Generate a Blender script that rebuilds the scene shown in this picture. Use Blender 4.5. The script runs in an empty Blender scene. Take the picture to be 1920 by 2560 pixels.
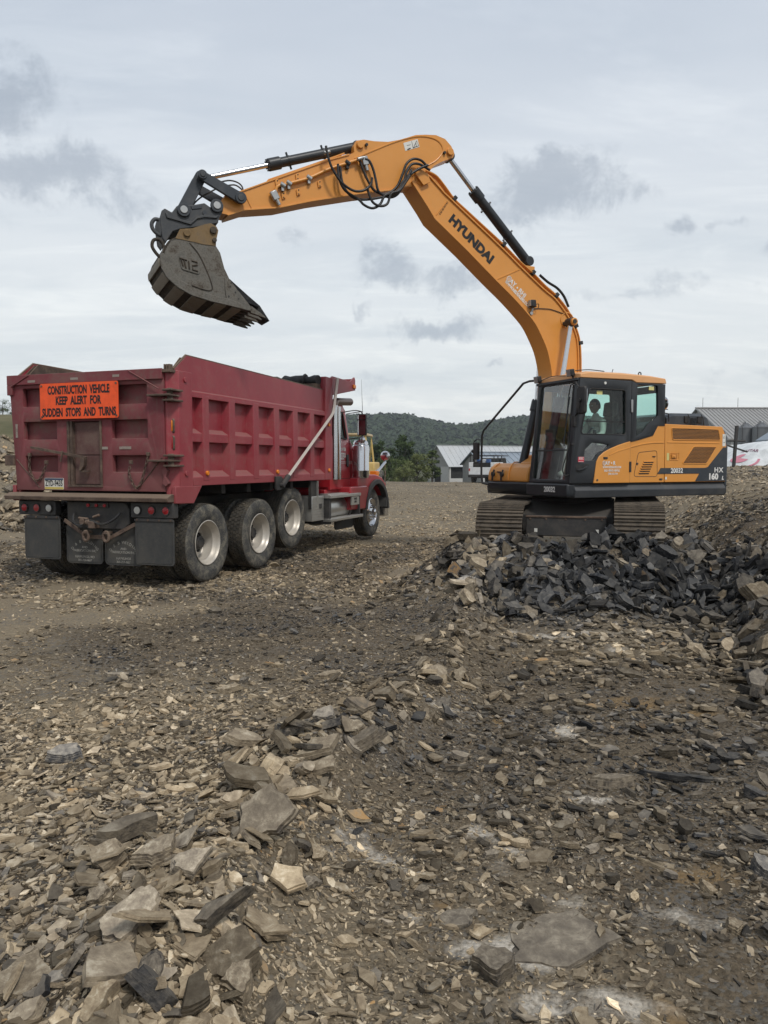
import bpy, bmesh, math, random
import numpy as np
from mathutils import Vector, Matrix, Euler, noise as mnoise
R = math.radians
PI = math.pi
rng = random.Random(7)
nr = np.random.default_rng(11)
sc = bpy.context.scene
COL = sc.collection

# ------------------------------------------------------------------ camera
CAM_Z = 1.58
cam_d = bpy.data.cameras.new('camera'); cam = bpy.data.objects.new('camera', cam_d); COL.objects.link(cam)
cam_d.sensor_fit = 'HORIZONTAL'; cam_d.sensor_width = 36; cam_d.lens = 36.0
cam.location = (0, 0, CAM_Z); cam.rotation_euler = (R(90 - 3.576), 0, 0)
cam_d.clip_start = 0.05; cam_d.clip_end = 6000
sc.camera = cam
sc.view_settings.view_transform = 'Standard'; sc.view_settings.look = 'None'
sc.view_settings.exposure = 0.60; sc.view_settings.gamma = 1.0; sc.view_settings.use_curve_mapping = False

# ------------------------------------------------------------------ node helper
class NT:
    def __init__(s, tree): s.t = tree; s.n = tree.nodes; s.l = tree.links
    def add(s, typ, ins=None, **kw):
        n = s.n.new(typ)
        for k, v in kw.items(): setattr(n, k, v)
        if ins:
            for k, v in ins.items():
                sock = n.inputs[k]
                if isinstance(v, bpy.types.NodeSocket): s.l.new(v, sock)
                else: sock.default_value = v
        return n
    def math(s, op, a, b=0.0, c=None, clamp=False):
        ins = {0: a, 1: b}
        if c is not None: ins[2] = c
        return s.add('ShaderNodeMath', ins, operation=op, use_clamp=clamp).outputs[0]
    def ramp(s, fac, lo, hi, a=0.0, b=1.0, smooth=True):
        return s.add('ShaderNodeMapRange', {0: fac, 1: lo, 2: hi, 3: a, 4: b}, interpolation_type='SMOOTHSTEP' if smooth else 'LINEAR').outputs[0]
    def noise(s, vec, scale, detail=4, rough=0.6, dist=0.0, out=0):
        return s.add('ShaderNodeTexNoise', {'Vector': vec, 'Scale': scale, 'Detail': detail, 'Roughness': rough, 'Distortion': dist}).outputs[out]
    def mix(s, fac, a, b, blend='MIX'):
        n = s.add('ShaderNodeMix', data_type='RGBA', blend_type=blend)
        for k, v in ((0, fac), (6, a), (7, b)):
            if isinstance(v, bpy.types.NodeSocket): s.l.new(v, n.inputs[k])
            elif k == 0: n.inputs[0].default_value = v
            else: n.inputs[k].default_value = (*v[:3], 1)
        return n.outputs[2]

# ------------------------------------------------------------------ sky: overcast, a daylight sky above broken cloud
SUN_EL, SUN_AZ = 52.0, 150.0          # sun behind the cloud, high, behind and to the right of the camera
w = bpy.data.worlds.new('World'); sc.world = w; w.use_nodes = True
T = NT(w.node_tree); w.node_tree.nodes.clear()
tc = T.add('ShaderNodeTexCoord').outputs['Generated']
sky = T.add('ShaderNodeTexSky', sky_type='NISHITA', sun_disc=False, sun_elevation=R(SUN_EL), sun_rotation=R(SUN_AZ)).outputs[0]
skyd = T.add('ShaderNodeVectorMath', {0: sky, 'Scale': 0.085}, operation='SCALE').outputs[0]
sx = T.add('ShaderNodeSeparateXYZ', {0: tc})
X, Y, Z = sx.outputs
el = T.math('ARCSINE', Z); az = T.math('ARCTAN2', X, Y)
# overcast veil, brighter low down, bluer and darker overhead
ramp = T.add('ShaderNodeValToRGB', {0: T.ramp(el, -0.1, 1.2, 0, 1, False)})
cr = ramp.color_ramp
cr.elements[0].position = 0.0; cr.elements[0].color = (.50, .53, .545, 1)
cr.elements[1].position = 1.0; cr.elements[1].color = (.34, .385, .45, 1)
for p_, c_ in ((.10, (.575, .605, .615, 1)), (.24, (.575, .612, .640, 1)), (.36, (.50, .545, .60, 1)), (.50, (.415, .465, .54, 1))):
    e = cr.elements.new(p_); e.color = c_
veil = ramp.outputs[0]
zc = T.math('ADD', T.math('MAXIMUM', Z, 0.0), 0.16)
pl = T.add('ShaderNodeCombineXYZ', {0: T.math('DIVIDE', X, zc), 1: T.math('DIVIDE', Y, zc), 2: 0.0}).outputs[0]
pls = T.add('ShaderNodeVectorMath', {0: pl, 1: (0.55, 1.6, 1)}, operation='MULTIPLY').outputs[0]
broad = T.noise(pls, 0.8, 5, 0.62, 0.35)
veil = T.mix(T.ramp(broad, 0.42, 0.66), veil, T.mix(1.0, veil, (.86, .885, .91), 'MULTIPLY'))
streak = T.noise(pls, 2.3, 6, 0.66, 0.8)
veil = T.mix(T.math('MULTIPLY', T.ramp(streak, 0.46, 0.70), 1.0), veil, T.mix(1.0, veil, (1.13, 1.115, 1.09), 'MULTIPLY'))
# bright breaks near the horizon
brk = T.noise(T.add('ShaderNodeCombineXYZ', {0: T.math('MULTIPLY', az, 5.0), 1: T.math('MULTIPLY', el, 11.0), 2: 3.0}).outputs[0], 1.5, 6, 0.68, 0.6)
brkm = T.math('MULTIPLY', T.ramp(brk, 0.52, 0.72), T.ramp(el, 0.20, 0.03))
veil = T.mix(T.math('MULTIPLY', brkm, 0.65), veil, (.74, .75, .74))
# grey scraps of low cloud (azimuth, elevation, half sizes, depth)
ae = T.add('ShaderNodeCombineXYZ', {0: az, 1: el, 2: 0.0}).outputs[0]
nz = T.noise(ae, 9.0, 5, 0.65, 0.3, out=1)
off = T.add('ShaderNodeVectorMath', {0: T.add('ShaderNodeVectorMath', {0: nz, 1: (.5, .5, .5)}, operation='SUBTRACT').outputs[0], 'Scale': 0.135}, operation='SCALE').outputs[0]
aew = T.add('ShaderNodeVectorMath', {0: ae, 1: off}, operation='ADD').outputs[0]
ragged = T.noise(ae, 26.0, 8, 0.72, 0.4)
acc = None
for (a, e_, rx, ry, k) in CLOUDS if 'CLOUDS' in globals() else [
        (-.455, .405, .075, .040, .95), (-.40, .325, .115, .034, .9), (-.32, .315, .06, .022, .55), (.205, .335, .085, .042, 1.0), (.275, .318, .06, .024, .7),
        (.005, .242, .050, .026, .85), (.080, .232, .060, .026, .8), (.060, .172, .048, .020, .9),
        (.365, .262, .020, .014, .75), (.405, .262, .012, .01, .5), (-.105, .285, .022, .012, .45), (-.028, .200, .016, .011, .6),
        (.135, .118, .018, .006, .5), (.47, .24, .035, .010, .55), (.40, .092, .030, .012, .4), (.48, .095, .03, .02, .7),
        (-.01, .094, .045, .012, .45), (.30, .205, .15, .012, .45), (-.62, .26, .16, .03, .8), (.75, .30, .15, .035, .8), (-.9, .45, .2, .06, .8), (1.1, .5, .2, .06, .7),
        (2.1, .35, .25, .05, .8), (-2.0, .4, .3, .06, .8), (3.0, .45, .3, .06, .8)]:
    d = T.add('ShaderNodeVectorMath', {0: aew, 1: (a, e_, 0)}, operation='SUBTRACT').outputs[0]
    d = T.add('ShaderNodeVectorMath', {0: d, 1: (1 / rx, 1 / ry, 0)}, operation='MULTIPLY').outputs[0]
    ln = T.add('ShaderNodeVectorMath', {0: d}, operation='LENGTH').outputs['Value']
    m = T.ramp(ln, 1.45, 0.15, 0, k)
    acc = m if acc is None else T.math('MAXIMUM', acc, m)
cm = T.math('ADD', acc, T.math('MULTIPLY', T.math('SUBTRACT', ragged, 0.5), 1.5))
cm = T.math('MULTIPLY', T.ramp(cm, 0.12, 0.95), T.math('GREATER_THAN', acc, 0.001))
veil = T.mix(T.math('MULTIPLY', cm, 0.62), veil, (.245, .285, .345))
tot = T.mix(0.93, skyd, T.mix(1.0, veil, (.975, .958, .935), 'MULTIPLY'))
bgn = T.add('ShaderNodeBackground', {'Color': tot, 'Strength': 1.0})
T.l.new(bgn.outputs[0], T.add('ShaderNodeOutputWorld').inputs[0])
w.cycles.sampling_method = 'MANUAL'; w.cycles.sample_map_resolution = 512

sun_d = bpy.data.lights.new('sun', 'SUN'); sun = bpy.data.objects.new('sun', sun_d); COL.objects.link(sun)
sun_d.energy = 1.5; sun_d.angle = R(10); sun_d.color = (1.0, .965, .91)
sv = Vector((math.sin(R(SUN_AZ)) * math.cos(R(SUN_EL)), math.cos(R(SUN_AZ)) * math.cos(R(SUN_EL)), math.sin(R(SUN_EL))))
sun.rotation_euler = sv.to_track_quat('Z', 'Y').to_euler(); sun.location = (0, -5, 30)

# ------------------------------------------------------------------ tagging / linking
def tag(o, label=None, cat=None, group=None, kind=None):
    if label: o['label'] = label
    if cat: o['category'] = cat
    if group: o['group'] = group
    if kind: o['kind'] = kind
    return o
def empty(name, loc=(0, 0, 0), rz=0.0, parent=None):
    o = bpy.data.objects.new(name, None); COL.objects.link(o); o.location = loc; o.rotation_euler = (0, 0, rz)
    o.empty_display_size = .2
    if parent: o.parent = parent
    return o
def link(name, me, parent=None, mats=None):
    o = bpy.data.objects.new(name, me); COL.objects.link(o)
    if mats is not None and len(me.materials) == 0:
        for m in (mats if isinstance(mats, (list, tuple)) else [mats]): me.materials.append(m)
    if parent: o.parent = parent
    return o
def copy_tree(o, parent=None):
    c = o.copy(); COL.objects.link(c)
    if parent is not None: c.parent = parent
    for ch in list(o.children): copy_tree(ch, c)
    return c
def bevel(o, w_=.008, seg=2, ang=35):
    m = o.modifiers.new('bevel', 'BEVEL'); m.width = w_; m.segments = seg; m.limit_method = 'ANGLE'; m.angle_limit = R(ang)
    m.harden_normals = False
    return o

# ------------------------------------------------------------------ mesh builder
class MB:
    def __init__(s): s.v = []; s.f = []; s.mi = []; s.cur = 0
    def _add(s, vs, fs):
        b = len(s.v); s.v += [tuple(v) for v in vs]
        for f in fs: s.f.append(tuple(b + i for i in f)); s.mi.append(s.cur)
        return s
    def box(s, x0, x1, y0, y1, z0, z1):
        x0, x1 = sorted((x0, x1)); y0, y1 = sorted((y0, y1)); z0, z1 = sorted((z0, z1))
        return s._add([(x0,y0,z0),(x1,y0,z0),(x1,y1,z0),(x0,y1,z0),(x0,y0,z1),(x1,y0,z1),(x1,y1,z1),(x0,y1,z1)],
                      [(0,3,2,1),(4,5,6,7),(0,1,5,4),(1,2,6,5),(2,3,7,6),(3,0,4,7)])
    def prism(s, pts, a, b, axis='y', inset=None):
        """extrude a 2-D outline: axis y -> pts are (x,z); x -> (y,z); z -> (x,y)"""
        n = len(pts)
        def P(p, t):
            return {'y': (p[0], t, p[1]), 'x': (t, p[0], p[1]), 'z': (p[0], p[1], t)}[axis]
        vs = [P(p, a) for p in pts] + [P(p, b) for p in pts]
        return s._add(vs, [tuple(range(n)), tuple(range(2*n-1, n-1, -1))] + [(i, n+i, n+(i+1) % n, (i+1) % n) for i in range(n)])
    def loft(s, rings, close=True, cap=True):
        n = len(rings[0]); b = len(s.v); vs = [v for r in rings for v in r]; fs = []
        for k in range(len(rings)-1):
            for i in range(n if close else n-1):
                j = (i+1) % n; fs.append((k*n+i, k*n+j, (k+1)*n+j, (k+1)*n+i))
        if cap: fs.append(tuple(range(n-1, -1, -1))); fs.append(tuple((len(rings)-1)*n+i for i in range(n)))
        return s._add(vs, fs)
    def tube(s, pts, r, n=8, cap=True):
        pts = [Vector(p) for p in pts]; rings = []; rs = r if isinstance(r, (list, tuple)) else [r]*len(pts)
        up = None
        for i, p in enumerate(pts):
            d = (pts[min(i+1, len(pts)-1)] - pts[max(i-1, 0)])
            if d.length < 1e-9: d = Vector((0, 0, 1))
            d.normalize()
            if up is None:
                up = Vector((0, 0, 1)) if abs(d.z) < .9 else Vector((1, 0, 0))
            a = (up - d*up.dot(d)); a.normalize(); up = a; b2 = d.cross(a)
            rings.append([p + a*(math.cos(t)*rs[i]) + b2*(math.sin(t)*rs[i]) for t in [2*PI*k/n for k in range(n)]])
        return s.loft(rings, True, cap)
    def cyl(s, p0, p1, r, n=20, r1=None): return s.tube([p0, p1], [r, r if r1 is None else r1], n)
    def lathe(s, prof, c, axis='y', n=48, closed=False):
        """profile of (t along axis, radius) round an axis through c"""
        rings = []
        for (t, r) in prof:
            ring = []
            for k in range(n):
                a = 2*PI*k/n; u, v = math.cos(a)*r, math.sin(a)*r
                ring.append({'y': (c[0]+u, c[1]+t, c[2]+v), 'x': (c[0]+t, c[1]+u, c[2]+v), 'z': (c[0]+u, c[1]+v, c[2]+t)}[axis])
            rings.append(ring)
        if closed: rings.append(rings[0])
        return s.loft(rings, True, False)
    def mesh(s, name, smooth=None):
        me = bpy.data.meshes.new(name); me.from_pydata(s.v, [], s.f)
        me.polygons.foreach_set('material_index', s.mi)
        bm = bmesh.new(); bm.from_mesh(me); bmesh.ops.recalc_face_normals(bm, faces=bm.faces); bm.to_mesh(me); bm.free()
        if smooth: me.shade_smooth(); me.set_sharp_from_angle(angle=R(smooth))
        me.update(); return me
    def build(s, name, mats, parent=None, smooth=40, bev=0, seg=2):
        o = link(name, s.mesh(name, smooth), parent, mats)
        if bev: bevel(o, bev, seg)
        return o

def spline(pts, k=4):
    """Catmull-Rom through points"""
    P = [Vector(p) for p in pts]; out = []
    for i in range(len(P)-1):
        a, b, c, d = P[max(i-1, 0)], P[i], P[i+1], P[min(i+2, len(P)-1)]
        for j in range(k):
            t = j/k; out.append(.5*((2*b)+(c-a)*t+(2*a-5*b+4*c-d)*t*t+(3*b-a-3*c+d)*t**3))
    out.append(P[-1]); return out

def plate_mesh(name, outer, holes, th, axis='y', at=0.0, bev=0.0, smooth=30):
    """flat plate with real holes; outline in the same 2-D axes as prism; centred on at"""
    cu = bpy.data.curves.new(name, 'CURVE'); cu.dimensions = '2D'; cu.fill_mode = 'BOTH'; cu.extrude = th/2 - bev; cu.bevel_depth = bev; cu.bevel_resolution = 1
    if bev: cu.offset = -bev
    for pl_ in [outer] + holes:
        sp = cu.splines.new('POLY'); sp.points.add(len(pl_)-1)
        for p, q in zip(sp.points, pl_): p.co = (q[0], q[1], 0, 1)
        sp.use_cyclic_u = True
    ob = bpy.data.objects.new(name, cu); me = bpy.data.meshes.new_from_object(ob)
    bpy.data.objects.remove(ob); bpy.data.curves.remove(cu)
    M = {'y': Matrix(((1,0,0,0),(0,0,-1,at),(0,1,0,0),(0,0,0,1))), 'x': Matrix(((0,0,1,at),(1,0,0,0),(0,1,0,0),(0,0,0,1))), 'z': Matrix.Translation((0, 0, at))}[axis]
    me.transform(M)
    bm = bmesh.new(); bm.from_mesh(me); bmesh.ops.remove_doubles(bm, verts=bm.verts, dist=1e-5); bmesh.ops.recalc_face_normals(bm, faces=bm.faces); bm.to_mesh(me); bm.free()
    me.shade_smooth(); me.set_sharp_from_angle(angle=R(smooth)); me.name = name
    return me
def plate(name, outer, holes, th, axis, at, mat, parent, bev=0.0):
    return link(name, plate_mesh(name, outer, holes, th, axis, at, bev), parent, mat)
def rrect(x0, x1, z0, z1, r, n=4):
    out = []
    for cx, cz, a0 in ((x1-r, z1-r, 0), (x0+r, z1-r, 90), (x0+r, z0+r, 180), (x1-r, z0+r, 270)):
        out += [(cx+r*math.cos(R(a0+90*i/n)), cz+r*math.sin(R(a0+90*i/n))) for i in range(n+1)]
    return out
def rpoly(pts, r, n=3):
    """round the corners of a polygon"""
    out = []; N = len(pts)
    for i in range(N):
        p, a, b = Vector(pts[i]), Vector(pts[i-1]), Vector(pts[(i+1) % N])
        da, db = (a-p), (b-p); rr = min(r, da.length*.45, db.length*.45); da.normalize(); db.normalize()
        for k in range(n+1):
            t = k/n; q = (p+da*rr)*(1-t)**2 + p*2*t*(1-t) + (p+db*rr)*t*t; out.append((q.x, q.y))
    return out
def circ(cx, cz, r, n=20): return [(cx+r*math.cos(2*PI*k/n), cz+r*math.sin(2*PI*k/n)) for k in range(n)]

def text_mesh(body, size, offset=0.0, extr=0.002, align='CENTER', sx_=1.0, shear=0.0, space=1.0):
    cu = bpy.data.curves.new('lettering', 'FONT'); cu.body = body; cu.size = size; cu.align_x = align; cu.align_y = 'CENTER'
    cu.offset = offset; cu.extrude = extr; cu.shear = shear; cu.space_character = space; cu.resolution_u = 3
    ob = bpy.data.objects.new('lettering', cu); me = bpy.data.meshes.new_from_object(ob)
    bpy.data.objects.remove(ob); bpy.data.curves.remove(cu); me.transform(Matrix.Diagonal((sx_, 1, 1, 1))); me.name = 'lettering'
    return me
def text(body, size, O, U, V, mat, parent, **kw):
    """lettering whose reading direction is U and up is V, centred at O (local space of parent)"""
    me = text_mesh(body, size, **kw); U = Vector(U).normalized(); V = Vector(V); V = (V-U*V.dot(U)).normalized(); W = U.cross(V)
    M = Matrix(((U.x, V.x, W.x, O[0]), (U.y, V.y, W.y, O[1]), (U.z, V.z, W.z, O[2]), (0, 0, 0, 1)))
    me.transform(M); return link('lettering', me, parent, mat)

# ------------------------------------------------------------------ materials
def newmat(name):
    m = bpy.data.materials.new(name); m.use_nodes = True; m.node_tree.nodes.clear(); return m, NT(m.node_tree)
def finish(t, **ins):
    b = t.add('ShaderNodeBsdfPrincipled')
    for k, v in ins.items():
        k = k.replace('_', ' ')
        if isinstance(v, bpy.types.NodeSocket): t.l.new(v, b.inputs[k])
        else: b.inputs[k].default_value = (*v, 1) if isinstance(v, tuple) and len(v) == 3 else v
    t.l.new(b.outputs[0], t.add('ShaderNodeOutputMaterial').inputs[0]); return b
def paint(name, col, rough=.45, metal=0.0, dust=(.20, .165, .12), damt=.25, dscale=3.0, up=.35, bump=.15, streak=0.0, coat=0.0, low=None, var=.12, spec=.4):
    """painted or bare surface with broken dust, dust lying on upward faces and fine relief"""
    m, t = newmat(name)
    co = t.add('ShaderNodeTexCoord').outputs['Object']
    n1 = t.noise(co, dscale, 6, .68, .3); n2 = t.noise(co, dscale*9, 4, .7)
    c = t.mix(t.ramp(n1, .3, .7), tuple(x*(1-var) for x in col), tuple(min(1, x*(1+var)) for x in col))
    f = t.math('ADD', t.math('MULTIPLY', t.ramp(n1, .42, .72), .6), t.math('MULTIPLY', t.ramp(n2, .45, .75), .4))
    f = t.math('MULTIPLY', f, damt*1.6, clamp=True)
    if streak:
        sv_ = t.add('ShaderNodeVectorMath', {0: co, 1: (14, 14, .9)}, operation='MULTIPLY').outputs[0]
        f = t.math('MAXIMUM', f, t.math('MULTIPLY', t.ramp(t.noise(sv_, 1.0, 5, .6), .50, .75), streak))
    if low:   # splashed and dusty towards its own lower edge (z0 full, z1 none)
        z = t.add('ShaderNodeSeparateXYZ', {0: co}).outputs[2]
        f = t.math('MAXIMUM', f, t.math('MULTIPLY', t.ramp(z, low[1], low[0]), t.ramp(n1, .15, .7, .35*low[2], low[2])))
    nz_ = t.add('ShaderNodeSeparateXYZ', {0: t.add('ShaderNodeNewGeometry').outputs['Normal']}).outputs[2]
    if up: f = t.math('MAXIMUM', f, t.math('MULTIPLY', t.ramp(nz_, .35, .85), t.ramp(n2, .2, .7, up*.6, up)))
    c = t.mix(f, c, dust)
    rg = t.math('ADD', t.math('MULTIPLY', f, .35), rough, clamp=True)
    bp = t.add('ShaderNodeBump', {'Strength': bump, 'Distance': .004, 'Height': t.noise(co, dscale*14, 4, .6)}).outputs[0]
    mt = t.math('MULTIPLY', t.math('SUBTRACT', 1.0, f, clamp=True), metal) if metal else 0.0
    b = finish(t, Base_Color=c, Roughness=rg, Metallic=mt, Normal=bp, Specular_IOR_Level=spec)
    if coat: b.inputs['Coat Weight'].default_value = coat; b.inputs['Coat Roughness'].default_value = .25
    return m
M = {}
M['red'] = paint('red_paint', (.27, .026, .038), .45, damt=.45, dust=(.23, .12, .105), dscale=1.6, up=.8, streak=.22, low=(1.0, 2.0, .38), coat=.15)
M['red_gate'] = paint('dusty_red_paint', (.185, .034, .042), .6, damt=.75, dust=(.165, .10, .085), dscale=2.2, up=.9, streak=.5, low=(1.1, 2.3, .55))
M['red_cab'] = paint('red_cab_paint', (.33, .014, .022), .28, damt=.12, dust=(.16, .09, .08), up=.25, coat=.4)
M['rust'] = paint('dusty_rusty_steel', (.085, .055, .042), .75, damt=.6, dust=(.19, .14, .10), dscale=5, up=.9, var=.3)
M['darksteel'] = paint('dark_steel', (.035, .034, .034), .6, damt=.45, dust=(.10, .085, .068), dscale=4, up=.5)
M['frame'] = paint('black_chassis', (.022, .021, .020), .7, damt=.5, dust=(.085, .070, .055), up=.5)
M['rubber'] = paint('tyre_rubber', (.050, .050, .050), .82, damt=1.0, dust=(.20, .18, .14), dscale=6, up=0, bump=.5, spec=.25)
M['tread'] = paint('tyre_tread', (.050, .046, .040), .9, damt=.8, dust=(.125, .105, .078), dscale=7, up=0, bump=.6, spec=.2)
M['flap'] = paint('mud_flap_rubber', (.045, .045, .044), .75, damt=.8, dust=(.085, .078, .066), dscale=3, up=0, bump=.4)
M['rim'] = paint('dusty_white_rim', (.50, .46, .40), .38, metal=.35, damt=.3, dust=(.28, .23, .17), up=0, dscale=5)
M['hub'] = paint('hub_dark', (.025, .025, .026), .6, damt=.3, up=0)
M['chrome'] = paint('chrome', (.60, .60, .61), .16, metal=1.0, damt=.08, up=0, bump=.02, var=.02)
M['alum'] = paint('brushed_aluminium', (.50, .49, .46), .32, metal=.85, damt=.22, up=.3, var=.05)
M['bar'] = paint('pale_arm_tube', (.50, .45, .40), .45, metal=.3, damt=.35, dust=(.30, .22, .17))
M['amber'] = paint('amber_lens', (.75, .22, .02), .25, damt=.1, up=0)
M['redlens'] = paint('red_lens', (.35, .012, .02), .25, damt=.2, up=0)
M['whitelens'] = paint('clear_lens', (.55, .54, .50), .3, damt=.2, up=0)
M['tarp'] = paint('black_tarp', (.016, .017, .018), .55, damt=.25, dust=(.08, .07, .06), up=.3, bump=.8, dscale=5)
M['sign'] = paint('orange_sign_sheet', (.86, .095, .018), .5, damt=.12, dust=(.35, .10, .04), dscale=9, up=0, streak=.25)
M['black_ink'] = paint('black_lettering', (.012, .012, .013), .6, damt=.05, up=0)
M['white_ink'] = paint('white_lettering', (.72, .70, .66), .5, damt=.12, up=0)
M['faded_ink'] = paint('worn_white_lettering', (.30, .285, .25), .7, damt=.85, dust=(.055, .054, .05), dscale=24, up=0)
M['platew'] = paint('plate_white', (.62, .60, .54), .5, damt=.25, up=0)
M['platey'] = paint('plate_yellow', (.55, .42, .10), .5, damt=.25, up=0)
M['plateb'] = paint('plate_blue', (.03, .05, .10), .5, damt=.25, up=0)
M['orange'] = paint('orange_machine_paint', (.66, .275, .050), .40, damt=.16, dust=(.46, .25, .10), dscale=2.2, up=.12, var=.05, bump=.05, coat=.2)
M['roofor'] = paint('cab_roof_orange', (.72, .37, .16), .45, damt=.10, dust=(.5, .3, .15), up=.3, var=.05, bump=.05)
M['blackp'] = paint('black_machine_paint', (.022, .0245, .028), .38, damt=.18, dust=(.06, .055, .048), up=.3, var=.08, bump=.08)
M['greyp'] = paint('charcoal_skirt', (.052, .056, .062), .5, damt=.35, dust=(.12, .105, .085), up=.5, var=.1)
M['trim'] = paint('charcoal_decal', (.034, .040, .048), .42, damt=.1, up=0, bump=.03)
M['plastic'] = paint('black_plastic', (.018, .018, .019), .5, damt=.15, up=.2)
M['hose'] = paint('rubber_hose', (.016, .016, .017), .42, damt=.15, up=.1)
M['wear'] = paint('worn_bucket_steel', (.155, .145, .125), .62, metal=.15, damt=.9, dust=(.055, .042, .030), dscale=6.5, up=.4, bump=.8, var=.35)
M['mudst'] = paint('mud_caked_steel', (.042, .036, .030), .85, damt=.6, dust=(.14, .105, .068), dscale=7, up=.4, bump=1.0, var=.3)
M['yellowst'] = paint('worn_yellow_steel', (.20, .125, .050), .7, damt=.7, dust=(.13, .105, .078), dscale=7, up=.3, bump=.5, var=.3)
M['strap'] = paint('dusty_wear_strap', (.26, .23, .185), .7, damt=.5, dust=(.14, .11, .08), dscale=5, up=0, bump=.5)
M['coup'] = paint('coupler_grey_steel', (.045, .049, .054), .5, damt=.4, dust=(.11, .10, .085), dscale=4, up=.5, bump=.3)
M['track'] = paint('muddy_track_steel', (.085, .070, .055), .8, damt=.9, dust=(.155, .125, .09), dscale=8, up=.6, bump=1.0, var=.4)
M['bare'] = paint('bare_fitting_steel', (.42, .42, .41), .35, metal=.8, damt=.2, up=.1)
M['decalw'] = paint('white_sticker', (.66, .65, .60), .45, damt=.1, up=0)
M['decaly'] = paint('yellow_sticker', (.62, .56, .22), .45, damt=.1, up=0)
M['decalr'] = paint('red_sticker', (.55, .03, .06), .45, damt=.1, up=0)
M['reflect'] = paint('faded_reflector', (.30, .26, .22), .5, damt=.6, dust=(.14, .08, .07), dscale=10, up=0)
def glass(name, tint, refl=.10, veil=.0):
    m, t = newmat(name)
    tr = t.add('ShaderNodeBsdfTransparent', {'Color': (*tint, 1)})
    gl = t.add('ShaderNodeBsdfGlossy', {'Color': (1, 1, 1, 1), 'Roughness': .02})
    df = t.add('ShaderNodeBsdfDiffuse', {'Color': (.30, .31, .29, 1)})
    fr = t.add('ShaderNodeFresnel', {'IOR': 1.5}).outputs[0]
    co = t.add('ShaderNodeTexCoord').outputs['Object']
    dv = t.math('MULTIPLY', t.ramp(t.noise(co, 5, 6, .7), .35, .75), veil)
    a = t.add('ShaderNodeMixShader', {0: dv, 1: tr.outputs[0], 2: df.outputs[0]})
    b = t.add('ShaderNodeMixShader', {0: t.math('MULTIPLY', t.math('ADD', fr, refl), t.math('SUBTRACT', 1.0, t.add('ShaderNodeNewGeometry').outputs['Backfacing'])), 1: a.outputs[0], 2: gl.outputs[0]})
    t.l.new(b.outputs[0], t.add('ShaderNodeOutputMaterial').inputs[0]); return m
M['glass'] = glass('green_cab_glass', (.84, .95, .92), .0, .0)
M['glassd'] = glass('dusty_front_glass', (.90, .93, .91), .10, .12)
M['glassk'] = glass('truck_glass', (.42, .50, .50), .10, .2)
M['mirror'] = paint('mirror_glass', (.8, .8, .8), .03, metal=1.0, damt=.05, up=0, bump=0, var=0)
def simple(name, col, rough=.8, spec=.3):
    m, t = newmat(name); finish(t, Base_Color=col, Roughness=rough, Specular_IOR_Level=spec); return m
# ------------------------------------------------------------------ terrain height (metres), shared by ground and stones
_tab = np.random.default_rng(5).random((256, 256))
def vnoise(x, y):
    x = np.asarray(x, float); y = np.asarray(y, float)
    xi = np.floor(x).astype(int); yi = np.floor(y).astype(int); fx = x-xi; fy = y-yi
    fx = fx*fx*(3-2*fx); fy = fy*fy*(3-2*fy); g = lambda a, b: _tab[a & 255, b & 255]
    return (g(xi, yi)*(1-fx)+g(xi+1, yi)*fx)*(1-fy)+(g(xi, yi+1)*(1-fx)+g(xi+1, yi+1)*fx)*fy
def fbm(x, y, f, o=4, gain=.5):
    s = 0; a = 1; t = 0
    for k in range(o):
        s = s + a*vnoise(x*f+17.3*k, y*f+9.1*k); t += a; a *= gain; f *= 2.03
    return s/t-.5
def sst(x, a, b):
    t = np.clip((x-a)/(b-a), 0, 1); return t*t*(3-2*t)
EDGE_Y = [0, 2.15, 2.9, 3.84, 4.9, 6.5, 8.2, 9.5, 11, 14]
EDGE_X = [-.6, -.52, -.50, -.34, .26, .62, 1.0, 1.2, 1.5, 2.2]
BANK_Y = [0, 3, 5, 7, 9, 11, 14, 18, 24, 40, 62]
BANK_X = [3.3, 3.0, 3.0, 3.3, 3.95, 4.7, 5.4, 6.3, 7.6, 11.0, 18]
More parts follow.
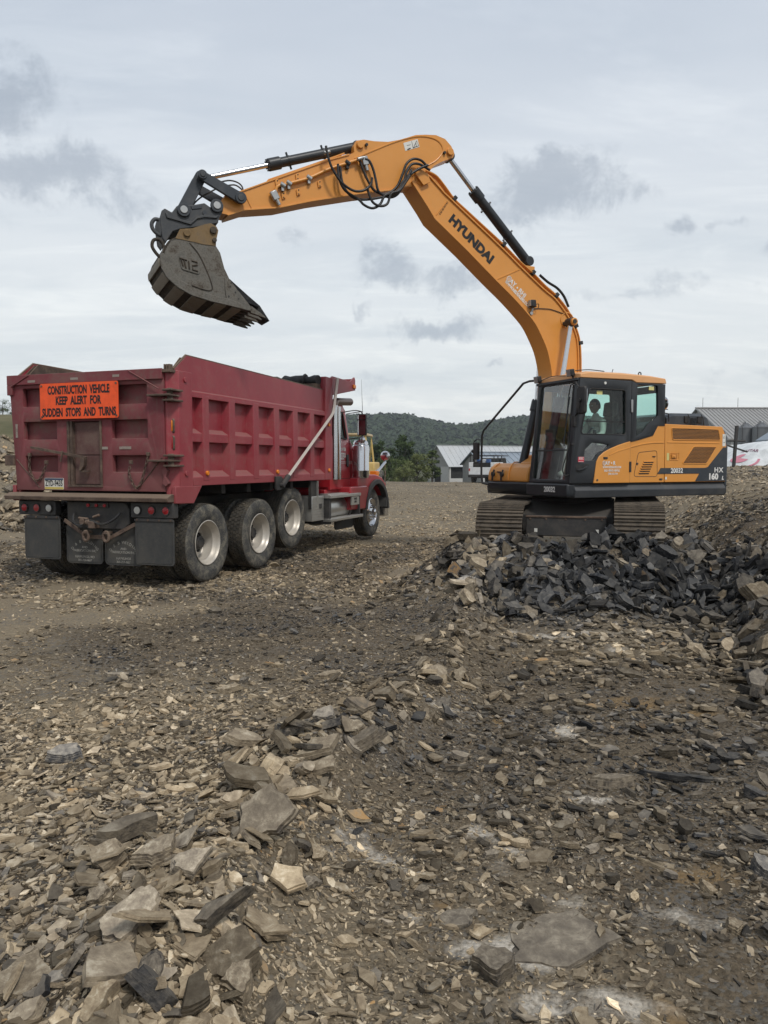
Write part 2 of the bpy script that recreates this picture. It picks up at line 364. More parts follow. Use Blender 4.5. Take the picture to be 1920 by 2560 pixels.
def height(x, y):
    x = np.asarray(x, float); y = np.asarray(y, float)
    z = .10*fbm(x, y, .35, 3)+.075*fbm(x, y, 1.3, 4)+.035*fbm(x, y, 6.0, 3)+.014*fbm(x, y, 17.0, 3)
    flat = sst(np.hypot((x+1.5)/4.5, (y-13)/6), 1.0, .8); z = z*(1-.6*flat)
    ex = np.interp(y, EDGE_Y, EDGE_X); wob = .22*fbm(y, y*0+3, 1.4, 3)
    s = x-ex-wob
    fade = sst(y, 9.6, 8.2)
    z = z - .11*sst(s, -.12, .40)*fade + .07*np.exp(-((s+.18)/.22)**2)*sst(y, 11, 8.5)
    # rocky shoulder in the left foreground
    z = z + .09*np.exp(-(((x+.85)/.75)**2+((y-2.75)/.8)**2)) + .08*np.exp(-(((x+.35)/.4)**2+((y-4.1)/.45)**2))
    # heap of freshly dug rock in front of the tracks
    t = np.clip((x-.75)/(4.3-.75), 0, 1); cy = 9.75-.25*t+.25*np.sin(x*2.1)
    end = sst(x, -.1, 1.1)*sst(x, 4.9, 3.6)
    dy = y-cy; prof = np.where(dy < 0, np.exp(-(dy/1.05)**2), np.exp(-(dy/.62)**2))
    z = z + end*prof*(.52+.40*fbm(x, y, 1.1, 3))
    # bank and spoil slope on the right
    bx = np.interp(y, BANK_Y, BANK_X)+.5*fbm(x*.3, y, .5, 3)
    cap = np.interp(y, [0, 5, 8, 12, 18, 30, 55], [1.0, 1.05, 1.25, 1.35, 1.48, 1.48, 1.0])
    rise = np.interp(y, [0, 9, 14], [1.0, .95, .72])
    d = x-bx; h = cap*(1-np.exp(-np.maximum(d, 0)*rise/cap*1.15))
    z = z + h*sst(y, 64, 40)*(1+.25*fbm(x, y, .8, 3)) + .30*fbm(x, y, 1.6, 4)*sst(d, 0, .8)*sst(y, 30, 10)
    # heap on the far left, behind the truck
    q = np.exp(-(((x+18)/9.0)**4+((y-23)/3.1)**2)); z = z+3.1*q*(1+.35*fbm(x, y, .7, 3))
    # far yard rolls over a low crest and falls away towards the sheds
    z = z + .12*sst(y, 40, 60)*sst(y, 72, 62) - 2.0*sst(y, 62, 100)
    return z

# ------------------------------------------------------------------ ground mesh
def ground_tints(x, y):
    """where the ground itself is tan, pale with rock flour, ochre, or dark broken slate (0..1)"""
    n = fbm(x, y, .55, 4); n2 = fbm(x, y, 2.2, 4); n3 = fbm(x, y, 7, 3)
    ex = np.interp(y, EDGE_Y, EDGE_X); s = x-ex
    tan = .56+1.3*n-.12*sst(s, -.2, .6)*sst(y, 9.5, 8)+.32*sst(y, 11, 20)
    # packed wheel tracks running past the truck and up the yard
    for off, wd in ((2.1, .38), (3.6, .45), (-1.3, .4)):
        lx = (x+2.576)*math.cos(R(20))-(y-9.47)*math.sin(R(20)) - off
        tan = tan+.62*np.exp(-(lx/wd)**2)*sst(y, 7, 12)
    lx2 = np.abs((y-7.0)-.55*(x+4.5)+.3*n); tan = tan+.75*np.exp(-(lx2/.42)**2)*sst(x, -1.2, -3.2)
    pale = np.zeros_like(x)
    for (px, py, rx, ry, k) in [(-.12, 3.22, .22, .16, 1.0), (.08, 3.12, .14, .16, .8), (.52, 3.2, .10, .20, .85), (.42, 3.42, .10, .07, .7), (.46, 2.52, .16, .10, 1.0), (.30, 2.55, .10, .08, .7),
                                (.68, 2.30, .24, .10, 1.0), (.10, 2.72, .14, .06, .6), (1.6, 7.55, .55, .09, 1.0), (1.2, 7.75, .35, .07, .8), (2.5, 7.6, .5, .07, .8), (2.15, 6.85, .12, .30, .9), (.95, 4.6, .18, .07, .8), (.45, 5.05, .16, .06, .8), (1.15, 4.75, .10, .14, .7),
                                (1.25, 2.75, .30, .10, .6), (.62, 2.85, .3, .06, .5), (1.9, 3.0, .2, .2, .5), (1.0, 3.75, .25, .05, .5)]:
        pale = np.maximum(pale, k*np.exp(-((x-px)/rx)**2-((y-py)/ry)**2))
    pale = np.clip((pale*1.0+1.5*n2+1.6*n3-.25)*2.0, 0, 1)*sst(pale, .08, .45)
    och = np.zeros_like(x)
    for (px, py, rx, ry) in [(1.85, 5.45, .30, .18), (2.2, 5.2, .22, .08), (1.3, 3.05, .22, .12), (.88, 2.25, .05, .12), (.22, 2.8, .04, .05), (.75, 4.95, .05, .15)]:
        och = np.maximum(och, np.exp(-((x-px)/rx)**2-((y-py)/ry)**2))
    och = np.clip((och+1.2*n3+.6*n2-.35)*2.5, 0, 1)*sst(och, .1, .4)
    dark = .22+1.0*n2+.35*sst(x-np.interp(y, BANK_Y, BANK_X), -.8, .5)*sst(y, 14, 9)
    dark = dark+.75*np.exp(-(((x-2.4)/1.5)**2+((y-8.6)/.9)**2))
    return np.clip(tan, 0, 1.2), pale, och, np.clip(dark, 0, 1)

def attr(me, name, arr):
    a = me.attributes.new(name, 'FLOAT', 'POINT'); a.data.foreach_set('value', np.asarray(arr, np.float32).ravel())
def grid_mesh(name, X_, Y_, Z_):
    nr_, nc = X_.shape; me = bpy.data.meshes.new(name); me.vertices.add(nr_*nc)
    me.vertices.foreach_set('co', np.stack([X_, Y_, Z_], -1).astype(np.float32).ravel())
    i = np.arange(nr_*nc).reshape(nr_, nc); q = np.stack([i[:-1, :-1], i[:-1, 1:], i[1:, 1:], i[1:, :-1]], -1).reshape(-1, 4)
    me.loops.add(q.size); me.loops.foreach_set('vertex_index', q.ravel().astype(np.int32)); me.polygons.add(len(q))
    me.polygons.foreach_set('loop_start', np.arange(0, q.size, 4).astype(np.int32)); me.update(calc_edges=True); me.validate(); me.shade_smooth(); return me

def dirt_material():
    m, t = newmat('shale_dirt')
    at = lambda n_: t.add('ShaderNodeAttribute', attribute_name=n_).outputs['Fac']
    co = t.add('ShaderNodeTexCoord').outputs['Object']
    fine = t.noise(co, 38, 6, .75, .4); mid = t.noise(co, 6, 6, .7); big = t.noise(co, 1.1, 5, .65)
    base = t.mix(t.ramp(fine, .25, .75), (.058, .045, .030), (.18, .14, .095))
    grey = t.mix(t.ramp(fine, .25, .75), (.032, .030, .028), (.098, .090, .080))
    tanc = t.mix(t.ramp(fine, .25, .75), (.16, .127, .084), (.31, .25, .17))
    c = t.mix(t.math('MULTIPLY', t.ramp(t.math('ADD', at('dark'), t.math('SUBTRACT', mid, .5)), .2, .9), .8), base, grey)
    lf = t.add('ShaderNodeAttribute', attribute_name='left').outputs['Fac']; c = t.mix(t.math('MULTIPLY', lf, .75), c, t.mix(fine, (.026, .019, .012), (.095, .070, .045)))  # left foreground soil darkened to stand for shade in gaps between stones
    c = t.mix(t.ramp(t.math('ADD', t.math('MULTIPLY', lf, -.5), t.math('ADD', at('tan'), t.math('SUBTRACT', mid, .5))), .38, 1.0), c, tanc)
    # chips of stone too small to build: one flat tone per cell
    vo = t.add('ShaderNodeTexVoronoi', {'Vector': co, 'Scale': 55.0, 'Randomness': 1.0}, voronoi_dimensions='3D')
    chip = t.add('ShaderNodeSeparateColor', {0: vo.outputs['Color']}).outputs[0]
    c = t.mix(t.math('MULTIPLY', t.ramp(chip, .45, .95), .70), c, t.mix(t.ramp(big, .4, .6), (.20, .165, .115), (.135, .13, .12)))
    vo2 = t.add('ShaderNodeTexVoronoi', {'Vector': co, 'Scale': 9.0, 'Randomness': 1.0}, voronoi_dimensions='3D')
    chip2 = t.add('ShaderNodeSeparateColor', {0: vo2.outputs['Color']}).outputs[1]
    far = t.ramp(t.add('ShaderNodeSeparateXYZ', {0: co}).outputs[1], 9.0, 26.0)
    c = t.mix(t.math('MULTIPLY', far, t.ramp(chip2, .45, .95, 0, .55)), c, (.22, .185, .13))
    c = t.mix(t.math('MULTIPLY', far, t.ramp(chip2, .35, .05, 0, .45)), c, (.05, .043, .034))
    c = t.mix(t.math('MULTIPLY', at('ochre'), t.ramp(mid, .35, .6, .3, .95)), c, t.mix(fine, (.15, .10, .05), (.30, .20, .095)))
    c = t.mix(t.math('MULTIPLY', at('pale'), t.math('MULTIPLY', t.ramp(fine, .3, .6, .35, 1.0), t.ramp(mid, .38, .58, .15, 1.0))), c, t.mix(fine, (.40, .355, .29), (.66, .60, .51)))
    yy = t.add('ShaderNodeSeparateXYZ', {0: co}).outputs[1]
    gr = t.ramp(t.math('ADD', yy, t.math('MULTIPLY', big, 20.0)), 88.0, 120.0)
    c = t.mix(gr, c, t.mix(big, (.055, .062, .028), (.085, .082, .038)))
    hh = t.math('ADD', t.math('MULTIPLY', fine, .012), t.math('MULTIPLY', vo.outputs['Distance'], -.010))
    hh = t.math('ADD', hh, t.math('MULTIPLY', t.math('MULTIPLY', vo2.outputs['Distance'], far), -.05))
    bp = t.add('ShaderNodeBump', {'Strength': 1.0, 'Distance': 1.0, 'Height': hh}).outputs[0]
    finish(t, Base_Color=c, Roughness=.92, Normal=bp, Specular_IOR_Level=.15); return m
M['dirt'] = dirt_material()

# fan of cells that grow with distance, full circle round the camera so that the place goes on behind it
def build_ground():
    d = [.05]
    while d[-1] < 1750: d.append(d[-1]*1.0+max(.022, d[-1]*(.0085 if d[-1] < 30 else .03)))
    d = np.array(d)
    a = np.concatenate([np.linspace(-180, -42, 60)[:-1], np.linspace(-42, 42, 430), np.linspace(42, 180, 60)[1:]])
    D, A = np.meshgrid(d, np.radians(a), indexing='ij'); Xg = D*np.sin(A); Yg = D*np.cos(A); Z = height(Xg, Yg)
    me = grid_mesh('ground', Xg, Yg, Z); tn, pl_, oc, dk = ground_tints(Xg, Yg)
    attr(me, 'tan', tn); attr(me, 'pale', pl_); attr(me, 'ochre', oc); attr(me, 'dark', dk); attr(me, 'left', sst(Xg-np.interp(Yg, EDGE_Y, EDGE_X), .1, -.25)*sst(Yg, 5.0, 3.6))
    o = link('ground', me, None, M['dirt']); tag(o, 'brown shale dirt floor of the quarry yard, running from the camera to the sheds', kind='structure'); return o
build_ground()

# ------------------------------------------------------------------ shale: material and stone shapes
def shale_material(name, edge=False, inst=True):
    m, t = newmat(name)
    if inst:
        tone = t.add('ShaderNodeAttribute', attribute_name='tone', attribute_type='INSTANCER').outputs['Fac']
        warm = t.add('ShaderNodeAttribute', attribute_name='warm', attribute_type='INSTANCER').outputs['Fac']
    else:
        sc_ = t.add('ShaderNodeSeparateColor', {0: t.add('ShaderNodeObjectInfo').outputs['Color']}); tone, warm = sc_.outputs[0], sc_.outputs[1]
    rnd = t.add('ShaderNodeObjectInfo').outputs['Random']
    co = t.add('ShaderNodeTexCoord').outputs['Object'] if not inst else t.add('ShaderNodeNewGeometry').outputs['Position']
    co = t.add('ShaderNodeVectorMath', {0: co, 1: t.add('ShaderNodeCombineXYZ', {0: t.math('MULTIPLY', rnd, 37.0), 1: t.math('MULTIPLY', rnd, 11.0)}).outputs[0]}, operation='ADD').outputs[0]
    n1 = t.noise(co, 7 if not inst else 14, 6, .7, .3); n2 = t.noise(co, 40 if not inst else 60, 5, .75)
    warmc = t.mix(t.ramp(n1, .3, .7), (.19, .142, .088), (.355, .285, .19)); greyc = t.mix(t.ramp(n1, .3, .7), (.072, .071, .070), (.145, .140, .132))
    c = t.mix(t.math('ADD', warm, t.math('MULTIPLY', t.math('SUBTRACT', n1, .5), .5), clamp=True), greyc, warmc)
    if edge:
        c = t.mix(t.ramp(t.math('ADD', n1, t.math('MULTIPLY', warm, .35)), .35, .75), (.030, .032, .037), c)
        lam = t.add('ShaderNodeVectorMath', {0: t.add('ShaderNodeTexCoord').outputs['Object'], 1: (9, 9, 80 if not inst else 34)}, operation='MULTIPLY').outputs[0]
        ln = t.noise(lam, 1.0, 3, .6); c = t.mix(t.ramp(ln, .35, .65), t.mix(1.0, c, (.74, .74, .75), 'MULTIPLY'), c)
    else:
        c = t.mix(t.math('MULTIPLY', t.ramp(n1, .52, .70), t.ramp(warm, .25, .8, .12, .5)), c, (.47, .42, .33))
        c = t.mix(t.math('MULTIPLY', t.ramp(rnd, .982, .99), t.ramp(n1, .4, .6)), c, (.32, .19, .08))
        c = t.mix(t.math('MULTIPLY', t.ramp(n2, .54, .74), .45), c, (.085, .063, .042))
    c = t.mix(1.0, c, t.add('ShaderNodeCombineColor', {0: tone, 1: tone, 2: tone}).outputs[0], 'MULTIPLY')
    h = t.math('ADD', t.math('MULTIPLY', n1, .010), t.math('MULTIPLY', n2, .0035))
    if edge: h = t.math('ADD', h, t.math('MULTIPLY', ln, .005))
    bp = t.add('ShaderNodeBump', {'Strength': .9, 'Distance': 1.0, 'Height': h}).outputs[0]
    finish(t, Base_Color=c, Roughness=.78, Normal=bp, Specular_IOR_Level=.28); return m
M['sf'] = shale_material('shale_face'); M['se'] = shale_material('shale_edge', True)
M['sfo'] = shale_material('slab_face', False, False); M['seo'] = shale_material('slab_edge', True, False)

def rock_mesh(name, seed, n=6, sub=1, layers=2, el=.7, th=.22, jit=.10, mats=None, corner=.30):
    """an angular laminated slab about 1 across: jagged outline, stepped layers, ragged break"""
    r = random.Random(seed); base = []
    ph = r.random()*6.28
    for k in range(n):
        a = ph+2*PI*(k+r.uniform(-corner, corner))/n; q = .5*r.uniform(.60, 1.04); base.append((math.cos(a)*q, math.sin(a)*q*el))
    pts = []
    for k in range(n):
        a, b = base[k], base[(k+1) % n]; pts.append(a)
        for j in range(1, sub+1):
            f = j/(sub+1); dx, dy = b[0]-a[0], b[1]-a[1]; o = r.uniform(-jit, jit)*.5
            pts.append((a[0]+dx*f-dy*o, a[1]+dy*f+dx*o))
    mb = MB(); rings = []; z = -th/2; N = len(pts); sl = (r.uniform(-.25, .25)*th, r.uniform(-.25, .25)*th)
    sx_, sy_ = r.uniform(-.02, .02), r.uniform(-.02, .02)
    for L in range(layers):
        z2 = z+th/layers*(r.uniform(.8, 1.2)); s1 = 1-L*r.uniform(.0, .055)
        cut = [1-(r.random() < .22)*r.uniform(.03, .14) for _ in range(N)]
        if L: cut = [min(c1, c0*1.0) if r.random() < .75 else c1 for c1, c0 in zip(cut, pc)]
        pc = cut
        for zz, s in ((z, s1), (z2, s1*r.uniform(.965, 1.0))):
            rings.append([(p[0]*s*c_+sx_*L, p[1]*s*c_+sy_*L, zz+p[0]*2*sl[0]+p[1]*2*sl[1]+r.uniform(-.02, .02)*th) for p, c_ in zip(pts, cut)])
        z = z2
    vs = [v for rg in rings for v in rg]; fs = []; mi = []
    for k in range(len(rings)-1):
        for i in range(N):
            j = (i+1) % N; fs.append((k*N+i, k*N+j, (k+1)*N+j, (k+1)*N+i)); mi.append(1)
    fs.append(tuple(range(N-1, -1, -1))); mi.append(1)
    b = (len(rings)-1)*N; cx = sum(rings[-1][i][0] for i in range(N))/N; cy = sum(rings[-1][i][1] for i in range(N))/N; cz = sum(rings[-1][i][2] for i in range(N))/N
    vs.append((cx+r.uniform(-.1, .1), cy+r.uniform(-.06, .06), cz+r.uniform(-.06, .10)*th)); c_ = len(vs)-1
    for i in range(N): fs.append((b+i, b+(i+1) % N, c_)); mi.append(0)
    me = bpy.data.meshes.new(name); me.from_pydata(vs, [], fs); me.polygons.foreach_set('material_index', mi)
    for m_ in (mats or (M['sf'], M['se'])): me.materials.append(m_)
    me.update(); return me

# ------------------------------------------------------------------ scattering small stones (one object of instances per kind)
def proto_collection(name, meshes):
    c = bpy.data.collections.new(name)
    for i, me in enumerate(meshes):
        o = bpy.data.objects.new('%s_%02d' % (name, i), me); c.objects.link(o)
    return c
def scatter(name, coll, pos, rot, scl, idx, attrs, label, cat='stones'):
    me = bpy.data.meshes.new(name); me.vertices.add(len(pos)); me.vertices.foreach_set('co', pos.astype(np.float32).ravel())
    for n_, a_ in (('rot', rot), ('scl', scl)):
        at = me.attributes.new(n_, 'FLOAT_VECTOR', 'POINT'); at.data.foreach_set('vector', a_.astype(np.float32).ravel())
    at = me.attributes.new('idx', 'INT', 'POINT'); at.data.foreach_set('value', idx.astype(np.int32))
    for k, v in attrs.items(): attr(me, k, v)
    o = link(name, me); g = bpy.data.node_groups.new(name, 'GeometryNodeTree')
    g.interface.new_socket('Geometry', in_out='INPUT', socket_type='NodeSocketGeometry'); g.interface.new_socket('Geometry', in_out='OUTPUT', socket_type='NodeSocketGeometry')
    N = g.nodes; gi = N.new('NodeGroupInput'); go = N.new('NodeGroupOutput'); ci = N.new('GeometryNodeCollectionInfo'); ip = N.new('GeometryNodeInstanceOnPoints')
    ci.inputs['Collection'].default_value = coll; ci.inputs['Separate Children'].default_value = True; ci.inputs['Reset Children'].default_value = True
    def na(nm, dt):
        a = N.new('GeometryNodeInputNamedAttribute'); a.data_type = dt; a.inputs['Name'].default_value = nm; return a.outputs['Attribute']
    L_ = g.links; L_.new(gi.outputs[0], ip.inputs['Points']); L_.new(ci.outputs[0], ip.inputs['Instance']); ip.inputs['Pick Instance'].default_value = True
    L_.new(na('idx', 'INT'), ip.inputs['Instance Index']); e2r = N.new('FunctionNodeEulerToRotation'); L_.new(na('rot', 'FLOAT_VECTOR'), e2r.inputs[0]); L_.new(e2r.outputs[0], ip.inputs['Rotation'])
    L_.new(na('scl', 'FLOAT_VECTOR'), ip.inputs['Scale']); L_.new(ip.outputs[0], go.inputs[0])
    md = o.modifiers.new('scatter', 'NODES'); md.node_group = g
    tag(o, label, kind='stuff'); return o

STONES = [rock_mesh('chip', 100+i, n=[4, 5, 4, 3, 5, 4, 6, 4, 5, 4][i % 10], sub=0, layers=1, el=[.65, .5, .4, .8, .45][i % 5], th=[.10, .14, .20, .08, .28, .12, .17][i % 7], corner=.36) for i in range(16)]
SLABS = [rock_mesh('slab_chip', 200+i, n=[4, 5, 5, 4, 6][i % 5], sub=1, layers=2+(i % 2), el=[.65, .5, .38, .8][i % 4], th=[.07, .12, .18, .055, .24][i % 5], jit=.20, corner=.36) for i in range(14)]
C_ST = proto_collection('chip_shapes', STONES); C_SL = proto_collection('slab_shapes', SLABS)

def surf_frame(x, y):
    e = .04; gx = (height(x+e, y)-height(x-e, y))/(2*e); gy = (height(x, y+e)-height(x, y-e))/(2*e); return gx, gy
def stone_field(name, coll, npro, N, d0, d1, s_mid, s_sig, smin, smax, tilt, label, dens=None, power=1.0, half=44, lift=.12, seed=1, xy=None, dk=1.0, dw=0.0):
    r = np.random.default_rng(seed)
    # uniform per picture area rather than per square metre: pdf of distance ~ d^(1-power)
    N = int(N*1.15) if xy is None else N; u = r.random(N); e = 2-power
    d = (d0**e+(d1**e-d0**e)*u)**(1/e) if abs(e) > 1e-6 else d0*(d1/d0)**u
    a = np.radians(r.uniform(-half, half, N)); x = d*np.sin(a); y = d*np.cos(a)
    if xy is not None: x, y = xy(r, N)
    keep = np.ones(N, bool)
    tan, pale, och, dark = ground_tints(x, y)
    p = np.clip(.74+1.5*fbm(x+31, y, .9, 4)+1.0*fbm(x, y+11, 3.5, 3)-.55*pale-.25*och-.55*sst(tan, .75, 1.1), .04, 1)
    if dens is not None: p = p*dens(x, y)
    keep = r.random(N) < p; x, y, tan, pale, dark = x[keep], y[keep], tan[keep], pale[keep], dark[keep]; n = len(x)
    gonly = 1; s = np.clip(s_mid*np.exp(r.normal(0, s_sig, n)), smin, smax)
    gx, gy = surf_frame(x, y)
    bank = sst(x-np.interp(y, BANK_Y, BANK_X), 0, .8); heap = np.exp(-(((x-2.4)/1.9)**2+((y-9.3)/1.1)**2))
    tl = tilt*(1+.8*heap+.3*bank)
    rot = np.stack([np.arctan(gy)+r.normal(0, 1, n)*tl, -np.arctan(gx)+r.normal(0, 1, n)*tl, r.uniform(0, 6.283, n)], -1)
    # rotation about z must come first: build euler so that the stone is spun, then leaned with the slope
    cz, sz = np.cos(rot[:, 2]), np.sin(rot[:, 2]); rx = rot[:, 0]*cz+rot[:, 1]*sz; ry = -rot[:, 0]*sz+rot[:, 1]*cz
    rot[:, 0], rot[:, 1] = rx, ry
    scl = np.stack([s*r.uniform(.85, 1.15, n), s*r.uniform(.8, 1.2, n), s*r.uniform(.6, 1.25, n)], -1)
    z = height(x, y)+s*lift*r.uniform(.1, 1.0, n)
    clus = fbm(x+5, y+77, .8, 4)
    warm = np.clip(.66+1.0*clus+.9*(tan-.5)-1.0*(dark-.45)+r.normal(0, .30, n)-.35*heap-.30*sst(heap, .15, .5), 0, 1)
    left = sst(x, .4, -.6)*sst(y, 6.5, 4.5); warm = np.clip(warm+.30*left, 0, 1)
    tone = np.clip(.82+.75*(tan-.45)+.40*r.normal(0, 1, n)+.22*left+.38*sst(y, 10, 22)-.30*heap-.25*bank*sst(y, 10.5, 8), .26, 1.9)
    tone = tone*dk+1.2*pale; warm = np.clip(warm+dw+.15*pale, 0, 1); br = r.random(n) < .07; tone[br] *= 1.45; warm[br] *= .75; dkk = r.random(n) < .10-.05*left; tone[dkk] *= .58; warm[dkk] *= .5
    return scatter(name, coll, np.stack([x, y, z], -1), rot, scl, r.integers(0, npro, n), {'tone': tone, 'warm': warm}, label)

trough = lambda x, y: 1-.35*sst(x-np.interp(y, EDGE_Y, EDGE_X), -.1, .5)*sst(y, 8.4, 7.8)*sst(x-np.interp(y, BANK_Y, BANK_X), .4, -.8)
left_ = lambda x, y: .22+.78*np.maximum(sst(x-np.interp(y, EDGE_Y, EDGE_X), .15, -.15)*sst(y, 7, 4), np.maximum(sst(x-np.interp(y, BANK_Y, BANK_X), -.6, .3), np.exp(-(((x-2.4)/1.9)**2+((y-9.2)/1.2)**2))))
heapd = lambda x, y: np.clip(np.exp(-(((x-2.4)/1.9)**2+((y-9.2)/1.1)**2))+sst(x-np.interp(y, BANK_Y, BANK_X), -.5, .4)*sst(y, 10.5, 8.5)+.01+.035*sst(x-np.interp(y, EDGE_Y, EDGE_X), .25, -.1)*sst(y, 4.2, 3.4)+.6*np.exp(-((x-np.interp(y, EDGE_Y, EDGE_X)+.1)/.25)**2)*sst(y, 8, 7), 0, 1)
stone_field('fine_gravel', C_ST, 16, 120000, 1.7, 8.0, .0115, .38, .005, .026, .30, 'fine grit and chips of shale lying over the near ground', power=1.4, seed=1)
stone_field('small_stones', C_ST, 16, 150000, 1.7, 16.0, .028, .42, .011, .075, .24, 'small flat chips of brown and grey shale strewn over the yard', trough, power=1.15, seed=2)
stone_field('broken_stones', C_SL, 14, 46000, 1.9, 16.0, .054, .38, .028, .13, .26, 'hand sized broken shale pieces among the gravel', left_, power=1.4, seed=3, lift=.2)
stone_field('heaped_stones', C_SL, 14, 13000, 1.9, 13.0, .125, .40, .06, .30, .34, 'larger broken slate plates heaped in the dug rubble', heapd, power=1.0, seed=4, lift=.35)
stone_field('yard_stones', C_ST, 16, 120000, 9.0, 60.0, .062, .42, .025, .22, .22, 'scattered shale pieces over the farther yard and spoil slope', power=1.7, seed=5, half=34)
def xy_heap(r, N): x = r.uniform(.8, 4.6, N); return x, np.maximum(9.2+r.normal(0, .50, N), 8.25-.25*r.random(N))
def xy_bank(r, N):
    y = r.uniform(4.5, 10.5, N); return np.interp(y, BANK_Y, BANK_X)+r.uniform(-.5, 1.8, N), y
def xy_slope(r, N):
    y = r.uniform(9.5, 32, N); return np.interp(y, BANK_Y, BANK_X)+r.uniform(-1.0, 6.5, N)*(.4+y/32), y
stone_field('heaped_plates', C_SL, 14, 3600, 1, 2, .155, .42, .07, .36, .40, 'thin dark slate plates heaped up before the tracks', None, lift=.45, seed=6, xy=xy_heap, dk=.92, dw=-.02)
stone_field('bank_plates', C_SL, 14, 2600, 1, 2, .13, .42, .06, .32, .40, 'broken dark slate on the near bank at the right', None, lift=.4, seed=7, xy=xy_bank, dk=.75, dw=-.05)
stone_field('spoil_chips', C_SL, 14, 30000, 1, 2, .085, .42, .04, .30, .22, 'fine flaky shale covering the spoil slope behind the excavator', None, lift=.15, seed=8, xy=xy_slope, dk=.85, dw=-.25)
def xy_trough(r, N):
    y = 3.0+5.3*r.random(N)**.8; a = np.interp(y, EDGE_Y, EDGE_X)+.1; b = np.interp(y, BANK_Y, BANK_X); return a+(b-a)*r.random(N)**.62, y
stone_field('trough_plates', C_SL, 14, 3400, 1, 2, .070, .45, .03, .22, .16, 'thin flat slate plates strewn on the floor of the dug trough', None, lift=.25, seed=9, xy=xy_trough, dk=1.0, dw=.12)
def xy_left(r, N): return r.uniform(-17, -7, N), r.uniform(17.5, 25, N)
stone_field('left_heap_stones', C_SL, 14, 5000, 1, 2, .20, .45, .08, .55, .45, 'broken shale covering the heap at the left edge behind the truck', None, lift=.4, seed=10, xy=xy_left, dk=.9, dw=-.15)

# ================================================================== RED DUMP TRUCK  (x forward, y to its left, z up; origin at the right rear corner)
TR = empty('dump_truck', (-2.576, 9.47, 0), R(70))
tag(TR, 'dusty red tandem dump truck with ribbed steel bed, backed up left of the digger', 'dump truck')
W_ = 2.5
def arc(cx, cz, r, a0, a1, n): return [(cx+r*math.cos(R(a0+(a1-a0)*i/n)), cz+r*math.sin(R(a0+(a1-a0)*i/n))) for i in range(n+1)]

def make_side(sgn):
    """one side wall of the bed; y=0 is its outer rib face, growing inward"""
    s = empty('bed_side', (0, 0 if sgn > 0 else 2.58, 0), 0, TR)
    Yv = lambda a: a*sgn
    m = MB()
    for (z0, z1) in ((1.42, 2.44),): m.box(.36, 4.5, Yv(.10), Yv(.13), z0, z1)
    m.build('panel', M['red'], s)
    m = MB(); m.prism([(.345, 2.945), (4.49, 2.885), (4.49, 2.50), (.385, 2.50), (.36, 2.76), (.06, 2.745), (.06, 2.70), (.1, 2.70)][:1]+[(4.49, 2.885), (4.49, 2.50), (.33, 2.50), (.10, 2.72), (.08, 2.745)], Yv(.035), Yv(.075)); m.build('top_board', M['red'], s)
    m = MB(); m.prism([(.35, 2.93), (4.48, 2.872), (4.48, 1.45), (.35, 1.45), (.34, 2.5), (.12, 2.72)], Yv(.135), Yv(.15)); m.prism([(.35, 2.93), (4.48, 2.872), (4.48, 2.50), (.33, 2.50), (.12, 2.72)], Yv(.0755), Yv(.085)); m.build('worn_liner', M['rust'], s)
    m = MB(); m.tube([(.08, Yv(.06), 2.75), (.345, Yv(.06), 2.95), (4.49, Yv(.06), 2.89)], .016, 6); m.build('board_cap', M['rust'], s)
    m = MB(); m.prism([(Yv(.0), 2.43), (Yv(.0), 2.50), (Yv(.04), 2.525), (Yv(.13), 2.525), (Yv(.13), 2.43)], .38, 4.6, 'x'); m.build('top_rail', M['red'], s, bev=.006)
    m = MB(); m.prism([(Yv(.0), 1.30), (Yv(.0), 1.41), (Yv(.11), 1.50), (Yv(.13), 1.50), (Yv(.13), 1.30)], .40, 4.76, 'x'); m.build('sill', M['red'], s, bev=.006)
    m = MB(); m.prism([(Yv(.012), 1.865), (Yv(.012), 1.975), (Yv(.11), 2.045), (Yv(.12), 1.85)], .38, 4.5, 'x'); m.build('middle_rail', M['red'], s, bev=.005)
    for (a, b) in ((.63, .77), (1.28, 1.43), (1.94, 2.10), (2.585, 2.745), (3.225, 3.39), (3.865, 4.02)):
        m = MB(); m.prism([(a, Yv(-.004)), (b, Yv(-.004)), (b+.035, Yv(.11)), (a-.035, Yv(.11))], 1.36, 2.47, 'z'); m.build('rib', M['red'], s, bev=.006)
    # corner posts
    m = MB(); m.prism([(.10, Yv(-.006)), (.39, Yv(-.006)), (.39, Yv(.13)), (0.0, Yv(.13)), (0.0, Yv(.10))], 1.08, 2.735, 'z')
    m.prism([(.0, 1.09), (.39, 1.075), (.585, 1.30), (.0, 1.30)], Yv(-.008), Yv(.05)); m.build('rear_post', M['red'], s, bev=.008)
    m = MB(); m.prism([(4.455, 1.30), (4.765, 1.30), (4.765, 2.49), (4.87, 3.125), (4.50, 3.125)], Yv(-.008), Yv(.10)); m.build('front_post', M['red'], s, bev=.008)
    for fx, fz in ((.235, 2.63), (.235, 1.46)):
        m = MB(); m.cyl((fx, Yv(-.022), fz), (fx, Yv(0), fz), .035, 14); m.build('boss', M['red'], s, bev=.004)
    for fx, fz in ((.70, 1.46), (2.66, 1.46), (4.62, 1.47), (4.62, 2.28)):
        m = MB(); m.cyl((fx, Yv(-.03), fz), (fx, Yv(0), fz), .032, 14); m.build('side_marker_lamp', M['amber'], s, bev=.006)
    return s
make_side(1); make_side(-1)

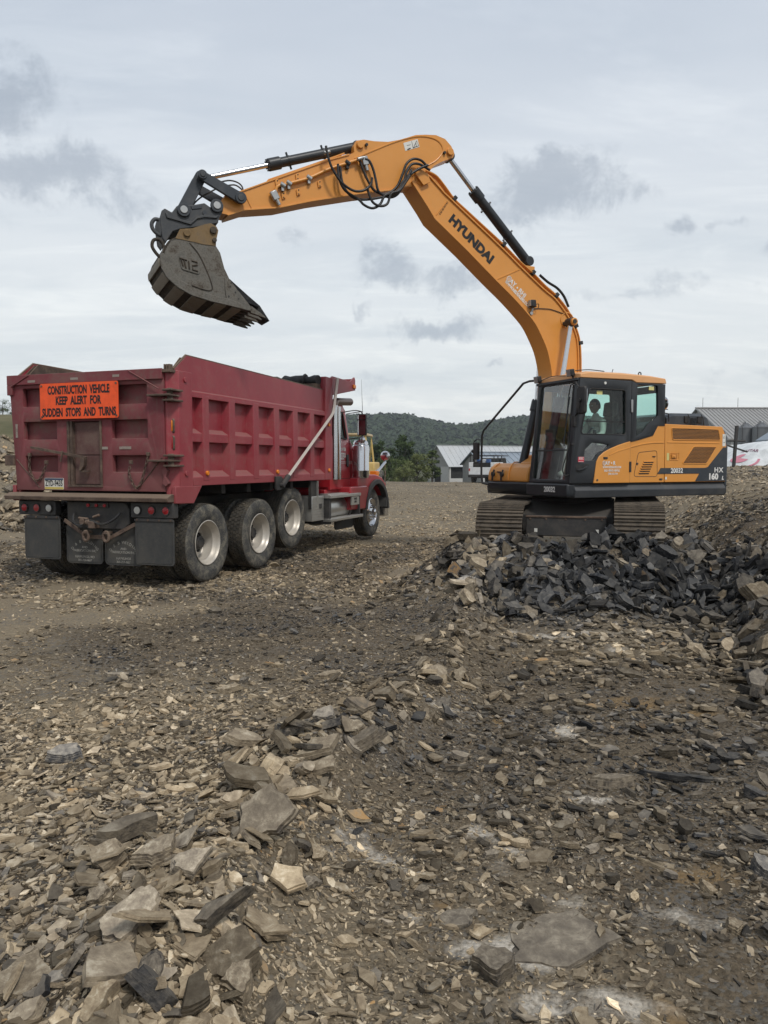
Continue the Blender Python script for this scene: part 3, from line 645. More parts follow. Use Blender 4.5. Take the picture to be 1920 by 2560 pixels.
m = MB(); m.box(.02, 4.7, .1, 2.46, 1.30, 1.36); m.build('bed_floor', M['rust'], TR)
m = MB(); m.box(4.62, 4.72, .1, 2.46, 1.36, 3.0); m.build('headboard', M['red'], TR, bev=.006)
for fx in (.6, 1.3, 2.0, 2.7, 3.4, 4.1):
    m = MB(); m.box(fx-.05, fx+.05, .12, 2.44, 1.17, 1.297); m.build('cross_member', M['frame'], TR)
# cab shield reaching forward over the cab
sh = empty('cab_shield', (0, 0, 0), 0, TR)
for yy, nm in ((-.012, 1), (2.55, 2)):
    m = MB(); m.prism([(4.80, 2.82), (5.88, 3.0), (5.88, 3.20), (5.84, 3.25), (5.64, 3.15), (4.80, 3.16), (4.72, 3.12)], yy, yy+.035); m.build('side_wing', M['red'], sh, bev=.006)
m = MB(); m.prism([(4.7, 3.06), (5.84, 3.03), (5.84, 3.0), (4.7, 3.02)], .02, 2.55); m.box(5.84, 5.87, .02, 2.55, 3.0, 3.22); m.build('shield_plate', M['red'], sh)
m = MB(); m.box(5.74, 5.855, -.04, -.012, 3.03, 3.10); m.build('side_marker_lamp', M['amber'], sh, bev=.008)
# rolled tarpaulin across the front of the bed
m = MB(); pts = [(4.42+.02*math.sin(i*1.7), .10+2.36*i/26, 3.06+.012*math.sin(i*2.9)) for i in range(27)]
m.tube(pts, [.085+.012*math.sin(i*2.1)+.010*math.sin(i*5.3) for i in range(27)], 12); m.build('rolled_tarp', M['tarp'], TR, 60)
m = MB(); m.box(4.3, 4.62, .1, 2.46, 2.86, 2.99); m.build('tarp_tray', M['rust'], TR)
for yy in (.35, 2.2):
    m = MB(); m.tube([(4.42+.10*math.cos(a), yy, 3.06+.10*math.sin(a)) for a in [2*PI*i/12 for i in range(13)]], .02, 6); m.build('tarp_strap', M['tarp'], TR)
# tarp arm
def arm_bar(yy):
    m = MB()
    pts = [Vector((4.87, yy, 3.13)), Vector((4.70, yy, 2.60)), Vector((4.655, yy, 2.50)), Vector((4.58, yy, 2.43)), Vector((2.86, yy, 1.36))]
    m.tube(pts, .032, 4); return m
ab = arm_bar(-.075).build('tarp_arm', M['bar'], TR, 30)
m = MB(); m.tube([(2.90, -.075, 1.385), (2.72, -.075, 1.26)], [.045, .04], 8); m.build('arm_end', M['darksteel'], ab)
arm_bar(2.655).build('tarp_arm', M['bar'], TR, 30)
m = MB(); m.prism([(2.55, 1.39), (2.72, 1.39), (2.82, 1.33), (2.80, 1.22), (2.70, 1.175), (2.57, 1.175)], -.045, -.012); m.cyl((2.70, -.11, 1.25), (2.70, -.03, 1.25), .035, 12); m.build('arm_bracket', M['darksteel'], TR, bev=.004)

# ---- tailgate
TG = empty('tailgate', (0, 0, 0), 0, TR)
gate_out = [(.215, 1.235), (2.485, 1.235), (2.555, 2.47), (2.57, 2.49), (2.57, 2.73), (.13, 2.745), (.13, 1.235)]
holes = [rrect(.375, 2.345, 2.33, 2.572, .015), rrect(1.79, 2.34, 1.90, 2.135, .015), rrect(.372, .915, 1.90, 2.137, .015), rrect(1.785, 2.325, 1.475, 1.69, .015), rrect(.372, .915, 1.475, 1.69, .015), rrect(1.085, 1.61, 1.305, 2.13, .01)]
link('gate_frame', plate_mesh('gate_frame', [(-y, z) for y, z in gate_out][::-1], [[(-y, z) for y, z in h] for h in holes], .07, 'x', 0, .006), TG, M['red_gate'])
TG.children[0].data.transform(Matrix.Diagonal((1, -1, 1, 1))); TG.children[0].data.flip_normals()
TG.children[0].location = (.012, 0, 0)
m = MB(); m.box(.075, .10, .15, 2.5, 1.25, 2.72); m.build('gate_sheet', M['red_gate'], TG)
for (a, b, z) in ((.375, 2.345, 2.33), (1.79, 2.34, 1.90), (.372, .915, 1.90), (1.785, 2.325, 1.475), (.372, .915, 1.475)):
    m = MB(); m.prism([(-.022, z-.055), (-.018, z-.05), (.074, z+.006), (.074, z-.05)], a, b); m.build('ledge', M['red_gate'], TG)
m = MB(); m.box(-.055, -.0245, .13, 2.58, 2.62, 2.75); m.box(-.055, -.0245, 2.49, 2.58, 2.49, 2.62); m.build('top_lip', M['red_gate'], TG, bev=.006)
for p in ([(2.50, 2.60), (2.56, 2.50), (2.20, 2.74), (2.27, 2.74)], [(.17, 2.50), (.20, 2.40), (.62, 2.74), (.56, 2.74)]):
    m = MB()
    a, b = p[0], p[2]; m.tube([(-.060, a[0], a[1]), (-.060, b[0], b[1])], .008, 4); m.build('weld_seam', M['red_gate'], TG)
for (a, b) in (((2.47, 1.64), (2.10, 1.27)), ((.16, 1.66), (.50, 1.30))):
    m = MB(); m.tube([(-.026, *a), (-.026, *b)], .007, 4); m.build('weld_seam', M['rust'], TG)
# coal chute door
M['door'] = paint('worn_brown_red_steel', (.10, .045, .040), .7, damt=.7, dust=(.15, .105, .085), dscale=3, up=.5, streak=.5)
m = MB(); m.box(.02, .045, 1.10, 1.60, 1.31, 2.12); dr = m.build('chute_door', M['door'], TG, bev=.004)
m = MB(); m.box(.005, .02, 1.09, 1.53, 1.32, 1.685); m.box(.008, .02, 1.09, 1.50, 1.70, 2.11); m.build('door_leaf', M['door'], dr, bev=.004)
m = MB(); m.box(-.03, .02, 1.535, 1.575, 1.31, 2.13); m.box(-.035, -.0, 1.585, 1.62, 1.30, 2.13); m.box(-.035, .0, 1.07, 1.10, 1.30, 2.13); m.box(-.045, -.01, 1.07, 1.62, 1.285, 1.31); m.build('door_guide', M['rust'], dr)
m = MB(); m.prism([(2.19, 1.815), (2.19, 1.785), (2.02, 1.755), (1.30, 1.645), (1.285, 1.675), (2.02, 1.79)], -.075, -.055, 'x'); m.build('latch_lever', M['rust'], TG)
m = MB(); m.prism([(1.35, 1.66), (1.29, 1.66), (1.30, 1.56), (1.35, 1.50), (1.38, 1.50), (1.36, 1.57)], -.10, -.045, 'x'); m.box(-.08, -.02, 1.27, 1.39, 1.475, 1.50); m.build('latch_bracket', M['rust'], TG)
m = MB(); m.tube([(-.08, 1.655, 1.75), (-.09, 1.66, 1.68), (-.08, 1.69, 1.61)], .012, 6); m.build('latch_pin', M['rust'], TG)
def chain(pts, name='chain'):
    P = spline(pts, 14); L = 0; m = MB(); last = P[0]; k = 0
    step = .042; acc_ = 0
    for i in range(1, len(P)):
        acc_ += (P[i]-P[i-1]).length
        if acc_ >= step:
            c = (P[i]+last)/2; d = (P[i]-last).normalized(); side = d.cross(Vector((1, 0, 0))).normalized() if k % 2 else Vector((1, 0, 0))
            m.tube([c+d*(math.cos(a)*.030)+side*(math.sin(a)*.015) for a in [2*PI*j/8 for j in range(9)]], .006, 5, False); last = P[i]; acc_ = 0; k += 1
    m.build(name, M['rust'], TG, 60)
chain([(-.04, 2.24, 1.68), (-.05, 2.235, 1.51), (-.05, 2.15, 1.36), (-.05, 2.07, 1.385), (-.05, 2.02, 1.45), (-.04, 1.965, 1.58)])
chain([(-.04, .36, 1.67), (-.05, .41, 1.50), (-.05, .47, 1.34), (-.05, .55, 1.28), (-.05, .62, 1.40), (-.05, .645, 1.48), (-.04, .62, 1.58)])
for (y, z) in ((2.24, 1.69), (1.965, 1.59), (.36, 1.69), (.62, 1.59)):
    m = MB(); m.box(-.055, -.02, y-.02, y+.02, z-.012, z+.035); m.build('chain_anchor', M['rust'], TG, bev=.004)
for (a, b, c, d) in ((2.22, 2.10, 2.645, 2.675), (1.52, 1.40, 2.655, 2.685), (.86, .76, 2.668, 2.698), (.80, .62, 1.765, 1.80), (1.07, .98, 1.765, 1.80), (2.44, 2.475, 1.93, 2.11)):
    m = MB(); m.box(-.0575 if c > 2.5 else -.0245, -.03, a, b, c, d); m.build('reflector_strip', M['reflect'], TG)
# warning sign: writing reads left to right seen from behind
SG = empty('warning_sign', (-.075, 1.381, 2.389), 0, TG)
m = MB(); m.prism(rrect(-.62, .62, -.23, .23, .03), -.004, .004, 'x'); m.build('sign_sheet', M['sign'], SG)
for i, (tx, zz, sx_) in enumerate((('CONSTRUCTION  VEHICLE', .135, .86), ('KEEP  ALERT  FOR', 0.0, .86), ('SUDDEN  STOPS  AND  TURNS', -.150, .86))):
    me = text_mesh(tx, .145, offset=.0055, extr=.001, sx_=1.0); xs = [v.co.x for v in me.vertices]; wd = max(xs)-min(xs); mid = (max(xs)+min(xs))/2
    tw = (.98, .72, 1.17)[i]; me.transform(Matrix.Diagonal((tw/wd, 1, 1, 1)) @ Matrix.Translation((-mid, 0, 0)))
    me.transform(Matrix(((0, 0, -1, -.0055), (-1, 0, 0, 0), (0, 1, 0, zz), (0, 0, 0, 1)))); link('lettering', me, SG, M['black_ink'])
for y in (-.59, .59):
    for z in (-.2, .2):
        m = MB(); m.cyl((-.012, y, z), (-.004, y, z), .014, 8); m.build('rivet', M['rust'], SG)
# number plate
NP = empty('number_plate', (-.032, 1.848, 1.322), 0, TG)
m = MB(); m.prism(rrect(-.157, .157, -.075, .075, .012), -.003, .003, 'x'); m.build('plate_sheet', M['platew'], NP)
m = MB(); m.box(-.0045, -.003, -.152, .152, .048, .071); m.build('plate_band', M['plateb'], NP)
m = MB(); m.box(-.0045, -.003, -.152, .152, -.071, -.043); m.build('plate_band', M['platey'], NP)
me = text_mesh('ZYD-9435', .105, offset=.002, extr=.0008); xs = [v.co.x for v in me.vertices]; me.transform(Matrix.Diagonal((.285/(max(xs)-min(xs)), 1, 1, 1)))
me.transform(Matrix(((0, 0, -1, -.0045), (-1, 0, 0, 0), (0, 1, 0, .003), (0, 0, 0, 1)))); link('lettering', me, NP, M['black_ink'])
# hinges on the right post
for z, l in ((2.42, 1), (1.62, 1)):
    h = MB(); h.prism([(-.12, z-.012), (.10, z-.012), (.10, z+.012), (-.12, z+.012)], -.02, .31)
    h.cyl((-.03, .03, z-.07), (-.03, .03, z+.085), .035, 14); h.box(-.10, .14, -.045, .10, z+.05, z+.075); h.box(-.10, .14, -.045, .10, z-.075, z-.05); h.build('gate_hinge', M['rust'], TR, bev=.005)
m = MB(); m.box(-.05, .10, .02, .14, 2.70, 2.735)
for k in range(3): m.box(-.03, .04, .03+.034*k, .05+.034*k, 2.735, 2.80)
m.build('top_hinge', M['rust'], TR, bev=.004)
m = MB(); m.box(-.05, .03, 2.50, 2.66, 1.56, 1.70); m.build('gate_hinge', M['rust'], TR, bev=.006)
m = MB(); m.prism([(.10, 1.30), (.155, 1.34), (.13, 1.42), (.16, 1.50), (.11, 1.55), (.07, 1.50), (.10, 1.42), (.06, 1.34)], -.05, .01, 'x'); m.build('gate_hook', M['red_gate'], TR, bev=.005)
for z, mt in ((2.05, 'amber'), (1.84, 'redlens')):
    m = MB(); m.prism([(-.035, 0)][:0]+[(.055+.045*math.cos(a), z+(.045*math.sin(a)+(.05 if math.sin(a) > 0 else -.05))) for a in [2*PI*i/20 for i in range(20)]], -.012, .012, 'x'); o = m.build('lamp_ring', M['rust'], TR)
    o.rotation_euler = (0, 0, R(-38)); o.location = (.03, .02, 0)
    m = MB(); m.prism([(.055+.030*math.cos(a), z+(.030*math.sin(a)+(.045 if math.sin(a) > 0 else -.045))) for a in [2*PI*i/20 for i in range(20)]], -.026, -.008, 'x'); q = m.build('corner_lamp', M[mt], TR, bev=.004); q.rotation_euler = (0, 0, R(-38)); q.location = (.03, .02, 0)
# rear sill
m = MB(); m.prism([(-.13, 1.11), (-.14, 1.16), (-.05, 1.205), (.10, 1.205), (.10, 1.10)], .02, 2.60); m.build('rear_sill', M['rust'], TR, bev=.008)
# lamp boxes, flaps, hitch
def lamp_box(y0, y1, cols):
    b = MB(); b.box(-.02, .09, y0, y1, .905, 1.095); o = b.build('lamp_box', M['darksteel'], TR, bev=.01)
    n = len(cols)
    for k, c_ in enumerate(cols):
        y = y0+.105+(y1-y0-.21)*k/(n-1)
        b = MB(); b.lathe([(-.034, .046), (-.040, .052), (-.040, .060), (-.02, .062)], (0, y, 1.0), 'x', 24); b.build('lamp_rim', M['darksteel'], o)
        b = MB(); b.lathe([(-.044, .0005), (-.042, .025), (-.034, .046), (-.02, .048)], (0, y, 1.0), 'x', 24); b.build('tail_lamp', M[c_], o)
lamp_box(.02, .655, ['redlens', 'redlens', 'whitelens']); lamp_box(1.85, 2.47, ['whitelens', 'redlens', 'redlens'])
m = MB(); m.box(-.01, .05, 1.01, 1.37, 1.02, 1.082); o = m.build('centre_lamp_bar', M['darksteel'], TR, bev=.005)
for y in (1.32, 1.19, 1.06):
    m = MB(); m.cyl((-.025, y, 1.05), (-.008, y, 1.05), .022, 14); m.build('marker_lamp', M['redlens'], o)
def flap(y0, y1, z0, z1, x, r=.04, parent=TR):
    b = MB(); b.prism([(y, z) for y, z in rrect(y0, y1, z0, z1, r)], x, x+.012, 'x'); o = b.build('mud_flap', M['flap'], parent, bev=.003)
    b = MB(); pr = .028; b.tube([(x-.002, y0+pr, z1-.1), (x-.002, y0+pr, z0+pr+.02), (x-.002, y0+pr+.02, z0+pr), (x-.002, y1-pr-.02, z0+pr), (x-.002, y1-pr, z0+pr+.02), (x-.002, y1-pr, z1-.1)], .004, 5); b.build('flap_bead', M['flap'], o)
    return o
for (y0, y1, z0) in ((.02, .60, .31), (1.79, 2.39, .32)):
    o = flap(y0, y1, z0, .90, -.01)
    b = MB(); b.box(-.022, -.008, y0, y1, .865, .89); b.build('flap_clamp', M['darksteel'], o)
    for k in range(4):
        b = MB(); b.cyl((-.03, y0+.04+(y1-y0-.08)*k/3, .878), (-.015, y0+.04+(y1-y0-.08)*k/3, .878), .013, 8); b.build('bolt', M['rust'], o)
f1 = flap(1.165, 1.755, .275, .80, .06, .06); f2 = flap(.545, 1.135, .275, .80, .06, .06)
def flap_text(o, cx, arc_t, l2, l3, l4, l5):
    def put(tx, size, y, z, ang=0, off=.0012):
        me = text_mesh(tx, size, offset=off, extr=.0008); me.transform(Matrix.Rotation(ang, 4, 'Z')); me.transform(Matrix(((0, 0, -1, .0575), (-1, 0, 0, y), (0, 1, 0, z), (0, 0, 0, 1)))); link('lettering', me, o, M['faded_ink'])
    n = len(arc_t)
    for i, ch in enumerate(arc_t):
        if ch == ' ': continue
        a = R(46-92*i/(n-1)); put(ch, .052, cx+.20*math.sin(a)/math.sin(R(46)), .50+.10*(math.cos(a)-.78)/.3, a)
    put(l2, .042, cx, .49); put(l3, .044, cx, .445); put(l4, .044, cx, .365); put(l5, .040, cx, .32)
flap_text(f1, 1.455, 'D & B WELDING', 'AND', 'FABRICATION INC', 'HAWLINGS, MD', '301-724-4657'); flap_text(f2, .84, 'D & B WELDING', 'AND', 'FABRICATION INC', 'HAWLINGS', '301-724-4657')
m = MB(); m.prism([(1.68, 1.09), (.76, 1.09), (.70, 1.0), (.70, .82), (.80, .745), (1.56, .745), (1.68, .84)], .01, .04, 'x'); m.build('hitch_plate', M['darksteel'], TR, bev=.01)
for a, b in (((1.72, .85), (1.38, .65)), ((1.38, .64), (.96, .64)), ((.96, .65), (.60, .82))):
    d = Vector((b[0]-a[0], b[1]-a[1])).normalized(); nn = Vector((-d.y, d.x))*.024
    m = MB(); m.prism([(a[0]+nn.x, a[1]+nn.y), (b[0]+nn.x, b[1]+nn.y), (b[0]-nn.x, b[1]-nn.y), (a[0]-nn.x, a[1]-nn.y)], -.012, .0, 'x'); m.build('flap_strap', M['rust'], TR, bev=.002)
for y in (1.32, 1.0):
    m = MB(); m.tube([(-.07+.0*math.sin(a), y+.045*math.cos(a), .655+.062*math.sin(a)) for a in [2*PI*i/14 for i in range(15)]], .019, 8); m.box(-.09, .02, y-.03, y+.03, .69, .72); m.build('tow_ring', M['rust'], TR)
m = MB()
m.tube(spline([(-.02, 1.535, .95), (-.06, 1.53, .86), (-.08, 1.46, .80), (-.09, 1.38, .79), (-.09, 1.34, .81)]), .014, 7)
m.tube(spline([(-.08, 1.30, .86), (-.10, 1.18, .855), (-.11, 1.07, .82), (-.10, .96, .83), (-.07, .86, .89), (-.02, .81, .96)]), .017, 7); m.build('air_hose', M['hose'], TR)
m = MB(); m.cyl((-.08, 1.42, .885), (-.08, 1.27, .875), .018, 8); m.cyl((-.10, 1.36, .84), (-.03, 1.36, .84), .042, 14); m.cyl((-.09, 1.26, .86), (-.09, 1.20, .78), .030, 10); m.box(-.12, -.02, 1.14, 1.24, .76, .85); m.cyl((-.07, 1.20, .90), (-.07, 1.10, .93), .018, 8); m.cyl((-.08, 1.30, .84), (-.08, 1.18, .80), .034, 12); m.build('air_valve', M['rust'], TR, bev=.005)

# ---- chassis
for y in (.82, 1.68):
    m = MB(); m.box(.05, 8.1, y-.04, y+.04, .82, 1.10); m.build('chassis_rail', M['frame'], TR)
for (fx, z) in ((.755, .545), (2.155, .545), (3.42, .69), (7.08, .555)):
    m = MB(); m.cyl((fx, .3, z), (fx, 2.2, z), .07, 14); m.lathe([(-.22, .08), (-.12, .19), (.12, .19), (.22, .08)], (fx, 1.25, z), 'y', 20); m.build('axle', M['frame'], TR)
m = MB(); m.box(.9, 2.0, .62, .78, .62, .76); m.box(.9, 2.0, 1.72, 1.88, .62, .76); m.build('suspension_beam', M['frame'], TR)
m = MB(); m.cyl((4.2, 1.25, .9), (4.55, 1.25, 1.9), .12, 14); m.build('hoist_ram', M['darksteel'], TR)

# ---- wheels
def tyre_mesh(rad, wd, blocks, name='tyre'):
    mb = MB(); hw = wd/2; ri = .295
    prof = [(hw*.70, ri-.01), (hw*.80, ri+.008), (hw*.93, ri+.05), (hw*1.0, ri+.115), (hw*.985, rad-.085), (hw*.93, rad-.04), (hw*.88, rad-.022), (hw*.80, rad-.014), (0, rad-.012)]
    prof = [(-a, b) for a, b in prof][:-1]+[(0, rad-.012)]+prof[:-1][::-1]
    mb.lathe(prof, (0, 0, 0), 'y', 64); mb.cur = 1
    if blocks:
        rows = 5; nb = 52; bw = wd*.86/rows
        for rI in range(rows):
            y0 = -wd*.43+rI*bw
            for k in range(nb):
                a = 2*PI*(k+(.5 if rI % 2 else 0))/nb; h = 2*PI/nb*.40; yy0, yy1 = y0+.004, y0+bw-.004; sk = .25*h*(1 if rI % 2 else -1); outer = rI in (0, rows-1)
                def Q(aa, yv, rr): return (math.cos(aa)*rr, yv, math.sin(aa)*rr)
                r1 = rad-(.006 if outer else 0); ring = [(a-h, yy0), (a-h*.4+sk, (yy0+yy1)/2), (a-h, yy1), (a+h, yy1), (a+h*1.4+sk, (yy0+yy1)/2), (a+h, yy0)]
                vs = [Q(p[0], p[1], rad-.022) for p in ring]+[Q(p[0], p[1], r1) for p in ring]
                mb._add(vs, [(6, 7, 8, 9, 10, 11)]+[(i, (i+1) % 6, 6+(i+1) % 6, 6+i) for i in range(6)])
    else:
        for y in (-.10, -.05, 0, .05, .10):
            mb.lathe([(y-.019, rad-.014), (y-.017, rad), (y+.017, rad), (y+.019, rad-.014)], (0, 0, 0), 'y', 64)
    me = mb.mesh(name, 35); me.materials.append(M['rubber']); me.materials.append(M['tread']); return me
TY_B = tyre_mesh(.525, .285, True); TY_R = tyre_mesh(.505, .285, False)
def rim_mesh(kind):
    mb = MB(); hw = .125
    if kind == 'dish':     # outer wheel of a pair: deep barrel, disc far inside (outside is -y)
        mb.lathe([(-hw-.002, .302), (-hw-.006, .292), (-hw+.006, .283), (-hw+.03, .272), (-hw+.07, .262), (-hw+.085, .245), (.09, .238), (.105, .225), (.115, .20)], (0, 0, 0), 'y', 56)
        me = mb.mesh('rim', 40); me.materials.append(M['rim'])
    else:
        mb.lathe([(-hw-.002, .302), (-hw-.006, .292), (-hw+.006, .283), (-hw+.03, .270), (-hw+.045, .25), (-hw+.03, .20), (-hw+.0, .17)], (0, 0, 0), 'y', 56); me = mb.mesh('rim', 40); me.materials.append(M['chrome' if kind == 'steer' else 'rim'])
    return me
RIM_D = rim_mesh('dish'); RIM_S = rim_mesh('steer')
def disc_holes(nh, r0, rh, ro=.21): return plate_mesh('wheel_disc', [(x, z) for x, z in circ(0, 0, ro, 40)], [circ(r0*math.cos(2*PI*k/nh), r0*math.sin(2*PI*k/nh), rh, 14) for k in range(nh)], .012, 'y', .10, .002)
DISC = disc_holes(5, .165, .034, .215); DISC.materials.append(M['rim'])
def hub_mesh(deep=True):
    mb = MB(); 
    if deep:
        mb.lathe([(-.02, .0005), (-.02, .075), (-.01, .085), (.03, .095), (.085, .105), (.09, .14)], (0, 0, 0), 'y', 30)
        for k in range(10):
            a = 2*PI*k/10; mb.cyl((math.cos(a)*.125, .035, math.sin(a)*.125), (math.cos(a)*.125, .095, math.sin(a)*.125), .014, 6)
        for k in range(8):
            a = 2*PI*(k+.5)/8; mb.cyl((math.cos(a)*.062, -.03, math.sin(a)*.062), (math.cos(a)*.062, -.015, math.sin(a)*.062), .009, 6)
        me = mb.mesh('hub', 40); me.materials.append(M['hub'])
    else:
        mb.lathe([(-.215, .0005), (-.213, .05), (-.20, .068), (-.15, .075), (-.13, .11), (-.12, .17)], (0, 0, 0), 'y', 30)
        for k in range(10):
            a = 2*PI*k/10; mb.cyl((math.cos(a)*.142, -.175, math.sin(a)*.142), (math.cos(a)*.142, -.12, math.sin(a)*.142), .014, 6)
        me = mb.mesh('hub', 40); me.materials.append(M['chrome'])
    return me
HUB_D = hub_mesh(True); HUB_S = hub_mesh(False)
BACK = MB().lathe([(.12, .0005), (.12, .29)], (0, 0, 0), 'y', 30).mesh('back'); BACK.materials.append(M['frame'])
def wheel(fx, y, z, kind, left, rot, blocks):
    w_ = empty('wheel', (fx, y, z), 0, TR); w_.rotation_euler = (0, rot, PI if left else 0)
    link('tyre', TY_B if blocks else TY_R, w_)
    if kind == 'steer':
        link('rim', RIM_S, w_); link('hub', HUB_S, w_)
    elif kind == 'dish':
        link('rim', RIM_D, w_); link('wheel_disc', DISC, w_); link('hub', HUB_D, w_)
    else: link('rim', RIM_D, w_)
    return w_
for (fx, z, bl) in ((.755, .535, True), (2.155, .54, True)):
    wheel(fx, .155, z, 'dish', False, fx, bl); wheel(fx, .49, z, 'inner', False, fx*2, bl); wheel(fx, 2.345, z, 'dish', True, 1, bl); wheel(fx, 2.01, z, 'inner', True, 2, bl)
wheel(3.42, .25, .69, 'dish', False, .4, False); wheel(3.42, 2.25, .69, 'dish', True, .4, False)
wheel(7.08, .235, .565, 'steer', False, .2, False); wheel(7.08, 2.265, .565, 'steer', True, .2, False)

# ---- cab and bonnet
CB = empty('cab', (0, 0, 0), 0, TR)
cabp = [(5.10, 1.10), (6.12, 1.10), (6.20, 1.28), (6.20, 1.93), (6.02, 2.10), (5.83, 2.62), (5.70, 2.70), (5.15, 2.70), (5.10, 2.62)]
winp = [(5.22, 2.10), (5.90, 2.06), (5.70, 2.55), (5.24, 2.57)]
for y, nm in ((.21, 'cab_side'), (2.29, 'cab_side')):
    o = link(nm, plate_mesh(nm, cabp, [rpoly(winp, .05)], .05, 'y', y, .006), CB, M['red_cab'])
    m = MB(); m.prism(winp, y-.004, y+.004); m.build('side_window', M['glassk'], o, 0)
    if y < 1:
        m = MB(); m.tube([(a, y-.03, b) for a, b in rpoly(winp, .05)+[rpoly(winp, .05)[0]]], .014, 6); m.build('window_seal', M['plastic'], o)
        m = MB(); m.tube([(6.02, y-.028, 2.08), (6.08, y-.028, 1.95), (6.08, y-.028, 1.30), (5.45, y-.028, 1.30)], .005, 4); m.build('door_gap', M['frame'], o)
        m = MB(); m.prism(rrect(5.87, 5.97, 1.52, 1.77, .045), y-.05, y-.024); m.build('door_handle', M['plastic'], o, bev=.01)
        for z in (1.615, 1.63, 1.59):
            m = MB(); m.tube([(5.3, y-.028, z), (6.18, y-.028, z)], .0025, 4); m.build('pin_stripe', M['white_ink'], o)
        U, V = (1, 0, 0), (0, 0, 1)
        for tx, sz, cx, z in (('KEN WISE', .085, 5.66, 1.86), ('EXCAVATING &', .045, 5.68, 1.775), ('DEMOLITION', .06, 5.67, 1.725), ('SPRUCE, PA', .035, 5.67, 1.68)):
            text(tx, sz, (cx, y-.029, z), U, V, M['white_ink'], o, offset=.002, extr=.001)
m = MB(); rings = []
for (x, z) in [(5.15, 2.70), (5.70, 2.70), (5.83, 2.62), (6.02, 2.10)]: pass
m.prism([(5.12, 2.66), (5.13, 2.73), (5.45, 2.77), (5.72, 2.72), (5.85, 2.62), (5.80, 2.60), (5.70, 2.66)], .19, 2.31); m.build('cab_roof', M['red_cab'], CB, bev=.02)
m = MB(); m.box(5.10, 5.14, .23, 2.27, 1.15, 2.66); m.build('cab_back', M['red_cab'], CB)
m = MB(); m.prism([(5.84, 2.60), (6.03, 2.10), (6.01, 2.09), (5.82, 2.59)], .25, 2.25); m.build('windscreen', M['glassk'], CB)
m = MB(); m.box(5.15, 6.15, .24, 2.26, 1.10, 1.16); m.box(6.0, 6.2, .24, 2.26, 1.16, 2.08); m.build('cab_floor', M['red_cab'], CB)
m = MB(); m.box(5.3, 5.75, .5, 1.0, 1.16, 1.6); m.box(5.25, 5.38, .5, 1.0, 1.6, 2.35); m.box(5.3, 5.75, 1.5, 2.0, 1.16, 1.6); m.box(5.25, 5.38, 1.5, 2.0, 1.6, 2.35); m.build('seats', M['plastic'], CB, bev=.05)
m = MB(); m.box(5.02, 6.1, .25, 2.25, 1.0, 1.10); m.build('sleeper_skirt', M['red_cab'], CB, bev=.02)
HD = empty('bonnet', (0, 0, 0), 0, TR)
m = MB(); sec = lambda x, w2, zt, zb: [(x, 1.25-w2, zb), (x, 1.25-w2, zt-.10), (x, 1.25-w2+.12, zt), (x, 1.25+w2-.12, zt), (x, 1.25+w2, zt-.10), (x, 1.25+w2, zb)]
m.loft([sec(6.205, .78, 2.03, 1.1), sec(6.9, .68, 1.96, 1.1), sec(7.7, .56, 1.84, .95), sec(8.0, .52, 1.70, .8)]); m.build('bonnet_shell', M['red_cab'], HD, bev=.02)
m = MB(); m.box(8.0, 8.03, .78, 1.72, .85, 1.66); m.build('grille', M['chrome'], HD, bev=.01)
m = MB(); m.box(8.0, 8.25, .15, 2.35, .42, .78); m.build('bumper', M['chrome'], TR, bev=.03)
wc = (7.08, .565)
for side, y0, y1 in ((1, -.02, .56), (-1, 1.94, 2.52)):
    archp = arc(wc[0], wc[1], .62, 172, 12, 16)
    top = [(7.70, .98), (7.66, 1.16), (7.42, 1.30), (7.05, 1.36), (6.66, 1.36), (6.05, 1.30), (6.03, 1.14)]
    m = MB(); m.prism([(a, b) for a, b in archp]+[(7.70, .75)]+top+[(6.44, 1.13)], y0+.03, y1); m.build('front_fender', M['red_cab'], HD, bev=.03)
    m = MB(); m.prism([(5.62, 1.14), (5.58, .70), (6.44, .68), (6.52, .95), (6.60, 1.10), (6.44, 1.145)], y0+.0, y0+.42); m.build('fender_skirt', M['red_cab'], HD, bev=.025)
    ring = arc(wc[0], wc[1], .70, 170, 5, 20)+arc(wc[0], wc[1], .60, 5, 170, 20); m = MB(); m.prism(ring, y0-.02, y0+.10); m.build('fender_flare', M['plastic'], HD, bev=.01)
m = MB(); m.box(7.60, 7.64, -.03, .30, .66, .92); m.build('front_flap', M['flap'], HD)
# exhaust, air cleaner, lamps and mirrors
m = MB(); m.cyl((5.345, .20, 1.29), (5.345, .20, 2.655), .125, 28); m.cyl((5.345, .20, 2.655), (5.345, .20, 2.70), .07, 20); ex = m.build('exhaust_stack', M['chrome'], TR, 40)
m = MB(); m.tube(spline([(5.345, .20, 2.68), (5.36, .20, 2.72), (5.42, .20, 2.755), (5.55, .19, 2.765), (6.02, .16, 2.795)], 5), .072, 18, False); m.tube([(6.02, .16, 2.795), (5.6, .19, 2.77)], .064, 18, False); m.build('exhaust_elbow', paint('burnt_chrome', (.18, .13, .11), .3, metal=.8, damt=.3), ex)
m = MB(); m.lathe([(1.30, .0005), (1.30, .155), (1.33, .165), (1.43, .168), (1.44, .172), (1.455, .172), (1.465, .168), (1.93, .168), (1.95, .162), (1.96, .15), (2.0, .15), (2.05, .12), (2.06, .0005)], (6.33, .06, 0), 'z', 36); ac = m.build('air_cleaner', M['chrome'], TR, 40)
m = MB(); m.box(6.25, 6.42, .14, .42, 1.6, 1.66); m.box(6.25, 6.42, .14, .42, 1.85, 1.9); m.build('bracket', M['red_cab'], ac)
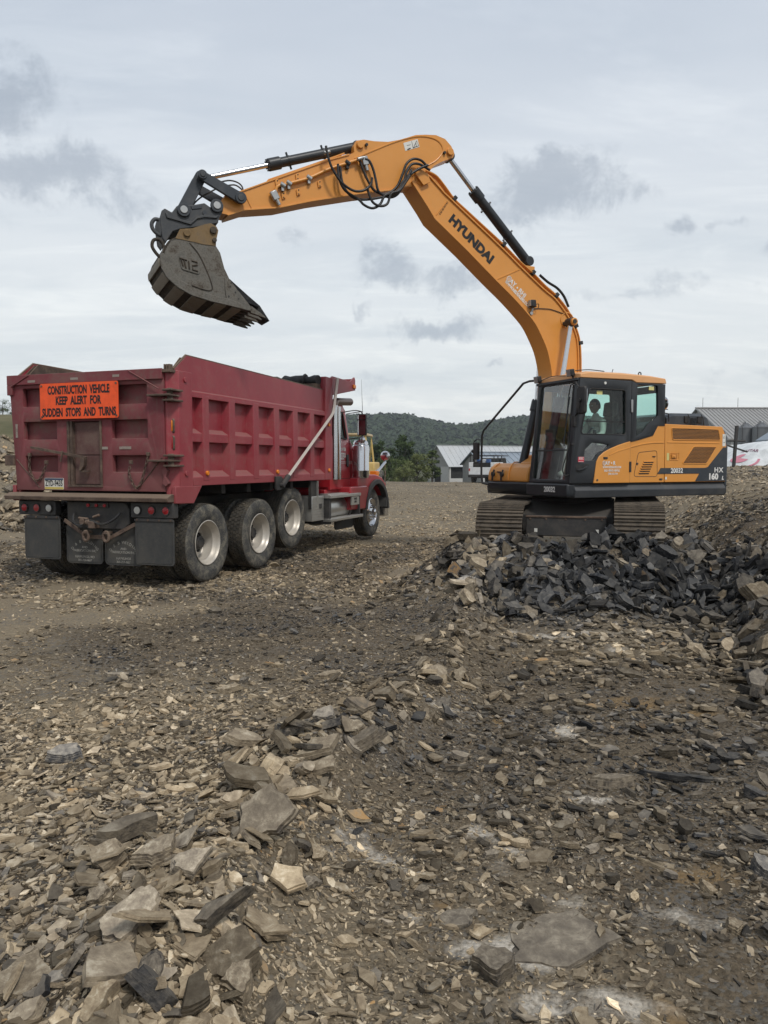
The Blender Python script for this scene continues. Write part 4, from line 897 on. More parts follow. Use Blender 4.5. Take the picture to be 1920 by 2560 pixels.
def mirror_set(y, s):
    o = empty('wing_mirror', (5.83, y, 2.33), 0, TR)
    b = MB(); b.prism(rrect(-.095, .095, -.20, .21, .03), -.03, .03, 'x'); q = b.build('mirror_head', M['plastic'], o, bev=.01)
    b = MB(); b.prism(rrect(-.08, .08, -.185, .09, .02), -.034, -.030, 'x'); b.prism(rrect(-.08, .08, .105, .195, .02), -.034, -.030, 'x'); b.build('mirror_glass', M['mirror'], q)
    b = MB(); b.tube(spline([(.0, 0, .21), (-.03, .02*s, .26), (-.15, .12*s, .27), (-.35, .30*s, .22), (-.25, .34*s, .24)][:4]), .010, 6); b.tube([(.0, 0, -.20), (-.02, 0, -.24), (.15, .33*s, -.26)], .010, 6); b.tube([(0, .0, .26), (.0, .33*s, .22)], .008, 6); b.tube([(0.03, 0, .21), (.03, 0, -.24)], .011, 6); b.build('mirror_bracket', M['plastic'], o)
    b = MB(); b.lathe([(-.03, .0005), (-.028, .05), (-.012, .072), (.02, .06), (.03, .0005)], (0, 0, -.285), 'x', 24); b.build('spot_mirror', M['chrome'], o)
mirror_set(-.17, 1); mirror_set(2.67, -1)
def fender_mirror(y, s):
    o = empty('fender_mirror', (8.05, y, 1.30), 0, TR)
    b = MB(); b.lathe([(-.03, .0005), (-.028, .07), (-.01, .108), (.0, .112), (.035, .085), (.05, .0005)], (0, 0, .46), 'x', 32); b.build('mirror_head', M['chrome'], o)
    b = MB(); b.tube([(.01, 0, .40), (.0, 0, .28), (-.42, .22*s, .02)], .012, 6); b.tube([(-.02, 0, .36), (.03, 0, -.3)], .006, 5); b.build('mirror_stay', M['chrome'], o)
fender_mirror(.16, 1); fender_mirror(2.34, -1)
m = MB(); m.cyl((7.62, .22, 1.36), (8.0, .14, 1.62), .032, 12); m.build('fender_stay', M['chrome'], TR)
m = MB(); m.box(7.46, 7.60, .14, .30, 1.315, 1.43); m.build('turn_lamp', M['amber'], TR, bev=.01)
m = MB(); m.tube([(6.04, -.1, 2.50), (5.97, -.1, 3.22)], [.006, .002], 5); m.tube([(6.04, -.1, 2.38), (6.04, -.1, 2.52)], .012, 6); m.build('whip_antenna', M['plastic'], TR)
m = MB(); m.tube([(5.55, .6, 2.74), (5.53, .6, 2.98)], .004, 5); m.build('roof_antenna', M['plastic'], TR)
# tank, steps, toolbox
m = MB(); m.lathe([(4.60, .0005), (4.605, .20), (4.64, .27), (4.68, .285), (5.86, .285), (5.90, .27), (5.935, .20), (5.94, .0005)], (0, .33, .745), 'x', 36); fk = m.build('fuel_tank', M['alum'], TR, 40)
for x in (4.78, 5.72):
    m = MB(); m.lathe([(x-.03, .287), (x-.03, .293), (x+.03, .293), (x+.03, .287)], (0, .33, .745), 'x', 36); m.build('tank_band', M['darksteel'], fk)
m = MB(); m.box(4.66, 6.0, .02, .30, 1.0, 1.035); m.build('tank_top', M['alum'], fk, bev=.006)
for (a, b, z, y0, y1) in ((4.50, 5.95, .965, -.10, .06), (4.50, 6.06, .545, -.10, .06)):
    m = MB(); m.box(a, b, y0, y1, z, z+.055); m.build('cab_step', M['alum'], TR, bev=.006)
m = MB(); m.box(5.48, 5.86, -.095, -.07, .80, .955); o = m.build('step_plate', M['alum'], TR)
text('WEST\nMFG', .055, (5.67, -.097, .885), (1, 0, 0), (0, 0, 1), M['darksteel'], o, offset=.002)
m = MB(); m.box(4.52, 4.60, -.06, .5, .50, 1.0); m.box(5.95, 6.0, -.06, .4, .50, 1.0); m.build('step_bracket', M['darksteel'], TR, bev=.006)
m = MB(); m.box(3.97, 4.46, .02, .45, .585, 1.02); o = m.build('toolbox', M['alum'], TR, bev=.008)
m = MB()
for i in range(11):
    for j in range(9): 
        x, z = 4.0+.042*i+(.02 if j % 2 else 0), .62+.045*j; m.prism([(x-.014, z), (x, z+.005), (x+.014, z), (x, z-.005)], .014, .0195)
m.build('tread_plate_pattern', M['alum'], o)
m = MB(); m.box(4.26, 4.34, .004, .0195, .80, .88); m.build('box_latch', M['darksteel'], o)
m = MB(); m.box(3.95, 4.17, .03, .08, .80, 1.29); m.build('mud_shield', M['frame'], TR)
m = MB(); m.box(4.165, 4.185, .0, .07, .80, 1.29); m.build('shield_edge', M['alum'], TR)
m = MB(); m.prism(rrect(5.6, 6.52, .30, .62, .08), .30, .33); m.build('mud_flap', M['flap'], TR)

# ================================================================== ORANGE EXCAVATOR (upper works: x forward = towards the truck, y to its left = towards the camera)
EX = empty('excavator', (3.27, 13.4, 0), R(90+115))
tag(EX, 'orange tracked excavator with black cab, boom raised and bucket over the truck bed', 'excavator')
# ---- undercarriage, turned across the upper works
UC = empty('undercarriage', (0, 0, 0), R(73)-R(205), EX)     # x along the tracks (away from the camera), y to the left of that
m = MB(); m.box(-1.42, -1.24, -.62, .62, .44, .76); m.box(-1.30, -.5, -.62, .62, .50, .60); m.build('cross_beam', M['darksteel'], UC, bev=.015)
m = MB(); m.prism([(-1.1, .76), (-.55, .97), (.55, .97), (1.1, .76), (1.1, .45), (-1.1, .45)], -.72, .72); m.box(-.9, -.5, -1.0, 1.0, .4, .75); m.box(.5, .9, -1.0, 1.0, .4, .75); m.build('car_body', M['darksteel'], UC, bev=.02)
for y in (-.48, .46):
    m = MB(); m.box(-1.424, -1.419, y-.025, y+.025, .50, .56); m.build('decal', M['decalw'], UC)
m = MB()
for y in (-.55, -.3, 0, .3, .55): m.cyl((-1.43, y, .71), (-1.41, y, .71), .016, 8)
m.box(-1.435, -1.40, -.62, .62, .735, .765); m.build('beam_lip', M['rust'], UC, bev=.004)
m = MB(); m.lathe([(.93, .50), (.93, .66), (1.0, .68), (1.02, .66), (1.06, .66), (1.07, .50)], (0, 0, 0), 'z', 40); m.build('slewing_ring', M['frame'], UC)
def shoe_mesh():
    mb = MB(); w2 = .36; mb.box(-.083, .083, -w2, w2, -.012, .006)
    for x in (-.070, .0, .062): mb.prism([(x-.010, .005), (x-.004, .032), (x+.006, .032), (x+.012, .005)], -w2, w2)
    me = mb.mesh('track_shoe', 0); me.materials.append(M['track']); return me
SHOE = shoe_mesh()
for s in (1, -1):
    cy = .985*s if s > 0 else -1.09; tk = empty('track', (0, cy, 0), 0, UC)
    r_ = .435; L2 = 1.44; zc = .505; per = 4*L2+2*PI*r_; n = int(per/.170)
    for k in range(n):
        q = per*k/n
        if q < 2*L2: x, z, a = -L2+q, zc+r_-.012*math.sin(PI*q/(2*L2))**.5, 0
        elif q < 2*L2+PI*r_: t = (q-2*L2)/r_; x, z, a = L2+math.sin(t)*r_, zc+math.cos(t)*r_, t
        elif q < 4*L2+PI*r_: x, z, a = L2-(q-2*L2-PI*r_), zc-r_, PI
        else: t = (q-4*L2-PI*r_)/r_; x, z, a = -L2-math.sin(t)*r_, zc-math.cos(t)*r_, PI+t
        o = link('track_shoe', SHOE, tk); o.location = (x, rng.uniform(-.003, .003), z); o.rotation_euler = (0, a+rng.uniform(-.02, .02), 0)
    m = MB(); m.prism([(-1.35, .30), (1.35, .30), (1.25, .72), (-1.25, .72)], -.13, .13); m.build('track_frame', M['frame'], tk, bev=.02)
    for x in (-L2, L2):
        m = MB(); m.cyl((x, -.12, zc), (x, .12, zc), r_-.03, 32); m.cyl((x, -.16, zc), (x, .16, zc), .16, 20); m.build('idler_wheel', M['track'], tk)
    for k in range(7):
        m = MB(); x = -1.05+.35*k; m.cyl((x, -.16, .19), (x, .16, .19), .09, 16); m.build('track_roller', M['track'], tk)
    m = MB(); m.box(-1.86, -1.4, (-.30 if s > 0 else .22), (-.22 if s > 0 else .30), .22, .64); m.build('track_guard', M['rust'], tk, bev=.01)

# ---- house
ff, ll = 1.25, -1.25
m = MB(); m.prism([(1.14, 1.27), (1.235, 1.20), (1.255, 1.06), (-1.14, 1.06), (-1.235, 1.20), (-1.14, 1.27)][:0]+[(1.20, 1.272), (1.262, 1.17), (1.23, 1.05), (-1.23, 1.05), (-1.262, 1.17), (-1.20, 1.272)], -2.30, .93, 'x')
m.build('revolving_frame', M['greyp'], EX, bev=.012)
m = MB(); m.prism([(1.225, 1.06), (1.255, 1.10), (1.255, 1.272), (.18, 1.272), (.18, 1.06)], .93, 1.085, 'x'); m.build('front_corner_block', M['blackp'], EX, bev=.03)
text('20032', .115, (1.093, .82, 1.175), (0, 1, 0), (0, 0, 1), M['white_ink'], EX, offset=.004, extr=.001)
EX.children[-1].scale = (1, 1, 1)
m = MB(); m.box(1.084, 1.095, .62, .65, 1.12, 1.22); m.build('rubber_buffer', M['plastic'], EX)
m = MB(); m.box(-2.25, -.9, -1.2, 1.17, 1.272, 2.205); m.box(-.9, .2, -1.2, .10, 1.272, 1.75); m.build('engine_housing', M['orange'], EX, bev=.02)
# left side doors
SD = EX
def side_panel(name, pts, y, th, mat, parent=EX, bev=.008, r=.0):
    p = rpoly(pts, r) if r else pts
    b = MB(); b.prism(p, y-th, y); return b.build(name, mat, parent, bev=bev)
d1 = side_panel('front_side_door', [(.605, 1.28), (.585, 1.40), (.55, 1.62), (.50, 1.70), (.41, 1.765), (.30, 1.815), (.13, 1.875), (-.05, 1.925), (-.126, 1.94), (-.126, 1.28)], 1.290, .07, M['orange'])
d2 = side_panel('middle_side_door', [(-.134, 1.28), (-.134, 1.943), (-.27, 1.995), (-.45, 2.03), (-.59, 2.055), (-.64, 2.09), (-.70, 2.20), (-.735, 2.235), (-.878, 2.235), (-.886, 1.28)], 1.258, .05, M['orange'])
d3 = side_panel('rear_side_door', [(-.894, 1.28), (-.886, 2.235), (-2.18, 2.215), (-2.235, 2.12), (-2.285, 1.90), (-2.29, 1.28)], 1.260, .05, M['orange'])
for o, pts in ((d1, [(.30, 1.72), (.12, 1.785), (-.12, 1.84)]), (d2, [(-.14, 1.845), (-.40, 1.90), (-.62, 1.925), (-.87, 1.93)]), (d3, [(-.93, 1.935), (-2.12, 1.935)])):
    m = MB(); m.tube([(a, 1.284 if o is d1 else 1.256, b) for a, b in pts], .013, 6); m.build('press_line', M['orange'], o)
gr = side_panel('charcoal_flash', [(-.80, 1.515), (-.735, 1.42), (-1.665, 1.42), (-1.575, 1.29), (-2.288, 1.29), (-2.288, 1.865), (-2.21, 1.865), (-1.86, 1.53), (-1.80, 1.515)], 1.266, .006, M['trim'], d3, bev=0)
def grille(name, poly, parent, horiz=True):
    g = empty(name, (0, 0, 0), 0, parent)
    b = MB(); b.prism(rpoly(poly, .03), 1.258, 1.264); b.build('grille_backing', M['plastic'], g)
    xs = [p[0] for p in poly]; zs = [p[1] for p in poly]
    def inside(x, z):
        c = False; j = len(poly)-1
        for i in range(len(poly)):
            if (poly[i][1] > z) != (poly[j][1] > z) and x < (poly[j][0]-poly[i][0])*(z-poly[i][1])/(poly[j][1]-poly[i][1])+poly[i][0]: c = not c
            j = i
        return c
    b = MB(); st = .030; row = 0; z = min(zs)+.008
    while z < max(zs):
        x = min(xs)+(st*.5 if row % 2 else 0)
        while x < max(xs):
            if inside(x-.008, z) and inside(x+.008, z) and inside(x, z-.008) and inside(x, z+.008): b.box(x-.0125, x+.0125, 1.262, 1.268, z-.0020, z+.0020)
            if inside(x, z) and inside(x, z+.022): b.box(x-.0012, x+.0012, 1.262, 1.267, z, z+.022)
            x += st
        z += .022; row += 1
    o = b.build('grille_mesh', M['orange'], g, 0); o['kind'] = 'stuff'
    b = MB(); P = rpoly(poly, .03); b.tube([(a, 1.264, c) for a, c in P+[P[0], P[1]]], .008, 6, False); b.build('grille_frame', M['orange'], g)
grille('upper_grille', [(-1.02, 2.175), (-2.085, 2.165), (-2.135, 1.985), (-1.045, 1.98)], d3)
grille('lower_grille', [(-1.525, 1.872), (-2.055, 1.872), (-1.825, 1.585), (-1.28, 1.588)], d3)
m = MB(); P = rpoly([(-.32, 1.765), (-.715, 1.80), (-.735, 1.375), (-.235, 1.38)], .05); m.tube([(a, 1.257, c) for a, c in P+[P[0]]], .005, 5); m.build('hatch_outline', M['plastic'], d2)
for k in range(6):
    z = 1.415+.036*k; x0, x1 = -.34-.02*k, -.555-.018*k
    m = MB(); m.prism([(x0, z), (x0-.005, z+.016), (x1, z+.018), (x1+.005, z+.002)], 1.255, 1.262); m.build('louvre', M['plastic'], d2)
    m = MB(); m.tube([(x0+.005, 1.262, z+.024), (x1, 1.262, z+.026)], .009, 6); m.build('louvre_lip', M['orange'], d2)
for (x0, x1, z0, z1, o, mt) in ((-.62, -.68, 1.695, 1.71, d2, 'plastic'), (.42, .34, 1.66, 1.69, d1, 'plastic'), (-.78, -.84, 1.32, 1.345, d2, 'plastic'), (-.105, -.145, 1.45, 1.62, d1, 'plastic')):
    m = MB(); dy = .03 if o is d1 else 0; m.box(x0, x1, 1.258+dy, 1.272+dy, z0, z1); m.build('door_latch', M[mt], o, bev=.004)
for (x, z, o) in ((-.30, 1.585, d2), (.535, 1.33, d1)):
    m = MB(); m.cyl((x, 1.25, z), (x, 1.272+(.026 if o is d1 else 0), z), .018, 14); m.build('lock', M['rust'], o, bev=.003)
m = MB(); P = rrect(-1.195, -.995, 1.645, 1.765, .015); m.tube([(a, 1.262, c) for a, c in P+[P[0]]], .006, 5); m.build('latch_surround', M['orange'], d3)
m = MB(); m.box(-1.155, -1.02, 1.262, 1.268, 1.665, 1.745); m.build('latch_recess', paint('orange_shadow_plate', (.50, .19, .03), .5, damt=.2, up=0), d3)
m = MB(); m.box(-1.11, -1.03, 1.268, 1.282, 1.68, 1.73); m.cyl((-1.07, 1.28, 1.705), (-1.07, 1.295, 1.705), .013, 10); m.build('paddle_latch', M['orange'], d3, bev=.004)
for (x0, x1, z0, z1, mt, o) in ((-.93, -.98, 1.64, 1.76, 'decaly', d3), (-.905, -.94, 1.325, 1.37, 'decalw', d3), (-2.19, -2.262, 1.885, 2.09, 'decalw', d3)):
    m = MB(); m.box(x0, x1, 1.2605, 1.2635, z0, z1); q = m.build('sticker', M[mt], o)
    if z1-z0 > .1 and x1 < -2:
        m = MB(); m.tube([(-2.225+.022, 1.2645, 2.02), (-2.225, 1.2645, 2.06), (-2.225-.022, 1.2645, 2.02), (-2.225+.022, 1.2645, 2.02)], .003, 4); m.tube([(-2.205, 1.2645, 1.945), (-2.245, 1.2645, 1.945), (-2.235, 1.2645, 1.955)], .003, 4); m.build('warning_mark', M['black_ink'], q)
U, V = (-1, 0, 0), (0, 0, 1)
text('20032', .108, (-1.155, 1.267, 1.468), U, V, M['white_ink'], d3, offset=.003, extr=.0008)
text('HX', .115, (-2.11, 1.268, 1.475), U, V, M['white_ink'], d3, offset=.003, extr=.0008, sx_=1.2, space=1.15)
text('160', .140, (-1.985, 1.268, 1.362), U, V, M['white_ink'], d3, offset=.0065, extr=.0008, sx_=1.12)
text('L', .085, (-2.21, 1.268, 1.34), U, V, M['white_ink'], d3, offset=.004, extr=.0008, shear=.2)
def logo(O, U, V, s, mat, parent, second=True):
    """white oval with three strokes, then the dealer's lettering"""
    Uv, Vv = Vector(U).normalized(), Vector(V).normalized(); Wv = Uv.cross(Vv)
    P3 = lambda a, b: Vector(O)+Uv*(a*s)+Vv*(b*s)+Wv*.001
    b = MB(); b.tube([P3(.33*math.cos(t), .42*math.sin(t)) for t in [2*PI*i/20 for i in range(21)]], .045*s, 5)
    for k in (-.15, 0, .15): b.tube([P3(k-.03, -.36), P3(k+.03, .36)], .03*s, 4)
    b.build('dealer_emblem', mat, parent)
    me = text('AY • R' if not second else 'AY • RHI', s*.95, P3((1.45 if not second else 1.85), 0), U, V, mat, parent, offset=.028*s, extr=.0008, sx_=.9)
logo((.405, 1.2925, 1.592), U, V, .085, M['white_ink'], d1, False)
text('WWW.NEDEALERS.COM', .046, (.245, 1.2925, 1.528), U, V, M['white_ink'], d1, offset=.0012, extr=.0008, sx_=.72)
text('SALES • SERVICE • RENTALS', .046, (.245, 1.2925, 1.475), U, V, M['white_ink'], d1, offset=.0012, extr=.0008, sx_=.56)
text('(508) 625-2764', .042, (.225, 1.2925, 1.425), U, V, M['white_ink'], d1, offset=.0008, extr=.0008, sx_=.72)
# counterweight
cwp = [(-2.298, 1.235), (-2.36, 1.225), (-2.44, 1.10), (-2.50, .7), (-2.52, 0), (-2.50, -.7), (-2.44, -1.10), (-2.36, -1.225), (-2.298, -1.235)]
m = MB(); ring = lambda z, k: [(-2.298-(p[0]+2.298)*-1*k if i not in (0, 8) else p[0], p[1]*(1-(1-k)*.06), z) for i, p in enumerate(cwp)]
m.loft([ring(1.04, .6), ring(1.08, .95), ring(1.30, 1.0), ring(1.86, 1.0), ring(2.05, .85), ring(2.17, .35)]); m.build('counterweight', M['trim'], EX, 50, bev=.01)
# engine hood hump and deck fittings
m = MB(); sec = lambda x, z, w: [(x, .95-w, 2.20), (x, .95-w, z-.05), (x, .95-w-.06, z), (x, -.35, z), (x, -.45, z-.05), (x, -.45, 2.20)]
m.loft([[(x, y, z) for x, y, z in sec(-1.22, 2.40, .0)], sec(-1.36, 2.445, 0), sec(-2.08, 2.455, 0), sec(-2.20, 2.42, .03), sec(-2.27, 2.24, .05)]); hm = m.build('engine_hood', M['trim'], EX, 35, bev=.025)
for x in (-1.66, -1.97):
    m = MB(); m.box(x-.045, x+.045, .935, .972, 2.285, 2.40); m.tube([(x-.03, .96, 2.44), (x-.055, .985, 2.36), (x-.075, .99, 2.22)], .010, 5); m.build('hood_hinge', M['plastic'], hm, bev=.005)
for k in range(5):
    x = -1.76-.035*k; m = MB(); m.prism([(x, 2.25), (x+.012, 2.25), (x-.018, 2.37), (x-.03, 2.37)], .95, .962); m.build('hood_slot', M['plastic'], hm)
m = MB(); m.lathe([(-.012, .0005), (-.01, .06), (.0, .085), (.02, .07), (.04, .0005)], (0, 0, 0), 'x', 24); o = m.build('rear_mirror', M['chrome'], EX); o.location = (-1.17, .95, 2.60); o.scale = (1, 1, 1.25)
m = MB(); m.tube([(-1.17, .95, 2.50), (-1.17, .95, 2.44), (-1.26, .95, 2.43), (-1.27, .95, 2.30)], .010, 6); m.tube([(-1.1, .95, 2.50), (-1.24, .95, 2.50)], .008, 5); m.build('mirror_stay', M['plastic'], EX)

# ---- cab shell
CA = empty('cab', (0, 0, 0), 0, EX)
y1, y0 = 1.235, .235
fx = lambda z: 1.045-(z-1.28)*.098          # raked front plane
door = [(fx(1.28), 1.28), (fx(2.92), 2.90), (-.142, 2.90), (-.142, 1.28)]
win = rpoly([(.70, 2.745), (-.015, 2.745), (-.035, 2.045), (.86, 2.045)], .05); low = rpoly([(.775, 1.80), (.63, 1.915), (.30, 1.885), (.34, 1.83), (.52, 1.745), (.60, 1.63), (.785, 1.63)], .025)
dp = link('cab_door', plate_mesh('cab_door', door, [win, low], .045, 'y', y1+.018, .008), CA, M['blackp'])
m = MB(); m.prism(win, y1+.012, y1+.016); m.build('door_window', M['glass'], dp)
m = MB(); m.prism(low, y1+.012, y1+.016); m.build('door_window', M['glassd'], dp)
m = MB(); m.tube([(a, y1+.042, b) for a, b in win+[win[0]]], .009, 5); m.build('window_seal', M['plastic'], dp)
m = MB(); m.box(.86, -.03, y1+.0165, y1+.028, 2.235, 2.252); m.build('window_rail', M['plastic'], dp)
rq = [(-.150, 1.93), (-.150, 2.90), (-.235, 2.875), (-.86, 2.875), (-.865, 2.20), (-.72, 2.20), (-.62, 2.04), (-.30, 1.96)]
rw = rpoly([(-.27, 2.865-.02), (-.70, 2.845), (-.715, 2.36), (-.50, 2.22), (-.40, 2.10), (-.26, 2.02)], .03)
rp = link('rear_quarter', plate_mesh('rear_quarter', rq, [rw], .05, 'y', y1+.010, .006), CA, M['blackp'])
m = MB(); m.prism(rw, y1+.004, y1+.008); m.build('quarter_window', M['glass'], rp)
# far side, back, front
far = [(fx(1.28), 1.28), (fx(2.92), 2.90), (-.86, 2.875), (-.86, 1.28)]
fp = link('far_side', plate_mesh('far_side', far, [rpoly([(.78, 2.78), (.10, 2.78), (.10, 1.85), (.88, 1.85)], .04), rpoly([(.0, 2.78), (-.62, 2.78), (-.62, 2.2), (.0, 2.2)], .04)], .04, 'y', y0, .006), CA, M['blackp'])
m = MB(); m.prism([(.79, 2.79), (.09, 2.79), (.09, 1.84), (.89, 1.84)], y0-.003, y0+.003); m.prism([(.01, 2.79), (-.63, 2.79), (-.63, 2.19), (.01, 2.19)], y0-.003, y0+.003); m.build('side_window', M['glass'], fp)
bp_ = link('cab_back', plate_mesh('cab_back', [(y0, 1.28), (y1, 1.28), (y1, 2.87), (y0, 2.87)], [rrect(y0+.12, y1-.12, 2.25, 2.75, .05)], .04, 'x', -.85, .006), CA, M['blackp'])
m = MB(); m.prism([(y, z) for y, z in rrect(y0+.11, y1-.11, 2.24, 2.76, .05)], -.853, -.847, 'x'); m.build('back_window', M['glass'], bp_)
SH = Matrix(((1, 0, -.098, .098*1.28), (0, 1, 0, 0), (0, 0, 1, 0), (0, 0, 0, 1)))
me = plate_mesh('front_frame', [(y0-.02, 1.28), (y1+.03, 1.28), (y1+.02, 2.90), (y0, 2.90)], [rpoly([(y0+.065, 1.335), (y1-.08, 1.335), (y1-.075, 2.84), (y0+.085, 2.84)], .04)], .05, 'x', 1.03, .008); me.transform(SH); fr = link('front_frame', me, CA, M['blackp'])
me = MB().box(1.022, 1.028, y0+.06, y1-.07, 1.80, 2.85).mesh('w'); me.transform(SH); w1 = link('front_window', me, fr, M['glassd'])
me = MB().box(1.018, 1.024, y0+.06, y1-.07, 1.33, 1.80).mesh('w'); me.transform(SH); link('lower_front_window', me, fr, M['glassd'])
me = MB().box(1.01, 1.036, y0+.06, y1-.07, 1.785, 1.81).mesh('w'); me.transform(SH); link('window_bar', me, fr, M['plastic'])
for yy in (y0+.075, y1-.09):
    m = MB(); m.tube([(fx(1.36)+.01, yy, 1.36), (fx(2.80)+.01, yy, 2.80)], .012, 5); m.build('window_rail', M['plastic'], fr)
m = MB(); m.tube([(fx(2.82)+.03, y1-.02, 2.83), (fx(2.79)+.03, y1-.13, 2.80), (fx(2.7)+.03, y1-.16, 2.68), (fx(1.86)+.03, y1-.16, 1.86)], .010, 5); m.tube([(fx(2.6)+.035, y1-.12, 2.62), (fx(1.9)+.035, y1-.17, 1.92)], .008, 5); m.build('wiper', M['plastic'], fr)
m = MB(); m.tube(spline([(fx(1.95)+.02, y1+.01, 1.95), (fx(1.6)+.09, y1-.22, 1.62), (fx(1.45)+.09, y1-.18, 1.44), (fx(1.4)+.03, y1+.0, 1.42)][:0]+[(fx(1.9)+.02, y1-.03, 1.92), (fx(1.7)+.05, y1-.06, 1.70), (fx(1.5)+.06, y1-.10, 1.50), (fx(1.4)+.05, y1-.04, 1.40), (fx(1.42)+.01, y1+.01, 1.42)]), .011, 6); m.build('grab_handle', M['plastic'], fr)
m = MB(); m.box(fx(2.2)-.02, fx(2.2)+.04, y1-.03, y1+.05, 2.15, 2.32); m.box(fx(1.9), fx(1.9)+.03, y1-.02, y1+.035, 1.86, 1.90); m.build('door_stop', M['plastic'], dp, bev=.006)
m = MB(); m.box(-.125, -.165, y1+.04, y1+.06, 2.40, 2.60); m.build('door_hinge', M['bare'], dp, bev=.005)
m = MB(); m.cyl((.40, y1+.04, 2.84), (.40, y1+.052, 2.84), .022, 14); m.build('door_button', M['decalw'], dp)
m = MB(); m.prism(rpoly([(.95, 1.52), (.93, 1.58), (.68, 1.58), (.74, 1.52), (.84, 1.45), (.93, 1.46)], .02), y1+.040, y1+.047); m.build('handle_recess', M['plastic'], dp)
m = MB(); m.tube(spline([(.92, y1+.055, 1.485), (.84, y1+.07, 1.50), (.74, y1+.062, 1.545)]), .014, 6); m.build('door_handle', M['blackp'], dp)
m = MB(); m.box(.905, .79, y1+.040, y1+.043, 1.61, 1.69); o = m.build('sticker', M['decalr'], dp)
m = MB()
for z in (1.616, 1.65, 1.684): m.box(.895, .80, y1+.043, y1+.0445, z-.003, z+.003)
m.build('sticker_lines', M['decalw'], o); text('SEAT BELT', .018, (.848, y1+.045, 1.667), U, V, M['decalw'], o, offset=.001, extr=.0005)
for (x, z, o) in ((.54, 2.69, dp), (-.52, 2.80, rp)):
    m = MB(); m.box(x, x-.11, y1+.0165, y1+.018, z-.03, z+.03); m.build('window_sticker', M['decaly'], o)
# roof
m = MB(); roofp = lambda y, k: [(.875, y, 2.905), (.875-.01, y, 2.965+.02*k), (.70, y, 2.995+.03*k), (.0, y, 3.0+.035*k), (-.60, y, 2.985+.03*k), (-.86, y, 2.965+.02*k), (-.885, y, 2.885), (-.245, y, 2.875), (-.15, y, 2.915)]
m.loft([roofp(y1+.035, 0), roofp(y1-.06, .8), roofp(.75, 1), roofp(y0+.06, .8), roofp(y0-.03, 0)]); rf = m.build('cab_roof', M['roofor'], CA, 35, bev=.012)
m = MB(); m.box(.80, .93, y0-.02, y1+.02, 2.862, 2.902); m.build('roof_edge', M['blackp'], CA, bev=.006)
for (x, y, z) in ((.93, y0+.02, 2.965), (.93, y1-.14, 2.99)):
    o = empty('work_lamp', (x, y, z), 0, CA)
    m = MB(); m.prism([(-.05, -.045), (.03, -.06), (.05, .05), (-.03, .06)], -.06, .06); m.build('lamp_housing', M['plastic'], o, bev=.012)
    m = MB(); m.prism([(.034, -.05), (.053, .042), (.049, .045), (.030, -.052)], -.048, .048); m.build('lamp_glass', M['bare'], o)
    m = MB(); m.tube([(-.04, .0, -.03), (-.06, 0, -.10)], .014, 6); m.build('lamp_foot', M['plastic'], o)
m = MB(); m.tube(spline([(.93, y0+.06, 2.935), (.90, .6, 2.985), (.93, y1-.2, 2.95)]), .007, 5); m.tube(spline([(.88, y1-.08, 3.02), (.6, y1-.1, 3.05), (.3, y1-.1, 3.04)]), .008, 5); m.build('lamp_wire', M['plastic'], rf)
m = MB(); m.tube([(-.56+.028*math.cos(a), 1.0, 3.055+.028*math.sin(a)) for a in [2*PI*i/14 for i in range(15)]], .010, 6); m.build('lifting_eye', M['plastic'], rf)
m = MB(); m.tube([(-.05, .9, 3.03), (-.085, .9, 3.12)], .006, 5); m.cyl((.14, .95, 3.03), (.14, .95, 3.05), .025, 10); m.build('roof_aerial', M['plastic'], rf)
o = empty('door_mirror', (.93, 1.36, 2.55), 0, CA)
m = MB(); m.prism(rrect(-.10, .105, -.21, .21, .045), -.035, .025, 'x'); m.build('mirror_housing', M['plastic'], o, 50, bev=.022, seg=3)
m = MB(); m.prism(rrect(-.085, .09, -.19, .19, .035), -.04, -.036, 'x'); m.build('mirror_glass', M['mirror'], o)
m = MB(); m.tube([(.03, 0, -.0), (.05, -.02, -.18), (.03, -.13, -.26)], .012, 6); m.tube([(.03, -.02, .2), (.02, -.10, .27), (.0, -.13, .29)], .010, 6); m.cyl((.02, .0, .0), (.05, 0, .0), .03, 10); m.build('mirror_arm', M['plastic'], o)
# cab inside
IN = empty('cab_interior', (0, 0, 0), 0, CA)
m = MB(); m.box(-.84, 1.0, y0+.02, y1-.02, 1.25, 1.29); m.build('floor', M['plastic'], IN)
m = MB(); m.loft([[(x, y, z) for x, y, z in ((-.05, .50, 1.68), (-.05, .98, 1.68), (.42, .98, 1.70), (.42, .50, 1.70))], [(-.05, .50, 1.80), (-.05, .98, 1.80), (.44, .98, 1.83), (.44, .50, 1.83)]]); m.box(.0, .36, .56, .92, 1.29, 1.68); m.build('seat_base', M['plastic'], IN, bev=.04)
m = MB(); m.prism([(-.05, 1.78), (.08, 1.80), (-.10, 2.36), (-.22, 2.36)], .52, .96); m.build('seat_back', M['plastic'], IN, bev=.04)
m = MB(); m.prism([(-.15, 2.36), (-.11, 2.36), (-.14, 2.60), (-.25, 2.60), (-.24, 2.38)], .62, .86); m.build('headrest', M['plastic'], IN, bev=.04)
for y in (.40, 1.06):
    m = MB(); m.box(.0, .45, y-.06, y+.06, 1.5, 1.88); m.build('console', M['plastic'], IN, bev=.03)
    m = MB(); m.tube([(.38, y, 1.88), (.40, y, 2.02)], .014, 8); m.tube([(.40, y, 2.02), (.41, y, 2.12)], [.022, .028], 10); m.build('joystick', M['plastic'], IN)
for y in (.62, .82):
    m = MB(); m.tube([(.82, y, 1.3), (.74, y, 1.75)], .012, 6); m.box(.70, .86, y-.06, y+.06, 1.32, 1.35); m.build('travel_pedal', M['darksteel'], IN)
